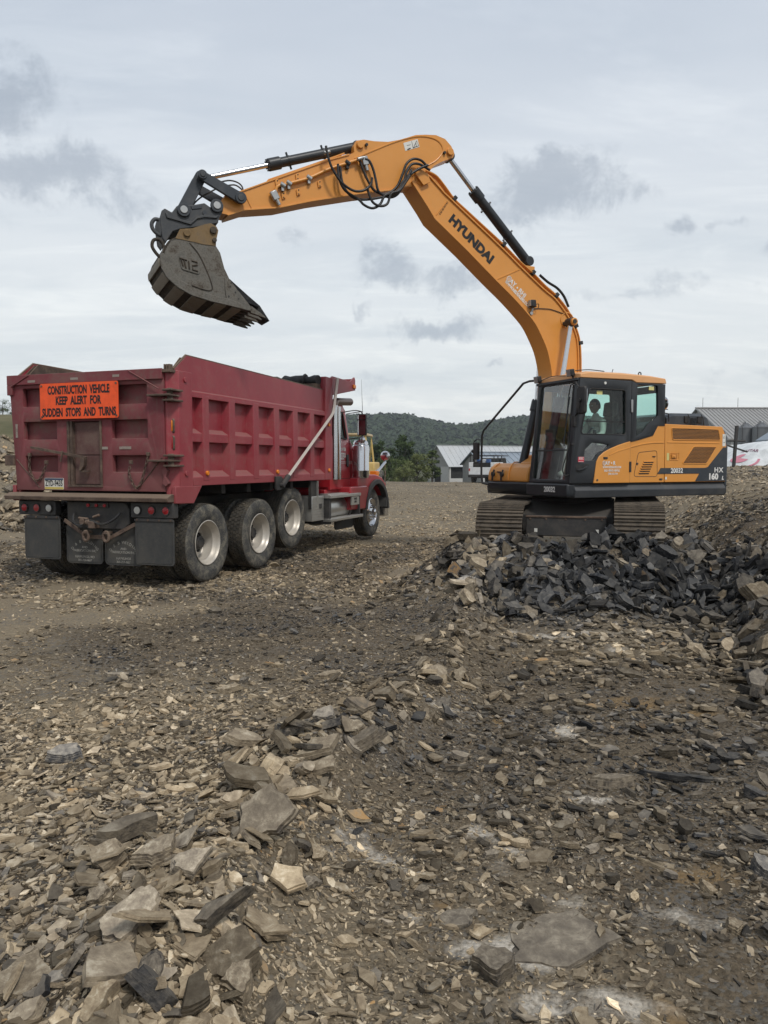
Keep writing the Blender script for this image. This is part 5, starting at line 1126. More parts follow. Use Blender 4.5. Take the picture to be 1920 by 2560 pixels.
m = MB(); m.box(.74, .80, .30, .50, 1.95, 2.15); m.tube([(.77, .36, 1.95), (.80, .28, 1.6)], .02, 6); m.build('monitor', M['plastic'], IN, bev=.01)
m = MB(); m.prism([(-.84, 1.29), (-.45, 1.29), (-.5, 2.15), (-.84, 2.30)], y0+.05, y1-.05); m.build('rear_trim', M['plastic'], IN, bev=.04)
m = MB(); m.tube([(.12, 1.12, 2.86), (.05, 1.10, 1.9)], .012, 6); m.build('inner_bar', M['plastic'], IN)

# ---- right hand front: toolbox, rail, mirror
TB = empty('tool_locker', (0, 0, 0), 0, EX)
m = MB(); sec = lambda y, k: [(.2, y, 1.275), (.2, y, 1.56+.03*k), (.88, y, 1.575+.02*k), (.98, y, 1.52), (1.02, y, 1.42), (1.03, y, 1.275)]
m.loft([sec(-1.08, 0), sec(-1.04, 1), sec(-.6, 1), sec(-.3, 1), sec(.12, 1)]); m.build('locker_body', M['orange'], TB, 30, bev=.03, seg=3)
m = MB(); m.prism([(.2, 1.272), (1.04, 1.272), (1.03, 1.14), (.97, 1.07), (.2, 1.07)], -1.08, .16); m.build('locker_base', M['blackp'], TB, bev=.03)
m = MB(); m.tube([(.985, -.96, 1.30), (.995, -.95, 1.50), (.93, -.90, 1.60), (.8, -.62, 1.61)][:0]+[(1.03, -.98, 1.30), (1.02, -.97, 1.42), (.975, -.93, 1.53), (.90, -.88, 1.60)], .010, 5)
m.tube([(1.035, -.42, 1.30), (1.03, -.42, 1.42), (.985, -.42, 1.53), (.90, -.44, 1.61), (.6, -.44, 1.62)], .012, 5); m.build('lid_seam', M['orange'], TB)
for y in (-.88, -.60):
    m = MB(); m.tube([(1.05, y-.02, 1.29), (1.06, y, 1.37), (1.035, y+.02, 1.48)], .018, 6); m.cyl((1.03, y, 1.40), (1.065, y, 1.40), .045, 12); m.build('rubber_latch', M['plastic'], TB, bev=.004)
m = MB(); m.box(1.0, 1.045, -.76, -.68, 1.425, 1.45); m.build('pull_slot', M['plastic'], TB)
m = MB(); m.tube([(1.00, -1.30, 1.235), (1.0, -1.34, 1.40), (1.0, -1.335, 2.10), (.98, -1.30, 2.20), (.95, -.12, 2.94), (.90, -.02, 2.97), (.80, .12, 2.98)], .020, 8)
m.tube([(1.0, -1.30, 1.235), (1.02, -1.10, 1.215), (1.0, -.9, 1.22)], .022, 8); rl = m.build('hand_rail', M['plastic'], EX)
o = empty('rail_mirror', (1.0, -1.50, 1.82), 0, EX)
m = MB(); m.prism(rrect(-.08, .06, -.16, .16, .03), -.03, .03, 'x'); m.build('mirror_housing', M['plastic'], o, bev=.012)
m = MB(); m.tube([(0, .17, .20), (0, .0, .215), (0, -.09, .19), (0, -.12, .15), (0, -.12, -.18), (0, -.10, -.215), (0, .17, -.19)], .010, 6); m.lathe([(-.04, .0005), (-.03, .035), (.03, .035), (.04, .0005)], (0, -.12, .0), 'y', 10); m.build('mirror_frame', M['plastic'], o)

# ---- boom
BM = empty('boom', (0, 0, 0), 0, EX)
lowp = [(3.22, 5.84), (3.19, 5.79), (2.95, 5.50), (2.83, 5.34), (2.25, 4.93), (1.70, 4.515), (1.39, 4.29), (1.12, 4.07), (.94, 3.90), (.81, 3.71), (.69, 3.49), (.62, 3.27), (.58, 3.05), (.58, 2.6), (.60, 2.1), (.55, 1.7), (.42, 1.50)]
topp = [(3.17, 6.0), (3.10, 6.03), (2.91, 5.95), (2.67, 5.75), (2.25, 5.47), (1.56, 5.01), (1.24, 4.78), (.78, 4.47), (.54, 4.33), (.30, 4.10), (.15, 3.88), (.06, 3.64), (.03, 3.17), (.02, 2.6), (.05, 2.0), (.10, 1.6), (.22, 1.48)]
def smooth2(p, k=3): return [(v.x, v.y) for v in spline([(a, b, 0) for a, b in p], k)]
lowS = lowp[:4]+smooth2(lowp[4:]); topS = topp[:3]+smooth2(topp[3:])
outl = topS+lowS[::-1]
m = MB(); m.prism(outl, -.165, .165); m.build('boom_plates', M['orange'], BM, 25)
def strip(line, yw, th, parent, name, mat, off=0):
    b = MB(); rings = []
    for i, p in enumerate(line):
        a = Vector(line[max(i-1, 0)]); c = Vector(line[min(i+1, len(line)-1)]); d = (c-a).normalized(); n = Vector((-d.y, d.x)); q = Vector(p)+n*off
        rings.append([(q.x+n.x*th, -yw, q.y+n.y*th), (q.x+n.x*th, yw, q.y+n.y*th), (q.x-n.x*th, yw, q.y-n.y*th), (q.x-n.x*th, -yw, q.y-n.y*th)])
    b.loft(rings); return b.build(name, mat, parent, 25, bev=.003)
strip(topS, .19, .012, BM, 'boom_top_plate', M['orange']); strip(lowS, .19, .012, BM, 'boom_bottom_plate', M['orange'])
m = MB(); m.tube([(1.70, .168, 4.53), (1.23, .168, 4.75)], .008, 5); m.tube([(2.80, .168, 5.40), (2.62, .168, 5.62)], .007, 5); m.build('weld_seam', M['orange'], BM)
for (x, z, r) in ((3.06, 5.90, .13),):
    m = MB(); m.cyl((x, -.17, z), (x, .178, z), r*.8, 24); m.cyl((x, -.20, z), (x, .19, z), .05, 16); m.build('elbow_boss', M['orange'], BM, bev=.008)
m = MB(); m.prism([(3.16, 6.04), (3.18, 5.93), (3.05, 5.79), (2.93, 5.86), (2.98, 5.98)], .20, .225); m.build('hose_bracket', M['orange'], BM, bev=.005)
m = MB(); m.lathe([(.166, .14), (.180, .135), (.180, .12)], (.28, 0, 4.0), 'y', 32); m.build('pin_boss', M['orange'], BM)
m = MB(); m.box(.90, 1.1, -.10, .10, 4.70, 4.84); m.build('cylinder_bracket', M['orange'], BM, bev=.01)
q = Vector((1.76-2.575, 4.81-5.425)); Ux = (q.x, 0, q.y); Vx = (-.60, 0, .80) if False else (q.y*-1*-1, 0, -q.x)
Vx = (-q.y, 0, q.x) if -q.y*0+q.x > 0 else (q.y, 0, -q.x)
text('HYUNDAI', .200, (2.165, .1675, 5.105), Ux, Vx, M['black_ink'], BM, offset=.012, extr=.0008, sx_=1.075)
q2 = Vector((.99-1.47, 4.22-4.60)); U2 = (q2.x, 0, q2.y); V2 = (q2.y, 0, -q2.x)
logo((1.455, .168, 4.565), U2, V2, .118, M['white_ink'], BM, True)
text('WWW.NEDEALERS.COM', .070, (1.285, .168, 4.335), U2, V2, M['white_ink'], BM, offset=.003, extr=.0008, sx_=.78)
me = text('8,181 LBS 3711 KG', .040, (2.67, .168, 5.52), (-.55, 0, .82), (-.82, 0, -.55), M['black_ink'], BM, extr=.0006, sx_=.8)
# boom lamp
o = empty('boom_lamp', (1.03, .22, 4.20), 0, BM)
m = MB(); m.prism([(-.055, -.06), (.05, -.05), (.055, .055), (-.04, .06)], -.05, .05); m.build('lamp_housing', M['plastic'], o, bev=.012)
m = MB(); m.prism([(.05, -.045), (.056, -.045), (.062, .05), (.056, .05)], -.04, .04); m.build('lamp_glass', M['bare'], o)
m = MB(); m.tube([(-.03, -.02, -.06), (-.02, -.03, -.12)], .018, 6); m.lathe([(-.04, .03), (-.02, .03)], (.0, 0, -.15), 'y', 14); m.cyl((0, -.05, -.15), (0, -.015, -.15), .028, 14); m.build('lamp_foot', M['bare'], o)
m = MB(); m.tube(spline([(-.03, .0, -.02), (-.11, .02, -.0), (-.10, .01, -.07), (-.03, -.03, -.08), (-.10, -.045, -.06), (-.26, -.045, -.05), (-.42, -.045, -.05), (-.68, -.045, -.10)]), .007, 5); m.build('lamp_wire', M['hose'], o)
# pipes along the back of the boom
PT = [(2.98, 6.03), (2.80, 5.98), (2.66, 5.86), (2.48, 5.68), (2.25, 5.53), (1.92, 5.32), (1.56, 5.09), (1.24, 4.86), (.98, 4.70), (.73, 4.52), (.50, 4.38), (.26, 4.16), (.10, 3.91), (.00, 3.64), (-.03, 3.17), (-.03, 2.6), (.0, 2.1)]
def off_line(line, d):
    out = []
    for i, p in enumerate(line):
        a = Vector(line[max(i-1, 0)]); c = Vector(line[min(i+1, len(line)-1)]); t = (c-a).normalized(); out.append((p[0]+t.y*d, p[1]-t.x*d))
    return out
for (yy, d, r, mt) in ((.155, -.012, .014, 'orange'), (.12, .012, .014, 'orange'), (.085, .036, .017, 'orange'), (.04, .048, .017, 'orange'), (-.02, .05, .017, 'orange'), (-.10, .04, .015, 'orange'), (.13, .035, .009, 'hose'), (.06, .07, .010, 'hose')):
    ln = off_line(PT, -abs(d) if d > 0 else abs(d)) if True else PT
    chk = Vector(ln[8])-Vector(PT[8])
    if d > 0 and chk.y < 0: ln = off_line(PT, abs(d))
    m = MB(); m.tube(spline([(a, yy, b) for a, b in ln], 4), r, 7); m.build('hydraulic_pipe' if mt == 'orange' else 'cable', M[mt], BM, 50)
for i in (3, 6, 8, 10, 12, 13):
    a = Vector(PT[i]); t = (Vector(PT[i+1])-Vector(PT[i-1])).normalized(); n = Vector((-t.y, t.x)); n = n if n.y > 0 or n.x < 0 else -n
    if n.y < 0: n = -n
    m = MB(); c1 = a+n*.015
    m.prism([tuple(c1+t*.03+n*.05), tuple(c1-t*.03+n*.05), tuple(c1-t*.03-n*.03), tuple(c1+t*.03-n*.03)], -.13, .175); m.build('pipe_clamp', M['plastic'], BM, bev=.006)
def hoses(name, lists, r, parent, mat='hose'):
    for p in lists:
        m = MB(); m.tube(spline(p, 6), r, 8); m.build(name, M[mat], parent, 60)
H1 = [[(3.01, 6.07), (3.11, 6.14), (3.24, 6.14), (3.35, 6.05), (3.41, 5.90), (3.49, 5.72), (3.60, 5.61), (3.73, 5.56), (3.87, 5.60), (3.96, 5.71), (4.04, 5.86), (4.09, 5.98), (4.13, 6.0)],
      [(2.97, 6.01), (3.14, 6.07), (3.27, 6.05), (3.35, 5.94), (3.40, 5.78), (3.48, 5.61), (3.59, 5.53), (3.70, 5.53), (3.81, 5.59), (3.85, 5.74), (3.89, 5.89), (3.95, 6.0), (4.02, 6.02)],
      [(3.01, 6.07), (3.15, 6.0), (3.32, 5.88), (3.44, 5.75), (3.54, 5.58), (3.79, 5.49), (4.01, 5.43), (4.18, 5.42), (4.31, 5.49), (4.39, 5.63), (4.42, 5.84)],
      [(3.30, 5.95), (3.45, 5.70), (3.60, 5.56), (3.73, 5.52), (3.81, 5.38), (3.93, 5.31), (4.06, 5.34), (4.15, 5.41), (4.36, 5.51), (4.45, 5.68), (4.46, 5.86)],
      [(3.34, 5.85), (3.50, 5.62), (3.64, 5.55), (3.70, 5.40), (3.81, 5.35), (3.92, 5.38), (3.98, 5.47), (4.02, 5.60)],
      [(3.96, 5.72), (3.99, 5.61), (4.10, 5.52), (4.25, 5.50), (4.42, 5.58), (4.55, 5.73), (4.61, 5.85), (4.65, 5.99), (4.66, 6.06)]]
hoses('hydraulic_hose', [[(a, .25+.02*i-.004*k, b) for k, (a, b) in enumerate(h)] for i, h in enumerate(H1)], .019, BM)
hoses('boom_hose', [[(.80, .1, 4.71), (.63, .1, 4.61), (.44, .1, 4.53), (.30, .1, 4.41), (.20, .1, 4.24)], [(.80, .0, 4.70), (.63, .0, 4.57), (.48, .0, 4.49), (.34, .0, 4.35), (.2, 0, 4.2)]], .022, BM)
def cylinder(name, p0, p1, pg, rb, rr, y, parent, ports=True, rodmat='chrome'):
    """rod end p0, barrel end p1, gland pg (x,z)"""
    c = empty(name, (0, 0, 0), 0, parent); P3 = lambda p: Vector((p[0], y, p[1])); d = (P3(p1)-P3(pg)).normalized()
    b = MB(); b.cyl(P3(p0), P3(pg), rr, 20); b.build('piston_rod', M[rodmat], c)
    b = MB(); b.cyl(P3(pg), P3(p1), rb, 24); b.cyl(P3(pg)-d*.01, P3(pg)+d*.17, rb*1.28, 24); b.build('barrel', M['blackp'], c, bev=.006)
    for k in range(10):
        a = 2*PI*k/10; s_ = d.cross(Vector((0, 1, 0))).normalized(); o_ = s_*math.cos(a)*rb*1.08+Vector((0, 1, 0))*math.sin(a)*rb*1.08
        b = MB(); b.cyl(P3(pg)-d*.03+o_, P3(pg)+o_, .011, 6); b.build('bolt', M['blackp'], c)
    for p in (p0, p1):
        b = MB(); b.cyl((p[0], y-rb*1.05, p[1]), (p[0], y+rb*1.05, p[1]), rb*1.05, 18); b.build('cylinder_eye', M['blackp'], c, bev=.006)
    if ports:
        for t in (.22, .62):
            q_ = P3(pg)+(P3(p1)-P3(pg))*t; b = MB(); s_ = d.cross(Vector((0, 1, 0))).normalized(); b.cyl(q_-s_*(rb+.05), q_+s_*(rb+.05), .016, 8); b.lathe([], (0, 0, 0)) if False else None
            b.cyl(q_-d*.02, q_+d*.02, rb*1.08, 20); b.build('pipe_clip', M['blackp'], c)
    return c
cylinder('arm_cylinder', (2.50, 6.38), (.98, 4.93), (2.03, 5.92), .075, .040, 0, BM)
for y in (.315, -.315):
    cylinder('boom_cylinder', (.34 if y > 0 else .42, 3.93), (.80, 1.55), (.51, 2.66) if y < 0 else (.55, 2.66), .072, .043, y+(.02 if y > 0 else -.02), BM, False, 'chrome')
m = MB(); m.cyl((.35, -.42, 3.93), (.35, .47, 3.93), .036, 18); m.build('boom_pin', M['darksteel'], BM)
m = MB(); m.cyl((.34, .40, 3.93), (.34, .455, 3.93), .062, 22); m.build('pin_collar', M['orange'], BM, bev=.01)
m = MB(); m.prism([(.7, 1.27), (.9, 1.27), (.9, 1.6), (.75, 1.68), (.65, 1.5)], -.25, .25); m.build('boom_foot_bracket', M['orange'], EX, bev=.01)

# ---- arm
AM = empty('arm', (0, 0, 0), 0, EX)
armp = [(6.14, 5.13), (6.05, 5.215), (5.87, 5.295), (5.47, 5.49), (5.0, 5.72), (4.56, 5.935), (4.24, 6.065), (4.155, 6.12), (4.165, 6.21), (4.12, 6.29), (4.0, 6.325), (3.84, 6.33), (3.61, 6.36), (3.40, 6.43), (3.15, 6.54), (2.98, 6.575), (2.80, 6.60), (2.64, 6.57), (2.53, 6.48), (2.475, 6.38), (2.50, 6.315), (2.70, 6.22), (2.84, 6.13), (2.96, 5.98), (2.98, 5.86), (3.10, 5.78), (3.30, 5.76), (3.60, 5.66), (4.07, 5.545), (4.82, 5.335), (5.32, 5.17), (5.80, 5.075), (6.02, 4.975), (6.12, 4.985), (6.17, 5.05)]
m = MB(); m.prism(armp, -.150, .150); m.build('arm_plates', M['orange'], AM, 25)
lo = [(3.30, 5.755), (3.60, 5.655), (4.07, 5.54), (4.82, 5.33), (5.32, 5.165), (5.80, 5.07), (6.04, 4.965)]; strip(lo, .172, .011, AM, 'arm_bottom_plate', M['orange'])
hi = [(6.07, 5.215), (5.87, 5.30), (5.47, 5.495), (5.0, 5.725), (4.56, 5.94), (4.24, 6.07)]; strip(hi, .165, .010, AM, 'arm_top_plate', M['orange'])
m = MB(); m.tube(spline([(4.15, .153, 6.03), (3.8, .153, 6.22), (3.48, .153, 6.385), (3.15, .153, 6.515), (2.90, .153, 6.545), (2.74, .153, 6.50), (2.68, .153, 6.38), (2.80, .153, 6.22), (2.99, .153, 6.10)]), .010, 5); m.tube([(5.80, .153, 5.30), (5.70, .153, 5.11)], .008, 5); m.build('weld_seam', M['orange'], AM)
for (x, z) in ((4.07, 6.235), (2.56, 6.385)):
    m = MB(); m.cyl((x, -.19, z), (x, .19, z), .055, 20); m.build('pin_boss', M['orange'], AM, bev=.006)
    m = MB(); dx, dz = (-.10, .015) if x > 3 else (.10, -.03); m.cyl((x+dx, .15, z+dz), (x+dx, .185, z+dz), .022, 12); m.build('retaining_bolt', M['plastic'], AM)
m = MB(); c0 = (3.23, 6.43); m.prism([(3.36, 6.385), (3.12, 6.485), (3.085, 6.375), (3.325, 6.275)], .150, .1535); st = m.build('sticker', M['decalw'], AM)
m = MB(); m.tube([(3.19, .155, 6.345), (3.135, .155, 6.455), (3.10, .155, 6.39), (3.19, .155, 6.345)], .004, 4); m.tube([(3.15, .155, 6.42), (3.14, .155, 6.37)], .004, 4); m.tube([(3.30, .155, 6.36), (3.24, .155, 6.38)], .003, 4); m.tube([(3.29, .155, 6.30), (3.24, .155, 6.33)], .008, 4); m.tube([(3.22, .155, 6.435), (3.195, .155, 6.335)], .003, 4); m.build('warning_mark', M['black_ink'], st)
m = MB(); m.tube(spline([(5.36, .19, 5.36), (5.345, .19, 5.43), (5.28, .19, 5.475), (5.17, .19, 5.51), (4.87, .19, 5.63), (4.57, .19, 5.80), (4.33, .19, 5.91), (4.10, .19, 6.01)]), .022, 8); m.build('arm_pipe', M['orange'], AM, 50)
m = MB(); m.tube([(5.46, .12, 5.515), (5.44, .12, 5.54), (5.01, .12, 5.745), (4.44, .12, 6.02), (4.3, .12, 6.09)], .012, 6); m.tube([(5.2, .0, 5.66), (4.3, .0, 6.10)], .012, 6); m.build('arm_pipe', M['orange'], AM, 50)
for (x, z, a) in ((5.38, 5.31, .5), (4.01, 6.0, .3)):
    o = empty('pipe_block', (x, .20, z), 0, AM); o.rotation_euler = (0, a, 0)
    m = MB(); m.box(-.05, .05, -.03, .03, -.065, .065); m.build('block', M['bare'], o, bev=.012)
    m = MB(); m.cyl((0, 0, -.06), (0, 0, -.14), .028, 12); m.build('fitting', M['bare'], o, bev=.004)
for (x, z) in ((5.17, 5.51), (4.87, 5.63), (5.26, 5.47), (4.28, 5.93)):
    m = MB(); m.cyl((x-.035, .19, z-.015), (x+.035, .19, z+.018), .036, 12); m.box(x-.02, x+.02, .15, .20, z-.08, z-.02); m.build('pipe_clip', M['bare'] if z != 5.93 else M['plastic'], AM, bev=.004)
for (x, z) in ((5.24, 5.34), (5.02, 5.42), (4.70, 5.58), (5.33, 5.50), (5.03, 5.63)):
    m = MB(); m.prism([(x+.02, z-.055), (x+.035, z+.03), (x-.005, z+.055), (x-.03, z-.03)], .15, .172); m.build('bracket', M['orange'], AM, bev=.004)
    for k in (-.028, .028):
        m = MB(); m.cyl((x, .17, z+k), (x, .178, z+k), .009, 6); m.build('bolt', M['plastic'], AM)
for (x, z) in ((4.10, 6.02), (4.62, 6.02)):
    m = MB(); m.cyl((x-.05, .235, z+.01), (x+.04, .235, z-.03), .026, 10); m.build('hose_end', M['bare'], AM, bev=.004)
cylinder('bucket_cylinder', (6.37, 5.445), (4.075, 6.26), (5.40, 5.79), .068, .036, 0, AM)
hoses('hydraulic_hose', [[(6.12, .0, 5.44), (5.97, .0, 5.49), (5.85, .0, 5.48), (5.79, .02, 5.42), (5.79, .03, 5.33)], [(6.02, .03, 5.40), (5.9, .03, 5.43), (5.81, .03, 5.39), (5.77, .04, 5.33)], [(6.50, .08, 5.02), (6.48, .08, 5.07), (6.40, .08, 5.16), (6.28, .08, 5.25), (6.12, .05, 5.36)]], .011, AM)

# ---- linkage, coupler, bucket
def lever(p0, p1, w0, w1, y, th, mat, parent, name, bend=0):
    d = Vector((p1[0]-p0[0], p1[1]-p0[1])).normalized(); n = Vector((-d.y, d.x)); A, B = Vector(p0), Vector(p1)
    pts = [tuple(A+Vector((math.cos(t)*w0, math.sin(t)*w0))) for t in [math.atan2(n.y, n.x)+PI*i/8 for i in range(9)]]+[tuple(B+Vector((math.cos(t)*w1, math.sin(t)*w1))) for t in [math.atan2(-n.y, -n.x)+PI*i/8 for i in range(9)]]
    b = MB(); b.prism(pts, y-th/2, y+th/2); return b.build(name, mat, parent, 30, bev=.008)
LK = empty('bucket_linkage', (0, 0, 0), 0, AM)
for y in (.235, -.235): lever((6.39, 5.41), (5.875, 5.19), .062, .075, y, .05, M['trim'], LK, 'side_link')
for y in (.12, -.12): lever((6.39, 5.43), (6.64, 4.93), .075, .08, y, .10, M['trim'], LK, 'push_link')
for (x, z, w_, r) in ((6.39, 5.42, .29, .035), (5.875, 5.19, .29, .045), (6.64, 4.93, .27, .05), (6.20, 5.045, .27, .05)):
    m = MB(); m.cyl((x, -w_, z), (x, w_, z), r, 18); m.build('link_pin', M['bare'] if r > .047 else M['coup'], LK, bev=.005)
    m = MB(); m.cyl((x, w_-.045, z), (x, w_-.012, z), r*1.75, 22); m.build('pin_washer', M['trim'], LK, bev=.006)
CP = empty('quick_coupler', (0, 0, 0), 0, EX)
cpp = [(6.28, 5.02), (6.24, 5.105), (6.19, 5.125), (6.125, 5.085), (6.11, 5.00), (6.16, 4.90), (6.19, 4.82), (6.52, 4.72), (6.68, 4.685), (6.78, 4.64), (6.83, 4.56), (6.875, 4.48), (6.92, 4.54), (6.94, 4.70), (6.945, 4.80), (6.92, 4.89), (6.88, 4.925), (6.79, 4.885), (6.73, 4.97), (6.67, 5.015), (6.58, 5.01), (6.51, 5.02), (6.36, 5.065)]
for y in (.20, -.20):
    m = MB(); m.prism(cpp, y-.025, y+.025); m.build('coupler_plate', M['coup'], CP, 25, bev=.01)
m = MB(); m.prism([(6.25, 4.93), (6.16, 4.86), (6.20, 4.80), (6.55, 4.70), (6.80, 4.62), (6.84, 4.74), (6.6, 4.86)], -.17, .17); m.build('coupler_body', M['coup'], CP, bev=.01)
m = MB(); m.prism([(6.88, 4.87), (6.82, 4.83), (6.70, 4.81), (6.60, 4.79), (6.53, 4.80), (6.45, 4.88), (6.35, 4.91), (6.24, 4.90), (6.17, 4.93), (6.2, 4.88), (6.36, 4.87), (6.46, 4.84), (6.55, 4.75), (6.70, 4.775), (6.86, 4.80)], .2255, .245); m.build('raised_rib', M['coup'], CP, bev=.006)
m = MB(); m.prism([(6.545, 5.0), (6.39, 5.035), (6.40, 4.985), (6.53, 4.955)], .2255, .235); m.build('cast_plate', M['trim'], CP, bev=.004)
m = MB(); m.cyl((6.36, .225, 4.935), (6.36, .24, 4.935), .03, 16); m.build('plug', M['trim'], CP)
m = MB(); hk = [(6.80, 4.62), (6.90, 4.585), (6.97, 4.60), (7.03, 4.66), (7.04, 4.73), (7.0, 4.785), (6.95, 4.785)]; m.tube(spline([(a, .16, b) for a, b in hk], 5), .026, 10); m.build('lifting_hook', M['coup'], CP, 60)
BK = empty('bucket', (0, 0, 0), 0, EX)
side = [(6.86, 4.45), (6.78, 4.57), (6.74, 4.60), (6.58, 4.63), (6.42, 4.70), (6.345, 4.725), (6.27, 4.69), (6.245, 4.64), (6.275, 4.51), (6.22, 4.35), (6.17, 4.16), (6.105, 4.03), (5.985, 3.88), (5.88, 3.75), (5.82, 3.69), (5.815, 3.635), (5.98, 3.66), (6.14, 3.69), (6.34, 3.72), (6.59, 3.775), (6.77, 3.86), (6.91, 3.98), (6.985, 4.11), (6.995, 4.21), (6.95, 4.34)]
side_w = side[:9]+[(6.225, 4.36)]+side[10:]
for y in (.485, -.485):
    q = MB(); q.prism(side_w[9:]+[(6.86, 4.45), (6.80, 4.475), (6.55, 4.46), (6.28, 4.44)], y-.015, y+.015); o = q.build('side_plate', M['wear'], BK, 25)
    q = MB(); q.prism([(6.80, 4.475), (6.74, 4.60), (6.58, 4.63), (6.42, 4.70), (6.345, 4.725), (6.27, 4.69), (6.245, 4.64), (6.275, 4.51), (6.28, 4.44), (6.45, 4.44), (6.55, 4.455)], y-.022, y+.022)
    q.build('bucket_ear', M['yellowst'] if y > 0 else M['mudst'], BK, 25)
bk = [(6.30, 4.50), (6.60, 4.55), (6.84, 4.47), (6.93, 4.37), (6.975, 4.24), (6.97, 4.12), (6.895, 3.99), (6.76, 3.875), (6.585, 3.795), (6.34, 3.74), (6.14, 3.71), (5.98, 3.68), (5.83, 3.66)]
bkS = smooth2(bk, 4)
def shell(line, y0_, y1_, off, th, mat, name, lip=0):
    b = MB(); rings = []
    for i, p in enumerate(line):
        a = Vector(line[max(i-1, 0)]); c = Vector(line[min(i+1, len(line)-1)]); d = (c-a).normalized(); n = Vector((-d.y, d.x)); q_ = Vector(p)-n*off
        rings.append([(q_.x-n.x*th, y0_, q_.y-n.y*th), (q_.x-n.x*th, y1_, q_.y-n.y*th), (q_.x, y1_, q_.y), (q_.x, y0_, q_.y)])
    b.loft(rings); return b.build(name, mat, BK, 30)
shell(bkS, -.50, .50, 0, .028, M['mudst'], 'bucket_shell')
# determine outward side of the shell, then lay the wear straps and side rim on the outside
i0 = len(bkS)//2; a_ = Vector(bkS[i0-1]); c_ = Vector(bkS[i0+1]); d_ = (c_-a_).normalized(); n_ = Vector((-d_.y, d_.x)); outw = -1 if (Vector(bkS[i0])+n_*.1-Vector((6.5, 4.2))).length > (Vector(bkS[i0])-n_*.1-Vector((6.5, 4.2))).length else 1
for (u0, u1) in ((.43, .50), (.56, .62), (.69, .75), (.80, .855), (.905, .955)):
    n0, n1 = int(u0*len(bkS)), int(u1*len(bkS))
rim = bkS[14:]
def strap(i0_, i1_, y0_, y1_, th, mat, name): 
    return shell(bkS[i0_:i1_], y0_, y1_, (-.012 if outw < 0 else .030), (-.0-th if outw < 0 else th), mat, name)
segs = [(17, 21), (22, 26), (27, 31), (32, 36), (37, 41), (42, 46)]
for (a, b) in segs: strap(a, b, -.47, .47, .020, M['strap'], 'wear_strap')
q = MB(); ring_o = [(6.995, 4.25), (7.0, 4.15), (6.985, 4.08), (6.92, 3.965), (6.78, 3.85), (6.60, 3.765), (6.35, 3.71), (6.10, 3.675), (5.82, 3.63), (5.83, 3.69), (6.12, 3.765), (6.34, 3.80), (6.55, 3.85), (6.72, 3.94), (6.84, 4.05), (6.92, 4.17), (6.95, 4.27)]
q.prism(ring_o, .498, .520); q.build('side_wear_plate', M['wear'], BK, 25, bev=.006)
q = MB(); arcp = [(6.62, 4.44), (6.50, 4.30), (6.40, 4.10), (6.345, 3.95), (6.34, 3.87), (6.42, 3.855), (6.60, 3.90)]; q.tube(spline([(a, .502, b) for a, b in arcp], 5), .009, 5); q.build('side_rib', M['mudst'], BK)
q = MB(); q.prism([(6.17, 4.04), (5.985, 3.88), (5.82, 3.69), (6.15, 3.75), (6.17, 3.9)], .500, .516); q.build('side_cutter', M['wear'], BK, bev=.005)
for (x, z) in ((6.10, 3.93), (6.03, 3.86), (6.12, 3.80), (5.99, 3.78), (6.08, 3.98)):
    q = MB(); q.cyl((x, .515, z), (x, .523, z), .011, 8); q.build('bolt', M['plastic'], BK)
q = MB(); q.prism(rpoly([(6.76, 4.26), (6.73, 4.09), (6.50, 4.045), (6.49, 4.21), (6.58, 4.25)], .03), .500, .512); lg = q.build('cast_badge', M['wear'], BK, bev=.004)
q = MB()
for pts in ([(6.74, 4.225), (6.71, 4.13)], [(6.70, 4.22), (6.675, 4.11)], [(6.755, 4.23), (6.66, 4.21)], [(6.64, 4.20), (6.63, 4.10)], [(6.60, 4.21), (6.53, 4.20), (6.53, 4.16), (6.59, 4.15), (6.59, 4.10), (6.52, 4.085)]): q.tube([(a, .514, b) for a, b in pts], .012, 4)
q.build('badge_relief', M['mudst'], lg)
for (x, z, r, mt) in ((6.655, 4.555, .045, 'yellowst'), (6.315, 4.635, .045, 'mudst'), (6.30, 4.51, .030, 'mudst')):
    q = MB(); q.cyl((x, -.53, z), (x, .535, z), r, 20); q.build('bucket_pin', M[mt], BK, bev=.006)
q = MB(); q.tube(spline([(6.955, .3, 4.34), (7.01, .3, 4.36), (7.035, .3, 4.43), (7.02, .3, 4.49), (6.97, .3, 4.50), (6.925, .3, 4.45), (6.91, .3, 4.40)][:0]+[(6.96, .35, 4.24), (7.03, .35, 4.31), (7.07, .35, 4.385), (7.05, .35, 4.46), (6.985, .35, 4.475), (6.93, .35, 4.42), (6.92, .35, 4.34)], 5), .022, 8); q.build('lifting_eye', M['mudst'], BK, 60)
q = MB(); q.prism([(5.83, 3.655), (5.99, 3.685), (5.99, 3.72), (5.80, 3.665)], -.5, .5); q.build('cutting_edge', M['wear'], BK)
for k in range(6):
    y = .455-.182*k; t = empty('bucket_tooth', (0, 0, 0), 0, BK)
    q = MB(); q.loft([[(5.96, y-.045, 3.645), (5.96, y+.045, 3.645), (5.95, y+.045, 3.725), (5.95, y-.045, 3.725)], [(5.80, y-.035, 3.625), (5.80, y+.035, 3.625), (5.79, y+.035, 3.70), (5.79, y-.035, 3.70)]]); q.build('adapter', M['mudst'], t, bev=.006)
    q = MB(); q.loft([[(5.82, y-.040, 3.615), (5.82, y+.040, 3.615), (5.81, y+.040, 3.705), (5.81, y-.040, 3.705)], [(5.68, y-.026, 3.580), (5.68, y+.026, 3.580), (5.675, y+.026, 3.625), (5.675, y-.026, 3.625)], [(5.61, y-.015, 3.565), (5.61, y+.015, 3.565), (5.61, y+.015, 3.58), (5.61, y-.015, 3.58)]]); q.build('tooth_tip', M['wear'], t, bev=.004)

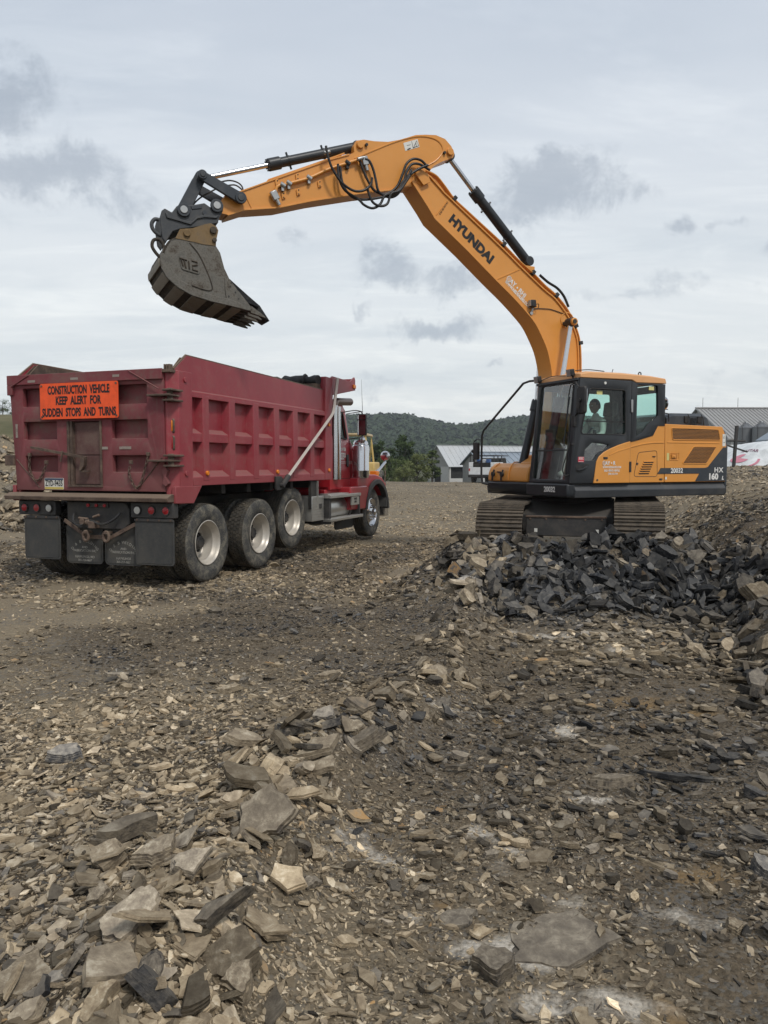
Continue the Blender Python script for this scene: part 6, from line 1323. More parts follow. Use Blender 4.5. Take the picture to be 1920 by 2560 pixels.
# slab of slate still lying in the bucket mouth
SLB = link('slate_slab', rock_mesh('slate_slab', 77, n=6, sub=1, layers=3, el=.45, th=.16, mats=(M['sfo'], M['seo'])))
SLB.data = bpy.data.meshes.new('slate_slab')
mbq = MB(); pr = [(6.10, 4.12), (6.00, 4.125), (5.88, 4.03), (5.74, 3.92), (5.58, 3.80), (5.44, 3.60), (5.56, 3.665), (5.72, 3.73), (5.90, 3.80), (6.15, 3.95)]
mbq.prism(pr, -.30, .10); mbq.prism([(a+.03, b-.02) for a, b in pr[1:5]]+[(5.62, 3.76), (5.9, 3.84)], .102, .20)
SLB.data = mbq.mesh('slate_slab', 0); SLB.data.materials.append(M['seo']); SLB.color = (.45, .05, 0, 1)
SLB.location = EX.location; SLB.rotation_euler = EX.rotation_euler
tag(SLB, 'black pointed slab of slate sticking out of the raised bucket', 'slab')

# ================================================================== OPERATOR (seated; faces the bucket, in the cab's own axes)
OP = empty('person', tuple(Matrix.Translation(EX.location) @ Matrix.Rotation(R(205), 4, 'Z') @ Vector((.06, .74, 1.82))), R(205))
tag(OP, 'operator in a pale shirt sitting in the cab with both hands on the levers', 'person')
M['skin'] = paint('skin', (.22, .115, .075), .55, damt=0, up=0, bump=.02, var=.08)
M['shirt'] = paint('pale_shirt', (.46, .45, .41), .85, damt=.15, dust=(.3, .28, .24), up=0, bump=.25)
M['jeans'] = paint('dark_trousers', (.04, .05, .07), .85, damt=.2, up=0, bump=.3)
M['hair'] = paint('dark_hair', (.02, .016, .012), .7, damt=0, up=0, bump=.8)
def skinned(name, verts, edges, radii, mat, parent, sub=2, root=0):
    me = bpy.data.meshes.new(name); me.from_pydata(verts, edges, []); o = link(name, me, parent, mat)
    o.modifiers.new('skin', 'SKIN').use_smooth_shade = True
    for i, r in enumerate(radii):
        sv_ = me.skin_vertices[0].data[i]; sv_.radius = (r, r) if not isinstance(r, tuple) else r; sv_.use_root = (i == root)
    s = o.modifiers.new('sub', 'SUBSURF'); s.levels = sub; s.render_levels = sub; return o
V_ = [(0, 0, .06), (.01, 0, .20), (.03, 0, .36), (.04, 0, .46), (.055, 0, .535), (.06, 0, .60),
      (.05, .17, .44), (.12, .24, .24), (.33, .31, .20), (.05, -.17, .44), (.12, -.24, .24), (.33, -.31, .20),
      (.10, .10, .03), (.50, .12, .04), (.60, .12, -.38), (.72, .12, -.42), (.10, -.10, .03), (.50, -.12, .04), (.60, -.12, -.38), (.72, -.12, -.42)]
E_ = [(0, 1), (1, 2), (2, 3), (3, 4), (4, 5), (3, 6), (6, 7), (7, 8), (3, 9), (9, 10), (10, 11), (0, 12), (12, 13), (13, 14), (14, 15), (0, 16), (16, 17), (17, 18), (18, 19)]
R_ = [.135, .13, .14, .10, .055, .05, .068, .048, .033, .068, .048, .033, .09, .07, .05, .045, .09, .07, .05, .045]
bd = skinned('body', V_, E_, R_, M['shirt'], OP)
bd.data.materials.append(M['jeans'])
# head: a shaped ellipsoid with brow, nose, chin and ears
def head():
    bm = bmesh.new(); bmesh.ops.create_uvsphere(bm, u_segments=28, v_segments=22, radius=1)
    for v in bm.verts:
        x, y, z = v.co; X2 = x*.098*(1.0+.06*(z > 0)); Y2 = y*.075; Z2 = z*.118
        if z < -.1: Y2 *= 1-.28*(-z); X2 *= 1-.10*(-z) if x > 0 else 1-.35*(-z)
        if x > .55 and abs(y) < .5: X2 += .010*math.exp(-((z-.28)/.12)**2)-.008*math.exp(-((z-.10)/.12)**2)*(abs(y) > .15)
        if abs(y) < .22 and x > .6: X2 += .030*math.exp(-((z+.12)/.13)**2)*(1-abs(y)/.22)
        if abs(y) < .35 and x > .5: X2 += .008*math.exp(-((z+.45)/.07)**2)+.012*math.exp(-((z+.80)/.15)**2)-.004*math.exp(-((z+.58)/.05)**2)
        v.co = (X2, Y2, Z2)
    me = bpy.data.meshes.new('head'); bm.to_mesh(me); bm.free(); me.shade_smooth(); return me
hd = link('head', head(), OP, M['skin']); hd.location = (.085, 0, .70); hd.rotation_euler = (0, .05, .10)
for s in (1, -1):
    m = MB(); m.lathe([(-.004, .0005), (0, .018), (.008, .022), (.010, .012)], (0, 0, 0), 'y', 14); e = m.build('ear', M['skin'], hd); e.location = (-.005, .073*s, -.005); e.scale = (.8, s, 1.35)
    m = MB(); m.lathe([(-.008, .0005), (-.005, .008), (0, .010), (.005, .008), (.008, .0005)], (.087, .030*s, .012), 'x', 12); m.build('eye', M['decalw'], hd)
bm = bmesh.new(); bmesh.ops.create_uvsphere(bm, u_segments=28, v_segments=18, radius=1)
bmesh.ops.delete(bm, geom=[v for v in bm.verts if v.co.z < -.35 or (v.co.x > .45 and v.co.z < .45) or (v.co.z < .15 and v.co.x > .1)], context='VERTS')
for v in bm.verts: v.co = (v.co.x*.106-.004, v.co.y*.082, v.co.z*.126+.003)
me = bpy.data.meshes.new('hair'); bm.to_mesh(me); bm.free(); me.shade_smooth(); link('hair', me, hd, M['hair'])
for s in (1, -1):
    hv = [(.33, .31*s, .20), (.375, .315*s, .205), (.41, .318*s, .205)]; he = [(0, 1), (1, 2)]; hr = [.028, (.030, .018), (.026, .016)]
    hnd = skinned('hand', hv, he, hr, M['skin'], OP, 1)
    for k, (dy, L_) in enumerate(((-.024, .070), (-.008, .080), (.008, .075), (.023, .060))):
        y = (.318+dy)*s; skinned('finger', [(.405, y, .208), (.405+L_*.45, y, .214), (.405+L_*.62, y, .190), (.405+L_*.40, y, .165)], [(0, 1), (1, 2), (2, 3)], [.009, .0085, .008, .007], M['skin'], hnd, 1)
    skinned('thumb', [(.365, (.318-.024)*s, .205), (.39, (.318-.045)*s, .19), (.415, (.318-.040)*s, .175)], [(0, 1), (1, 2)], [.011, .010, .008], M['skin'], hnd, 1)

# ================================================================== BACKGROUND
M['roofm'] = paint('grey_metal_roof', (.52, .53, .53), .45, metal=.3, damt=.35, dust=(.20, .19, .17), dscale=.35, up=0, var=.1, bump=.02)
M['roofb'] = paint('blue_grey_metal_roof', (.26, .30, .34), .45, metal=.3, damt=.2, dust=(.2, .2, .2), dscale=.3, up=0, bump=.02)
M['roofw'] = paint('weathered_metal_roof', (.38, .37, .355), .55, metal=.3, damt=.5, dust=(.12, .11, .10), dscale=.25, up=0, streak=.5, bump=.02)
M['cladw'] = paint('pale_cladding', (.52, .51, .49), .6, damt=.35, dust=(.22, .20, .17), dscale=.6, up=0)
M['cladg'] = paint('grey_boards', (.32, .315, .30), .7, damt=.4, dust=(.14, .13, .11), dscale=.8, up=0, streak=.4)
M['dark'] = paint('black_fill', (.015, .015, .014), .8, damt=.1, up=0)  # flat black painted for shade inside the sheds; also pickup glass and panel
M['galv'] = paint('galvanised_bin', (.20, .205, .21), .4, metal=.6, damt=.35, dust=(.14, .14, .14), dscale=1, up=0)
M['whitep'] = paint('white_vehicle_paint', (.62, .63, .63), .35, damt=.15, dust=(.35, .32, .28), up=0)
M['yellowp'] = paint('yellow_machine_paint', (.55, .38, .13), .5, damt=.25, dust=(.35, .27, .15), up=.3)
M['beigep'] = paint('beige_cab_roof', (.42, .31, .17), .5, damt=.2, up=.2)
M['bluep'] = paint('blue_box_paint', (.05, .12, .30), .5, damt=.2, up=0)

# ---- hills and woods
def tint_mat(name, a, b, scale, detail=5, c=None):
    m, t = newmat(name); co = t.add('ShaderNodeTexCoord').outputs['Object']; n = t.noise(co, scale, detail, .65)
    col = t.mix(t.ramp(n, .35, .65), a, b)
    if c: col = t.mix(t.ramp(t.noise(co, scale*.23, 3, .5), .45, .65), col, c)
    finish(t, Base_Color=col, Roughness=.95, Specular_IOR_Level=.1); return m
M['hill'] = tint_mat('hill_ground', (.030, .042, .020), (.050, .062, .028), .02)
M['meadow'] = tint_mat('meadow_grass', (.085, .082, .040), (.155, .135, .075), .06, 6, (.10, .09, .05))
SKX = [-3000, -1200, -500, 0, 60, 300, 600, 840, 960, 1010, 1050, 1100, 1150, 1180, 1250, 1310, 1450, 1600, 1750, 2000, 2600, 4000]
SKY_ = [1110, 1060, 1075, 1062, 1060, 1050, 1042, 1046, 1042, 1045, 1052, 1062, 1071, 1069, 1058, 1050, 1048, 1075, 1100, 1110, 1100, 1120]
def hill_z(x, y):
    D = np.hypot(x, y); px = 960+1920*np.tan(np.clip(np.arctan2(x, y), -1.35, 1.35)); cr_ = np.interp(px, SKX, SKY_)
    top = 1.58+(1160-cr_)*1000/1920*np.cos(np.clip(np.arctan2(x, y), -1.35, 1.35))*1.0
    t = sst(D, 430, 1000); fall = sst(D, 1000, 1500)
    return -2.2+(top+2.2-7.0)*(t**1.15)*(1-.6*fall)+6*fbm(x, y, .004, 3)*t
dd = np.concatenate([np.linspace(420, 1050, 60), np.linspace(1080, 1700, 12)]); aa = np.radians(np.linspace(-80, 80, 260))
D_, A_ = np.meshgrid(dd, aa, indexing='ij'); Xh, Yh = D_*np.sin(A_), D_*np.cos(A_)
tag(link('hill', grid_mesh('hill', Xh, Yh, hill_z(Xh, Yh)), None, M['hill']), 'long wooded hill closing the view behind the sheds', kind='structure')
mz = lambda x, y: -2.3+13.6*sst(np.hypot(x, y), 84, 172)*sst(np.arctan2(x, y), -.16, -.36)+1.0*fbm(x, y, .05, 3)
dd = np.linspace(78, 230, 60); aa = np.radians(np.linspace(-75, -8, 90)); D_, A_ = np.meshgrid(dd, aa, indexing='ij'); Xm, Ym = D_*np.sin(A_), D_*np.cos(A_)
tag(link('meadow', grid_mesh('meadow', Xm, Ym, mz(Xm, Ym)), None, M['meadow']), 'rough grassy slope rising beyond the rubble heap on the left', kind='structure')
def foliage_mat(name, dark, light, inst=False):
    m, t = newmat(name)
    r = t.add('ShaderNodeObjectInfo').outputs['Random'] if not inst else t.add('ShaderNodeAttribute', attribute_name='tone', attribute_type='INSTANCER').outputs['Fac']
    co = t.add('ShaderNodeNewGeometry').outputs['Position']; n = t.noise(co, 1.2 if not inst else .25, 4, .7)
    c = t.mix(t.math('ADD', t.math('MULTIPLY', r, .4), t.math('MULTIPLY', t.ramp(n, .3, .7), .6)), dark, light)
    b = finish(t, Base_Color=c, Roughness=.75, Specular_IOR_Level=.2); return m
def clump_mesh(name, seed, mat, n=90, s=.5, squash=.8):
    """open ball of small leaf faces; unit radius"""
    r = np.random.default_rng(seed); u = r.normal(size=(n, 3)); u /= np.linalg.norm(u, axis=1)[:, None]; rad = r.uniform(.55, 1.0, n)**.5*(1+.25*np.sin(u[:, 0]*3+seed)*np.cos(u[:, 1]*4))
    c = u*rad[:, None]; c[:, 2] *= squash; a = r.normal(size=(n, 3)); a = np.cross(u+a*.6, a); a /= np.linalg.norm(a, axis=1)[:, None]; b = np.cross(u+r.normal(size=(n, 3))*.5, a); b /= np.linalg.norm(b, axis=1)[:, None]
    k = s*r.uniform(.6, 1.2, n)[:, None]; v = np.stack([c-a*k, c+b*k*.7, c+a*k, c-b*k*.7], 1).reshape(-1, 3)
    me = bpy.data.meshes.new(name); me.from_pydata(v.tolist(), [], [(4*i, 4*i+1, 4*i+2, 4*i+3) for i in range(n)]); me.materials.append(mat); return me
M['wood'] = foliage_mat('far_wood_leaves', (.024, .038, .018), (.048, .072, .030), True)
cw = proto_collection('canopy_shapes', [clump_mesh('canopy', 40+i, M['wood'], 130, .34, .85) for i in range(5)])
r_ = np.random.default_rng(3); N_ = 15000; D_ = r_.uniform(455, 1030, N_); A_ = np.radians(r_.uniform(-34, 34, N_)); xw, yw = D_*np.sin(A_), D_*np.cos(A_); zw = hill_z(xw, yw)
pxw = 960+1920*xw/yw; pyw = 1160-1920*(zw-1.58)/yw
field = (np.exp(-((pxw-1140)/75)**2) > .4) & (pyw > 1103) & (pyw < 1116)
keep = (~field) & (fbm(xw, yw, .02, 3) > -.30); xw, yw, zw = xw[keep], yw[keep], zw[keep]; n_ = len(xw)
sw = r_.uniform(4.0, 7.2, n_)
scatter('hill_woods', cw, np.stack([xw, yw, zw+sw*.6], -1), np.stack([np.zeros(n_), np.zeros(n_), r_.uniform(0, 6.28, n_)], -1), np.stack([sw, sw, sw*r_.uniform(.8, 1.25, n_)], -1), r_.integers(0, 5, n_), {'tone': r_.random(n_)}, 'dense dark green woods covering the far hill')
M['bark'] = paint('bark', (.06, .05, .04), .9, damt=.2, up=0, bump=.5)
FOL = {'dark': foliage_mat('dark_leaves', (.020, .034, .010), (.060, .090, .028)), 'mid': foliage_mat('mid_leaves', (.040, .058, .016), (.105, .135, .042)), 'pale': foliage_mat('pale_leaves', (.075, .090, .030), (.185, .205, .080))}
def tree(px, topy, wpx, d, kind, label, group, zb=None, openn=1.0, seed=0):
    x = (px-960)/1920*d; zb = float(height(x, d)) if zb is None else zb; h = 1.58+(1160-topy)*d/1920-zb; wd = wpx*d/1920; r = random.Random(seed+px)
    t = empty('tree', (x, d, zb), r.uniform(0, 6)); tag(t, label, 'tree', group)
    m = MB(); m.tube([(0, 0, -.3), (.1, 0, h*.3), (0, .1, h*.6), (.1, 0, h*.85)], [h*.035, h*.028, h*.016, h*.006], 7)
    ends = []
    for k in range(9):
        a = 2*PI*k/9+r.uniform(-.3, .3); z0 = h*r.uniform(.2, .6); L_ = wd*.42*r.uniform(.6, 1); e = (math.cos(a)*L_, math.sin(a)*L_, z0+h*r.uniform(.12, .30)); ends.append(e); m.tube([(0, 0, z0), (e[0]*.5, e[1]*.5, (z0+e[2])/2+.1), e], [h*.014, h*.010, h*.004], 5)
    m.build('trunk', M['bark'], t)
    vs = []; fs = []; rr = np.random.default_rng(seed+px); cl = []
    nC = int(34*openn)
    for k in range(nC):
        a = r.uniform(0, 6.28); q = r.random()**.6; zz = h*(.26+.68*r.random()); lim = math.sin(PI*min(1, max(.08, (zz/h-.10)/.93)))**.6; cl.append((math.cos(a)*q*wd*.46*lim, math.sin(a)*q*wd*.46*lim, zz, r.uniform(.10, .19)*wd))
    for (cx, cy, cz, cr_) in cl:
        n = int(110); u = rr.normal(size=(n, 3)); u /= np.linalg.norm(u, axis=1)[:, None]; c = np.array([cx, cy, cz])+u*(cr_*rr.uniform(.4, 1.15, n))[:, None]*np.array([1, 1, .75]); a = rr.normal(size=(n, 3)); a /= np.linalg.norm(a, axis=1)[:, None]; b = np.cross(a, u); b /= np.linalg.norm(b, axis=1)[:, None]
        k = (.020*h*rr.uniform(.6, 1.3, n))[:, None]; v = np.stack([c-a*k, c+b*k*.7, c+a*k, c-b*k*.7], 1).reshape(-1, 3); b0 = len(vs); vs += v.tolist(); fs += [(b0+4*i, b0+4*i+1, b0+4*i+2, b0+4*i+3) for i in range(n)]
    me = bpy.data.meshes.new('crown'); me.from_pydata(vs, [], fs); link('crown', me, t, FOL[kind])
G_ = 'trees between the truck and the grey shed'
for (px, ty, wp, d, kd, lb, sd) in ((1010, 1086, 84, 112, 'dark', 'tallest dark green tree in the clump left of the grey shed', 1), (1042, 1128, 84, 97, 'pale', 'pale olive rounded tree at the foot of the clump, nearest the grey shed', 2), (958, 1100, 70, 116, 'dark', 'dark tree in the clump just right of the convex fender mirror', 3), (920, 1106, 66, 118, 'dark', 'dark tree showing between the truck air cleaner and the convex mirror', 4),
                             (992, 1138, 74, 101, 'mid', 'low mid green tree in front of the tallest dark tree', 5), (1080, 1122, 44, 118, 'mid', 'thin tree standing against the gable end of the grey shed', 6), (880, 1100, 64, 122, 'dark', 'dark tree seen past the truck windscreen and mirrors', 7), (1010, 1160, 60, 93, 'pale', 'pale bushy sapling low in front of the clump', 8), (960, 1140, 60, 104, 'mid', 'mid green bush low beside the truck fender mirror', 9)):
    tree(px, ty, wp, d, kd, lb, G_, seed=sd)
for (px, ty, wp, d, kd, lb, op) in ((12, 1000, 46, 150, 'mid', 'open crowned tree on the crest of the grassy slope at the left edge', .5), (-12, 1012, 60, 156, 'dark', 'dark dense tree at the far left edge behind the slope', 1), (36, 1026, 34, 162, 'dark', 'small dark tree on the slope beside the tailgate edge', .8)):
    tree(px, ty, wp, d, kd, lb, 'trees on the grassy slope', float(mz(np.array((px-960)/1920*d), np.array(d*1.0))), op, seed=20)
for i, (px, ty, wp, d, kd) in enumerate(((1190, 1118, 60, 190, 'mid'), (1130, 1112, 70, 200, 'pale'), (1250, 1110, 80, 195, 'dark'), (1320, 1112, 90, 200, 'mid'))):
    tree(px, ty, wp, d, kd, ['rounded tree top behind the shed roof, left of the rail mirror', 'pale tree top just above the left end of the grey shed roof', 'dark tree top behind the shed roof above the orange locker', 'tree standing behind the sheds, hidden by the excavator cab'][i], 'trees behind the sheds', seed=40)

# ---- sheds
def gable_shed(name, label, near, ax, L_, wd, zb, ze, zr, roofmat, seam=.9, wallmat='cladw', cut=None):
    """near: corner closest to the camera; ax: unit direction of the ridge; depth runs to the left of it"""
    ang = math.atan2(ax[1], ax[0]); s = empty(name, (near[0], near[1], 0), ang); tag(s, label, 'shed')
    hw = wd/2; ov = .35
    m = MB(); m.prism([(0, zb), (wd, zb), (wd, ze), (hw, zr-.05), (0, ze)], 0, .15, 'x'); m.build('gable_wall', M['cladg' if wallmat == 'cladw' else wallmat], s)
    m = MB(); m.prism([(0, zb), (wd, zb), (wd, ze), (hw, zr-.05), (0, ze)], L_-.15, L_, 'x'); m.build('gable_wall', M[wallmat], s)
    m = MB(); m.box(.15, L_-.15, 0, .12, zb, zb+1.0); m.box(.15, L_-.15, .0, .12, ze-.12, ze); m.build('front_wall', M[wallmat], s)
    m = MB(); m.box(.15, L_-.15, wd-.12, wd, zb, ze); m.build('rear_wall', M[wallmat], s)
    m = MB(); m.box(.15, L_-.15, .30, .36, zb+1.0, ze-.12); m.build('bay_shade_sheet', M['dark'], s)  # black sheet stands in for the unlit inside of the open bays
    x = .15
    while x < L_: 
        m = MB(); m.box(x-.15, x+.15, -.02, .16, zb+1.0 if x > 3 else zb, ze-.12); m.build('wall_post', M[wallmat], s); x += 5.2
    for sg in (0, 1):
        e = (-ov, ze-.12) if sg == 0 else (wd+ov, ze-.12); m = MB()
        m.prism([e, (hw, zr+.05), (hw, zr+.12), (e[0], e[1]+.08)], -ov, L_+ov, 'x'); m.build('roof', M[roofmat], s)
    m = MB(); x = -ov
    sl = Vector((hw+ov, zr+.13-(ze-.04)))
    while x < L_+ov:
        for e in ((-ov, ze-.03), (wd+ov, ze-.03)): m._add([(x, e[0], e[1]), (x+.06, e[0], e[1]), (x+.06, hw, zr+.125), (x, hw, zr+.125), (x+.03, e[0], e[1]+.07), (x+.03, hw, zr+.195)], [(0, 4, 5, 3), (1, 2, 5, 4), (0, 1, 4)])
        x += seam
    o = m.build('roof_seams', M[roofmat], s, 0); o['kind'] = 'stuff'
    m = MB(); m.box(-ov, L_+ov, hw-.15, hw+.15, zr+.13, zr+.20); m.build('ridge_cap', M[roofmat], s)
    return s
s1 = gable_shed('farm_shed', 'long low grey metal roofed farm shed behind the excavator locker', (11.9, 140), (.916, .401), 62, 8.9, -2.05, 1.15, 4.95, 'roofm', 1.1)
m = MB(); m.box(-.05, .02, 3.4, 5.6, -2.05, .9); m.build('doorway_shade', M['dark'], s1); m = MB(); m.box(-.06, .02, .2, 3.2, -2.05, 1.1); m.box(-.06, .02, 5.8, 8.2, -2.05, 1.1); m.build('pale_cladding', M['cladw'], s1)  # black panel on the gable paints the darkness inside the door
s2 = gable_shed('lean_shed', 'smaller blue grey roofed shed standing in front of the long grey shed', (13.6, 106), (.955, .295), 42, 7.0, -2.05, 1.55, 3.15, 'roofb', .9)
# right hand barn, bins and shed
def box_barn():
    s = empty('metal_barn', (52.9, 118, 0), 0); tag(s, 'large weathered ribbed metal barn roof beyond the grain bins at the right', 'barn')
    L_, wd, ze, zr = 70, 24, 5.5, 10.7; hw = 12
    m = MB(); m.prism([(0, -2), (wd, -2), (wd, ze), (hw, zr), (0, ze)], 0, .2, 'x'); m.build('gable_wall', M['cladg'], s)
    m = MB(); m.box(.2, L_, 0, .2, -2, ze); m.build('front_wall', M['cladw'], s)
    for e in (-.5, wd+.5):
        m = MB(); m.prism([(e, ze-.2), (hw, zr+.05), (hw, zr+.2), (e, ze-.05)], -.5, L_, 'x'); m.build('roof', M['roofw'], s)
    for k in range(112):
        x = -.5+.62*k
        m = MB(); m._add([(x, -.5, ze-.04), (x+.12, -.5, ze-.04), (x+.12, hw, zr+.21), (x, hw, zr+.21), (x+.06, -.5, ze+.10), (x+.06, hw, zr+.35)], [(0, 4, 5, 3), (1, 2, 5, 4), (0, 1, 4)])
        if k == 0: rb = m.mesh('roof_rib'); rb.materials.append(M['roofw']); x0 = x
        o = link('roof_rib', rb, s); o.location = (.62*k, 0, 0)
    m = MB(); m.box(-.5, L_, hw-.3, hw+.3, zr+.2, zr+.4); m.build('ridge_cap', M['roofw'], s)
    for x in (.7, 6.6):
        m = MB(); m.tube([(x, hw, zr+.3), (x, hw, zr+2.0)], .035, 5); m.build('lightning_rod', M['darksteel'], s)
box_barn()
def grain_bin(px, d, rad, ztop, label, cat='grain bin'):
    x = (px-960)/1920*d; s = empty('grain_bin', (x, d, 0)); tag(s, label, cat, 'grain bins by the metal barn')
    ze = ztop-rad*.62
    prof = []; z = -2.0
    while z < ze: prof += [(z, rad), (z+.16, rad+.035)]; z += .32
    prof.append((ze, rad)); m = MB(); m.lathe(prof, (0, 0, 0), 'z', 36); m.build('bin_wall', M['galv'], s, 60)
    m = MB(); m.lathe([(ze-.02, rad+.07), (ze+.02, rad+.07), (ztop, rad*.22)], (0, 0, 0), 'z', 24); rf_ = m.build('bin_roof', M['galv'], s, 20)
    m = MB(); m.lathe([(ztop-.05, rad*.26), (ztop+.10, rad*.26), (ztop+.22, rad*.18), (ztop+.24, .001)], (0, 0, 0), 'z', 16); m.build('bin_cap', M['galv'], s)
    for k in range(12):
        a = 2*PI*k/12; m = MB(); m.tube([(math.cos(a)*(rad+.07), math.sin(a)*(rad+.07), ze+.04), (math.cos(a)*rad*.24, math.sin(a)*rad*.24, ztop+.03)], .02, 4); m.build('roof_rib', M['galv'], rf_)
    m = MB()
    for yy in (-.18, .18): m.tube([(-rad*.82, -rad*.62+yy, -1), (-rad*.82, -rad*.62+yy, ze+.2), (-rad*.3, -rad*.25+yy, ztop+.25)], .03, 4)
    for k in range(22): m.tube([(-rad*.82, -rad*.62-.18, -1+.33*k), (-rad*.82, -rad*.62+.18, -1+.33*k)], .018, 4)
    m.build('ladder', M['darksteel'], s)
grain_bin(1861, 105, 1.10, 7.05, 'left of the two galvanised grain bins with conical roofs'); grain_bin(1899, 103, 1.12, 7.05, 'right of the two galvanised grain bins, near the picture edge'); grain_bin(1948, 106, 1.12, 7.0, 'third galvanised grain bin just outside the right edge')
s = empty('blue_shed', (53.5, 96, 0), 0); tag(s, 'dark blue roofed building peeking in at the right edge beside the bins', 'building')
m = MB(); m.prism([(-5.6, 4.6), (0, 8.2), (5.6, 4.6), (5.6, -2), (-5.6, -2)], 0, 2.2); m.build('walls', M['cladg'], s)
for sg in (-1, 1):
    m = MB(); m.prism([(-6.0*sg, 4.4), (0, 8.25), (0, 8.45), (-6.0*sg, 4.6)], -.4, 2.6); m.build('roof', M['roofb'], s)
# white plastic covered silage bag
def bag():
    s = empty('silage_bag', (18.9, 34.5, 0), R(-14)); tag(s, 'white plastic silage bag with pink printing behind the spoil slope', 'silage bag')
    mb = MB(); rings = []; r = random.Random(4)
    def pt(t, a):   # t along the bag (0 nose, 1 far), a across 0..pi
        k = min(1, (max(t, 0)/.22))**.5 if t < .22 else 1; k = math.sin(PI/2*min(1, t/.22)) if t < .22 else 1
        fold = 1+.018*math.sin(a*9+t*14)*(.4+k)+.02*vnoise(a*3, t*20)-.01; w_ = 3.6*(.12+.88*k)*fold; hgt = 2.72*(.12+.88*k)*fold
        return Vector((-math.cos(a)*w_, t*14, math.sin(a)*hgt-.0))
    for i in range(46):
        t = (i/45)**1.5; rings.append([pt(t, PI*j/40) for j in range(41)])
    mb.loft(rings, False, False); b = mb.mesh('bag_cover', 60); m_, t_ = newmat('white_silage_plastic'); co = t_.add('ShaderNodeTexCoord').outputs['Object']; n = t_.noise(co, 1.6, 6, .65, .5)
    c = t_.mix(t_.ramp(n, .35, .7), (.74, .75, .74), (.52, .53, .52)); bp = t_.add('ShaderNodeBump', {'Strength': .7, 'Distance': .08, 'Height': n}).outputs[0]; finish(t_, Base_Color=c, Roughness=.45, Normal=bp)
    link('bag_cover', b, s, m_)
    pk = simple('faded_pink_print', (.55, .22, .27)); pg = simple('faded_mauve_print', (.24, .13, .17))
    def wrap(me, t0, a0, st, sa, rot, mat, name):
        me.transform(Matrix.Rotation(rot, 4, 'Z'))
        for v in me.vertices:
            t = t0+v.co.y*st; a = a0+v.co.x*sa; p = pt(max(t, .001), a); n = (pt(max(t, .001), a+.02)-p).cross(pt(max(t, .001)+.004, a)-p).normalized(); c0 = Vector((0, 6, .5)); n = -n if n.dot(p-c0) < 0 else n
            v.co = p+n*(.02+v.co.z)
        link(name, me, s, mat)
    me = text_mesh('PLASTAR', 1.0, offset=.02, extr=.001)
    bm = bmesh.new(); bm.from_mesh(me); bmesh.ops.triangulate(bm, faces=bm.faces); bm.to_mesh(me); bm.free()
    wrap(me, .19, 1.02, .018, .075, R(-58), pg, 'lettering')
    def disc(r0, r1, a0, a1):
        b_ = MB(); n = 24
        vs = [(math.cos(a0+(a1-a0)*i/n)*r0, math.sin(a0+(a1-a0)*i/n)*r0, 0) for i in range(n+1)]+[(math.cos(a0+(a1-a0)*i/n)*r1, math.sin(a0+(a1-a0)*i/n)*r1, 0) for i in range(n+1)]
        b_._add(vs, [(i, i+1, n+2+i, n+1+i) for i in range(n)]); return b_.mesh('print')
    wrap(disc(.05, .5, .3, 5.2), .168, .82, .055, .25, 0, pk, 'printed_emblem'); wrap(disc(.62, .74, 3.9, 5.6), .150, .84, .055, .30, 0, pk, 'printed_ring')
bag()
s = empty('steel_post', (13.65, 29.9, 0), R(10)); tag(s, 'dark steel post with two rails behind the excavator tail', 'post')
zg = float(height(13.65, 29.9)); m = MB(); m.prism([(-.13, zg-.3), (-.04, zg-.3), (.07, 3.06), (-.03, 3.06)], -.05, .05); m.build('upright', M['darksteel'], s)
m = MB(); m.tube([(-.55, 0, 2.47), (.4, 0, 2.47)], .035, 5); m.build('rail', M['darksteel'], s); m = MB(); m.tube([(-.55, 0, 2.35), (.5, 0, 2.05)], .035, 5); m.build('rail', M['darksteel'], s)
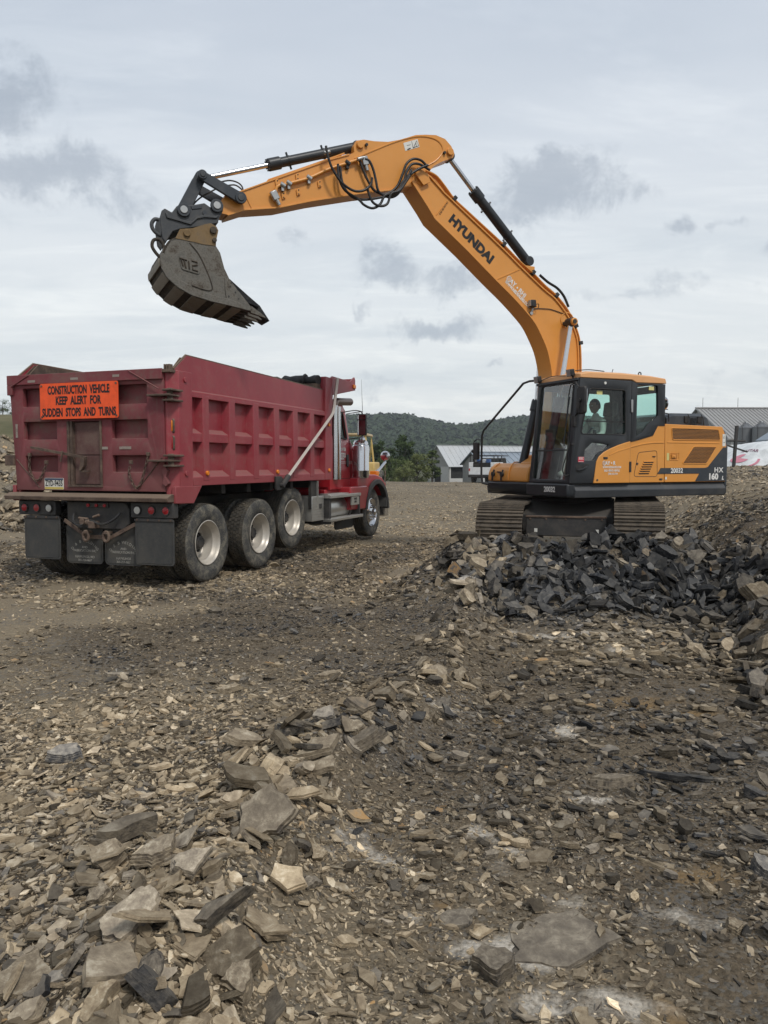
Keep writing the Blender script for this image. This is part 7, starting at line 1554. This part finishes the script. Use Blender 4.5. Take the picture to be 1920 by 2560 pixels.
# ---- white service pickup on the crest
def pickup():
    s = empty('service_truck', (7.55, 59.5, float(height(7.55, 59.5))), R(-24)); tag(s, 'white service pickup with ladder rack parked in front of the far sheds', 'pickup truck')
    B = lambda nm, mt, *bx, bv=.03, par=s: MB().box(*bx).build(nm, M[mt], par, bev=bv)
    b = B('utility_body', 'whitep', -1.05, 1.05, 0, 2.4, .65, 1.25); B('body_side', 'whitep', -1.05, -.70, 0, 2.4, 1.25, 1.62); B('body_side', 'whitep', .70, 1.05, 0, 2.4, 1.25, 1.62)
    B('cab', 'whitep', -.95, .95, 2.5, 4.6, .6, 1.25); m = MB(); m.prism([(2.5, 1.25), (4.5, 1.25), (4.0, 1.95), (2.6, 1.95)], -.85, .85, 'x'); m.build('cab_glass', M['dark'], s, bev=.05); B('cab_roof', 'whitep', -.86, .86, 2.6, 4.0, 1.95, 2.0); B('bonnet', 'whitep', -.92, .92, 4.6, 5.7, .6, 1.15)
    B('rear_bumper', 'plastic', -1.05, 1.05, -.15, 0, .45, .66); B('chassis', 'frame', -.8, .8, 0, 5.6, .4, .6)
    for x in (-.9, .9):
        for y in (.9, 4.9):
            w_ = empty('wheel', (x, y, .40), 0, s); m = MB(); m.lathe([(-.13, .22), (-.13, .37), (-.09, .40), (.09, .40), (.13, .37), (.13, .22)], (0, 0, 0), 'x', 24); m.build('tyre', M['rubber'], w_); m = MB(); m.lathe([(-.10, .001), (-.08, .22), (.08, .22), (.10, .001)], (0, 0, 0), 'x', 20); m.build('rim', M['alum'], w_)
    r = empty('ladder_rack', (0, 0, 0), 0, s)
    for x in (-.95, .95):
        for y in (.1, 1.2, 2.3): m = MB(); m.box(x-.03, x+.03, y-.03, y+.03, 1.6, 2.15); m.build('rack_post', M['plastic'], r)
        m = MB(); m.box(x-.03, x+.03, 0, 4.3, 2.12, 2.18); m.build('rack_rail', M['plastic'], r)
    for y in (.1, .8, 1.5, 2.3, 4.2): m = MB(); m.box(-.95, .95, y-.03, y+.03, 2.12, 2.17); m.build('rack_bar', M['plastic'], r)
    B('tail_panel', 'dark', -.68, .68, .0, .04, 1.25, 1.60, bv=0); 
    for x, mt in ((-.35, 'bluep'), (.05, 'whitep'), (.4, 'bluep')): B('tool_case', mt, x-.14, x+.14, .3, .8, 1.25, 1.85)
    for x in (-.98, .98): B('tail_light', 'redlens', x-.05, x+.05, -.02, .01, .95, 1.15, bv=0)
pickup()
# ---- yellow machine behind the truck bonnet
def loader():
    s = empty('yellow_loader', (-1.55, 38.5, float(height(-1.55, 38.5))), R(-8)); tag(s, 'yellow machine with beige cab roof half hidden behind the red truck bonnet', 'loader')
    B = lambda nm, mt, *bx, bv=.03, par=s: MB().box(*bx).build(nm, M[mt], par, bev=bv)
    B('body', 'yellowp', -.9, .9, -1.5, 1.6, .6, 1.25, bv=.08); B('bonnet', 'yellowp', .2, 1.38, -1.9, -.2, 1.0, 1.62, bv=.06)
    m = MB(); m.prism([(-1.1, 2.93), (-1.1, 3.02), (.9, 3.02), (.95, 2.88), (.8, 2.88)], -1.3, .6); m.build('cab_roof', M['beigep'], s, bev=.04)
    for (x, y) in ((-1.0, -1.2), (.82, -1.2), (-1.0, .5), (.82, .5)):
        m = MB(); m.tube([(x+(.18 if x > 0 else 0), y, 1.25), (x, y, 2.9)], .05, 6); m.build('cab_post', M['yellowp' if x > 0 else 'plastic'], s)
    m = MB(); m.box(-.98, .80, -1.19, -1.17, 1.3, 2.88); m.build('cab_glass', M['glass'], s); m = MB(); m.box(.84, .86, -1.15, .45, 1.3, 2.88); m.build('cab_glass', M['glass'], s)
    B('seat', 'plastic', -.5, .1, -.4, .2, 1.25, 2.3, bv=.08)
    for x in (-1.15, 1.15):
        for y in (-1.2, 1.2):
            w_ = empty('wheel', (x, y, .62), 0, s); m = MB(); m.lathe([(-.2, .34), (-.2, .56), (-.14, .62), (.14, .62), (.2, .56), (.2, .34)], (0, 0, 0), 'x', 28); m.build('tyre', M['rubber'], w_); m = MB(); m.lathe([(-.12, .001), (-.1, .34), (.1, .34), (.12, .001)], (0, 0, 0), 'x', 20); m.build('rim', M['yellowp'], w_)
    B('bucket', 'mudst', -1.2, 1.2, -2.7, -2.1, .1, .7); B('lift_arm', 'yellowp', -.75, -.6, -2.3, -.4, .5, .75); B('lift_arm', 'yellowp', .6, .75, -2.3, -.4, .5, .75)
loader()

# ---- the air: a thin even haze over the whole place, the sky outside it
hz = MB().box(-1800, 1800, -1800, 1800, -12, 95).build('haze', [], None, 0)
hm_ = bpy.data.materials.new('air'); hm_.use_nodes = True; hm_.node_tree.nodes.clear(); ht = NT(hm_.node_tree)
pv = ht.add('ShaderNodeVolumePrincipled', {'Color': (.84, .90, 1.0, 1), 'Density': .00022, 'Anisotropy': .0})
ht.l.new(pv.outputs[0], ht.add('ShaderNodeOutputMaterial').inputs['Volume']); hz.data.materials.append(hm_); tag(hz, 'thin bluish air haze over the valley', kind='stuff')

# ================================================================== SINGLE ROCKS AND SLABS
def slab(x, y, w_, el=.7, th=.2, az=0, lean=0, roll=0, tone=1.0, warm=.6, label=None, seed=0, n=6, sub=2, layers=3, lift=.3, cat='rock', name='shale_rock', group=None, shape=None):
    me = shape or rock_mesh(name, 1000+seed, n=n, sub=sub, layers=layers, el=el, th=th, mats=(M['sfo'], M['seo']))
    o = link(name, me); o.location = (x, y, float(height(x, y))+w_*th*lift+abs(math.sin(R(lean)))*w_*.22)
    q = Matrix.Rotation(R(roll), 3, 'Y') @ Matrix.Rotation(R(-lean) * -1, 3, 'X') @ Matrix.Rotation(R(az), 3, 'Z')
    o.rotation_euler = q.to_euler(); o.scale = (w_, w_, w_); o.color = (tone, warm, 0, 1); tag(o, label, cat, group); return o
# x, y, width, aspect, thickness, azimuth, lean towards the camera, roll, tone, warmth, label
NAMED = [
 (-.47,2.97,.34,.78,.13, 20,42,-6,1.05,.6,'largest tan slab of the left foreground, its dusty face tilted towards the camera'),
 (-.66,2.58,.26,.55,.16, 12,20,-10,1.9,.55,'cream white slab with dark broken edge in the left foreground'),
 (-.78,2.27,.28,.72,.12, 40,24,-12,1.85,.58,'mottled cream slab, widest pale one near the bottom left'),
 (-.83,2.72,.22,.6,.20, 25,18,-8,1.25,.7,'tan slab with grey edge right behind the cream white slab'),
 (-1.02,2.76,.20,.7,.22, -20,20,-14,1.20,.8,'brown slab left of the cream white slab'),
 (-.33,3.80,.36,.5,.10, 25,14,-10,1.05,.78,'broad tan slab lying among the chips, left of centre'),
 (-.31,3.66,.24,.55,.12, 10,16,-12,1.15,.82,'tan slab lapping over the front of the broad tan slab'),
 (-.10,4.02,.36,.38,.16, 28,14,-22,.80,.6,'long brown grey slab tilted up at the edge of the dug trough'),
 (-.33,4.14,.20,.55,.22, 15,18,-4,1.7,.35,'whitish slab behind the broad tan slab'),
 (-.50,3.97,.20,.5,.20, -10,14,4,1.6,.35,'whitish split slab with dark edge left of the broad tan slab'),
 (-.15,4.12,.18,.7,.2, 0,26,-8,1.1,.75,'square tan stone right of the whitish slab'),
 (-1.66,3.92,.24,.6,.16, 20,16,5,2.0,.22,'grey boulder streaked with white, left side of the picture'),
 (-.43,2.14,.17,.8,.45, 10,30,0,1.35,.72,'chunky tan block with slate blue sides at the bottom edge'),
 (-.75,1.93,.15,.55,.30, 60,24,-10,1.25,1.0,'rusty ochre elongated stone at the bottom left'),
 (-.65,2.06,.12,.7,.22, 80,62,5,1.1,.4,'grey upright stone above the ochre stone at the bottom left'),
 (-.36,2.86,.13,.55,.22, 85,70,0,.62,.8,'dark brown slab standing on end below the largest tan slab'),
 (-.26,3.00,.09,.8,.4, 30,40,10,1.4,.9,'orange stained stone with a dark half beside the trough'),
 (-.53,2.32,.30,.35,.22, 25,30,-18,.80,.5,'long dark edged slab half buried in soil below the cream slabs'),
 (-.45,2.22,.24,.7,.3, 30,28,-14,.62,.85,'big soil covered slab near the bottom, left of centre'),
 (-1.05,2.12,.22,.9,.12, 0,14,0,.95,.8,'wide flat brown slab at the bottom left edge'),
 (-.97,2.53,.12,.7,.35, 40,26,-8,1.3,.6,'small tan block with slate edge left of the mottled slab'),
 (-.28,2.77,.10,.7,.3, 5,24,0,1.25,.5,'pale squarish stone right of the soil covered slab'),
 (-1.08,5.25,.22,.4,.15, 8,10,-6,1.15,.85,'long tan slab lying alone in the middle of the chips'),
 (-.43,5.67,.21,.6,.18, 20,10,-8,1.1,.8,'tan slab on the chips behind the long one'),
 (-1.95,5.53,.23,.35,.12, 0,6,0,1.6,.5,'thin whitish slab on the dark gravel, left'),
 (-2.05,5.29,.10,.6,.3, 90,60,0,.9,.6,'small wedge standing upright in the dark gravel, left'),
 (.39,5.50,.23,.75,.18, 50,40,20,1.2,.7,'tan slab leaning on the rim of the trough, centre'),
 (.55,5.60,.20,.5,.2, 60,50,10,.9,.8,'brown slab behind the leaning tan slab on the rim'),
 (.30,5.75,.20,.6,.2, 20,20,-30,1.0,.8,'tan slab higher up the trough rim'),
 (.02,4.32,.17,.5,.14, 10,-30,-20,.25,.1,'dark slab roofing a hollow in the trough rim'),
 (1.20,3.94,.27,.5,.22, 8,-8,-8,.95,.6,'brown slab overhanging the floor of the trough, right of centre'),
 (.37,2.43,.18,.85,.42, 15,18,0,.85,.55,'large rounded brown block at the bottom, right of centre'),
 (.46,3.16,.11,.6,.3, 10,16,0,1.35,.5,'pointed pale stone alone on the trough floor'),
 (1.14,4.88,.12,.8,.5, 20,14,0,1.1,.3,'grey block on the bare trough floor'),
 (.97,2.87,.060,.8,.4, 30,30,0,1.9,1.0,'small bright ochre stone on the trough floor'),
 (1.56,3.06,.17,.7,.4, 80,16,0,1.6,.15,'pale grey boulder at the right edge'),
 (2.86,5.78,.27,.8,.2, 70,50,-14,1.15,.35,'large grey slab leaning at the right edge, half way down'),
 (2.32,6.45,.21,.7,.1, 20,12,8,.70,.05,'dark slate plate with pointed ends, right of centre'),
 (.15,2.87,.085,.8,.4, 0,14,0,1.0,.6,'small brown block beside the white dust patch'),
 (1.90,3.82,.20,.45,.2, -20,12,12,.75,.1,'dark slab pointing down at the right edge'),
 (1.64,4.06,.55,.10,.05, -6,6,4,.42,.1,'long thin dark blade of slate lying across the right side'),
 (1.89,4.30,.14,.4,.3, 0,10,0,.42,.05,'short black slate bar right of the blade'),
 (1.27,2.68,.11,.7,.3, 40,20,10,1.0,.9,'brown stone tipped on its edge at the lower right'),
 (.62,2.60,.55,.55,.035, 12,3,0,.95,.5,'cracked flat bedrock plate dusted white at the bottom right'),
 (.26,2.72,.24,.5,.05, 35,3,0,.95,.5,'smaller flat bedrock plate left of the cracked one'),
 (2.23,9.30,.36,.75,.14, 50,78,-8,.40,.45,'dark pointed slab standing on top of the heap before the tracks'),
 (2.60,9.12,.33,.65,.12, 85,76,3,.62,.35,'upright grey brown slab in the middle of the heap'),
 (3.46,8.95,.38,.85,.16, 70,80,10,.42,.55,'big dark brown slab standing below the right track'),
 (3.26,8.80,.50,.28,.12, 120,60,-30,.68,.45,'long narrow slab leaning left on the right part of the heap'),
 (3.76,8.50,.27,.8,.25, 60,72,0,.58,1.0,'rust brown squarish slab standing between heap and bank'),
 (2.85,9.00,.33,.6,.2, -20,32,10,.95,.65,'pale brown slab on the upper face of the heap'),
 (2.33,8.76,.26,.75,.1, 60,48,6,.70,.25,'grey plate leaning on the heap below the upright slab'),
 (1.94,8.93,.42,.5,.25, -25,28,16,1.05,.6,'long pale slab left of the middle of the heap'),
 (1.79,8.82,.25,.8,.08, 60,60,-4,.34,.0,'black slate plate below the long pale slab'),
 (1.12,9.42,.36,.6,.14, 10,64,-4,.48,.6,'brown slab lying on the left end of the heap by the left track'),
 (.86,9.55,.26,.6,.12, 60,66,18,.28,.4,'dark slab at the far left end of the heap'),
 (1.68,9.26,.34,.5,.08, -30,40,20,.50,.1,'slate sheet sliding down from under the tracks'),
 (1.30,9.30,.25,.6,.2, 10,30,-6,.85,.8,'brown block behind the left end of the heap'),
 (1.26,9.00,.46,.45,.1, 25,26,-14,.65,.35,'broad grey slab on the left face of the heap'),
 (1.24,8.66,.24,.5,.15, 70,70,30,.95,.6,'tan triangular slab beside a dark hollow at the foot of the heap'),
 (1.42,8.70,.30,.8,.1, 60,-50,0,.10,.0,'black slab roofing the hollow at the foot of the heap'),  # near-black tone paints the shade of the dark hole here
 (2.95,8.46,.40,.28,.08, 0,14,4,.55,.1,'long flat slate plate at the foot of the heap'),
 (2.60,8.34,.27,.5,.08, -20,18,10,.60,.2,'pointed slate plate at the foot of the heap'),
 (3.42,7.88,.30,.6,.45, 0,18,0,.60,.35,'dark block at the foot of the bank'),
 (3.35,8.42,.29,.5,.15, 10,20,-6,.75,.9,'rusty flat slab between heap and bank'),
 (3.86,7.88,.44,.7,.25, 20,52,-10,.72,.9,'large brown boulder slab on the bank at the right edge'),
 (3.98,8.38,.32,.85,.25, 70,64,-8,.60,.3,'large grey slab standing on the bank'),
 (3.72,7.48,.24,.8,.5, 20,24,0,.52,.4,'dark rounded block below the brown boulder slab'),
 (3.14,6.66,.20,.65,.5, 0,24,-4,.62,.85,'brown squared block with tan top edge at the right'),
 (3.26,6.42,.32,.55,.3, 75,66,16,.95,.9,'tall tan slab leaning at the right edge'),
 (3.07,6.33,.40,.5,.2, 0,-6,8,.68,.7,'overhanging slab with black gap beneath, right edge'),
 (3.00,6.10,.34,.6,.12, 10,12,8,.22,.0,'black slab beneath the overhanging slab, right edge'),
 (.97,7.43,.20,.65,.3, 20,40,-12,.8,.65,'squared brown block at the left rim of the trough'),
 (3.05,7.75,.15,.7,.5, 0,18,0,.85,.5,'pyramid shaped block on bare ground before the bank'),
]
for i, a in enumerate(NAMED):
    slab(*a, lift=.75 if (a[0] < .2 and a[1] < 4.3 and a[8] > .6 and a[4] < .25) else .25, seed=i, n=[5, 4, 6, 5][i % 4], layers=4 if a[4] > .14 else 2, sub=3)
# the rest: each its own object, alike ones share a label
SH = [rock_mesh('shale_rock', 3000+i, n=[4, 5, 5, 4, 6][i % 5], sub=2, layers=2+(i % 2), el=[.8, .6, .45, .7, .9][i % 5], th=[.10, .16, .26, .12, .34, .08][i % 6], jit=.18, corner=.36, mats=(M['sfo'], M['seo'])) for i in range(22)]
def many(n, pick, wr, lean, tone, warm, label, group, seed, name='shale_rock', split=5.0):
    r = random.Random(seed); k = 0
    while k < n:
        x, y = pick(r); 
        if any((x-a[0])**2+(y-.03-a[1])**2 < (.62*a[2]+.02)**2 for a in NAMED): continue
        w_ = wr[0]*(wr[1]/wr[0])**(r.random()**1.3); gx, gy = surf_frame(x, y)
        fl = seed == 1; tn_ = max(.62 if fl else .22, r.gauss(tone, .30)); wm_ = min(1, max(.30 if fl else 0, r.gauss(warm, .30))); kind_ = ('pale ' if tn_ > 1.25 else 'dark ' if tn_ < .7 else '')+('tan' if wm_ > .7 else 'brown' if wm_ > .35 else 'grey'); plc_ = 'nearer the camera' if y < split else 'farther from the camera'; big_ = 'large' if w_ > (wr[0]*wr[1])**.5 else 'small'
        lab = big_+' '+kind_+' '+label+', '+plc_; plc_ = big_+', '+plc_
        o = slab(x, y, w_, az=r.uniform(0, 360), lean=math.degrees(math.atan(float(gy)))*.8+abs(r.gauss(0, lean)), roll=-math.degrees(math.atan(float(gx)))*.8+r.gauss(0, lean*.7), tone=tn_, warm=wm_, label=lab, group=group+', '+kind_+', '+plc_, cat='rock', name=name, shape=SH[r.randrange(22)], th=.2, lift=.5)
        k += 1
edge = lambda y: float(np.interp(y, EDGE_Y, EDGE_X)); bankx = lambda y: float(np.interp(y, BANK_Y, BANK_X))
def p_left(r):
    y = r.uniform(1.9, 4.6); return (r.uniform(max(-.52*y-.1, -2.2), edge(y)-.02), y)
def p_rim(r):
    y = r.uniform(3.5, 8.8); return (edge(y)+r.gauss(-.06, .13), y)
def p_heap(r):
    x = r.uniform(.75, 4.1); return (x, r.uniform(8.1, 9.75))
def p_bank(r):
    y = r.uniform(4.8, 9.5); return (bankx(y)+r.uniform(-.45, 1.2), y)
def p_trough(r):
    y = r.uniform(2.3, 8.0); return (r.uniform(edge(y)+.15, min(bankx(y), .52*y+.1)), y)
def p_yard(r):
    y = r.uniform(4.6, 9.0); return (r.uniform(-.5*y, edge(y)-.3), y)
many(80, p_left, (.045, .10), 14, 1.12, .78, 'shale slab in the left foreground', 'broken slabs of the left foreground', 1, 'shale_rock', 2.8)
many(44, p_rim, (.07, .15), 24, .95, .65, 'slab on the trough rim', 'slabs along the trough rim', 2, 'shale_rock', 6.0)
many(56, p_heap, (.18, .42), 34, .72, .30, 'slate plate in the heap before the tracks', 'slate plates of the heap', 3, 'slate_plate', 9.0)
many(30, p_bank, (.14, .36), 30, .62, .42, 'slate slab on the right hand bank', 'slabs on the right bank', 4, 'slate_plate', 8.0)
many(24, p_trough, (.07, .13), 10, .85, .35, 'slab on the floor of the dug trough', 'slabs on the trough floor', 5)
many(14, p_yard, (.09, .17), 8, 1.1, .7, 'loose slab on the chips before the truck', 'loose slabs before the truck', 6, 'shale_rock', 6.5)
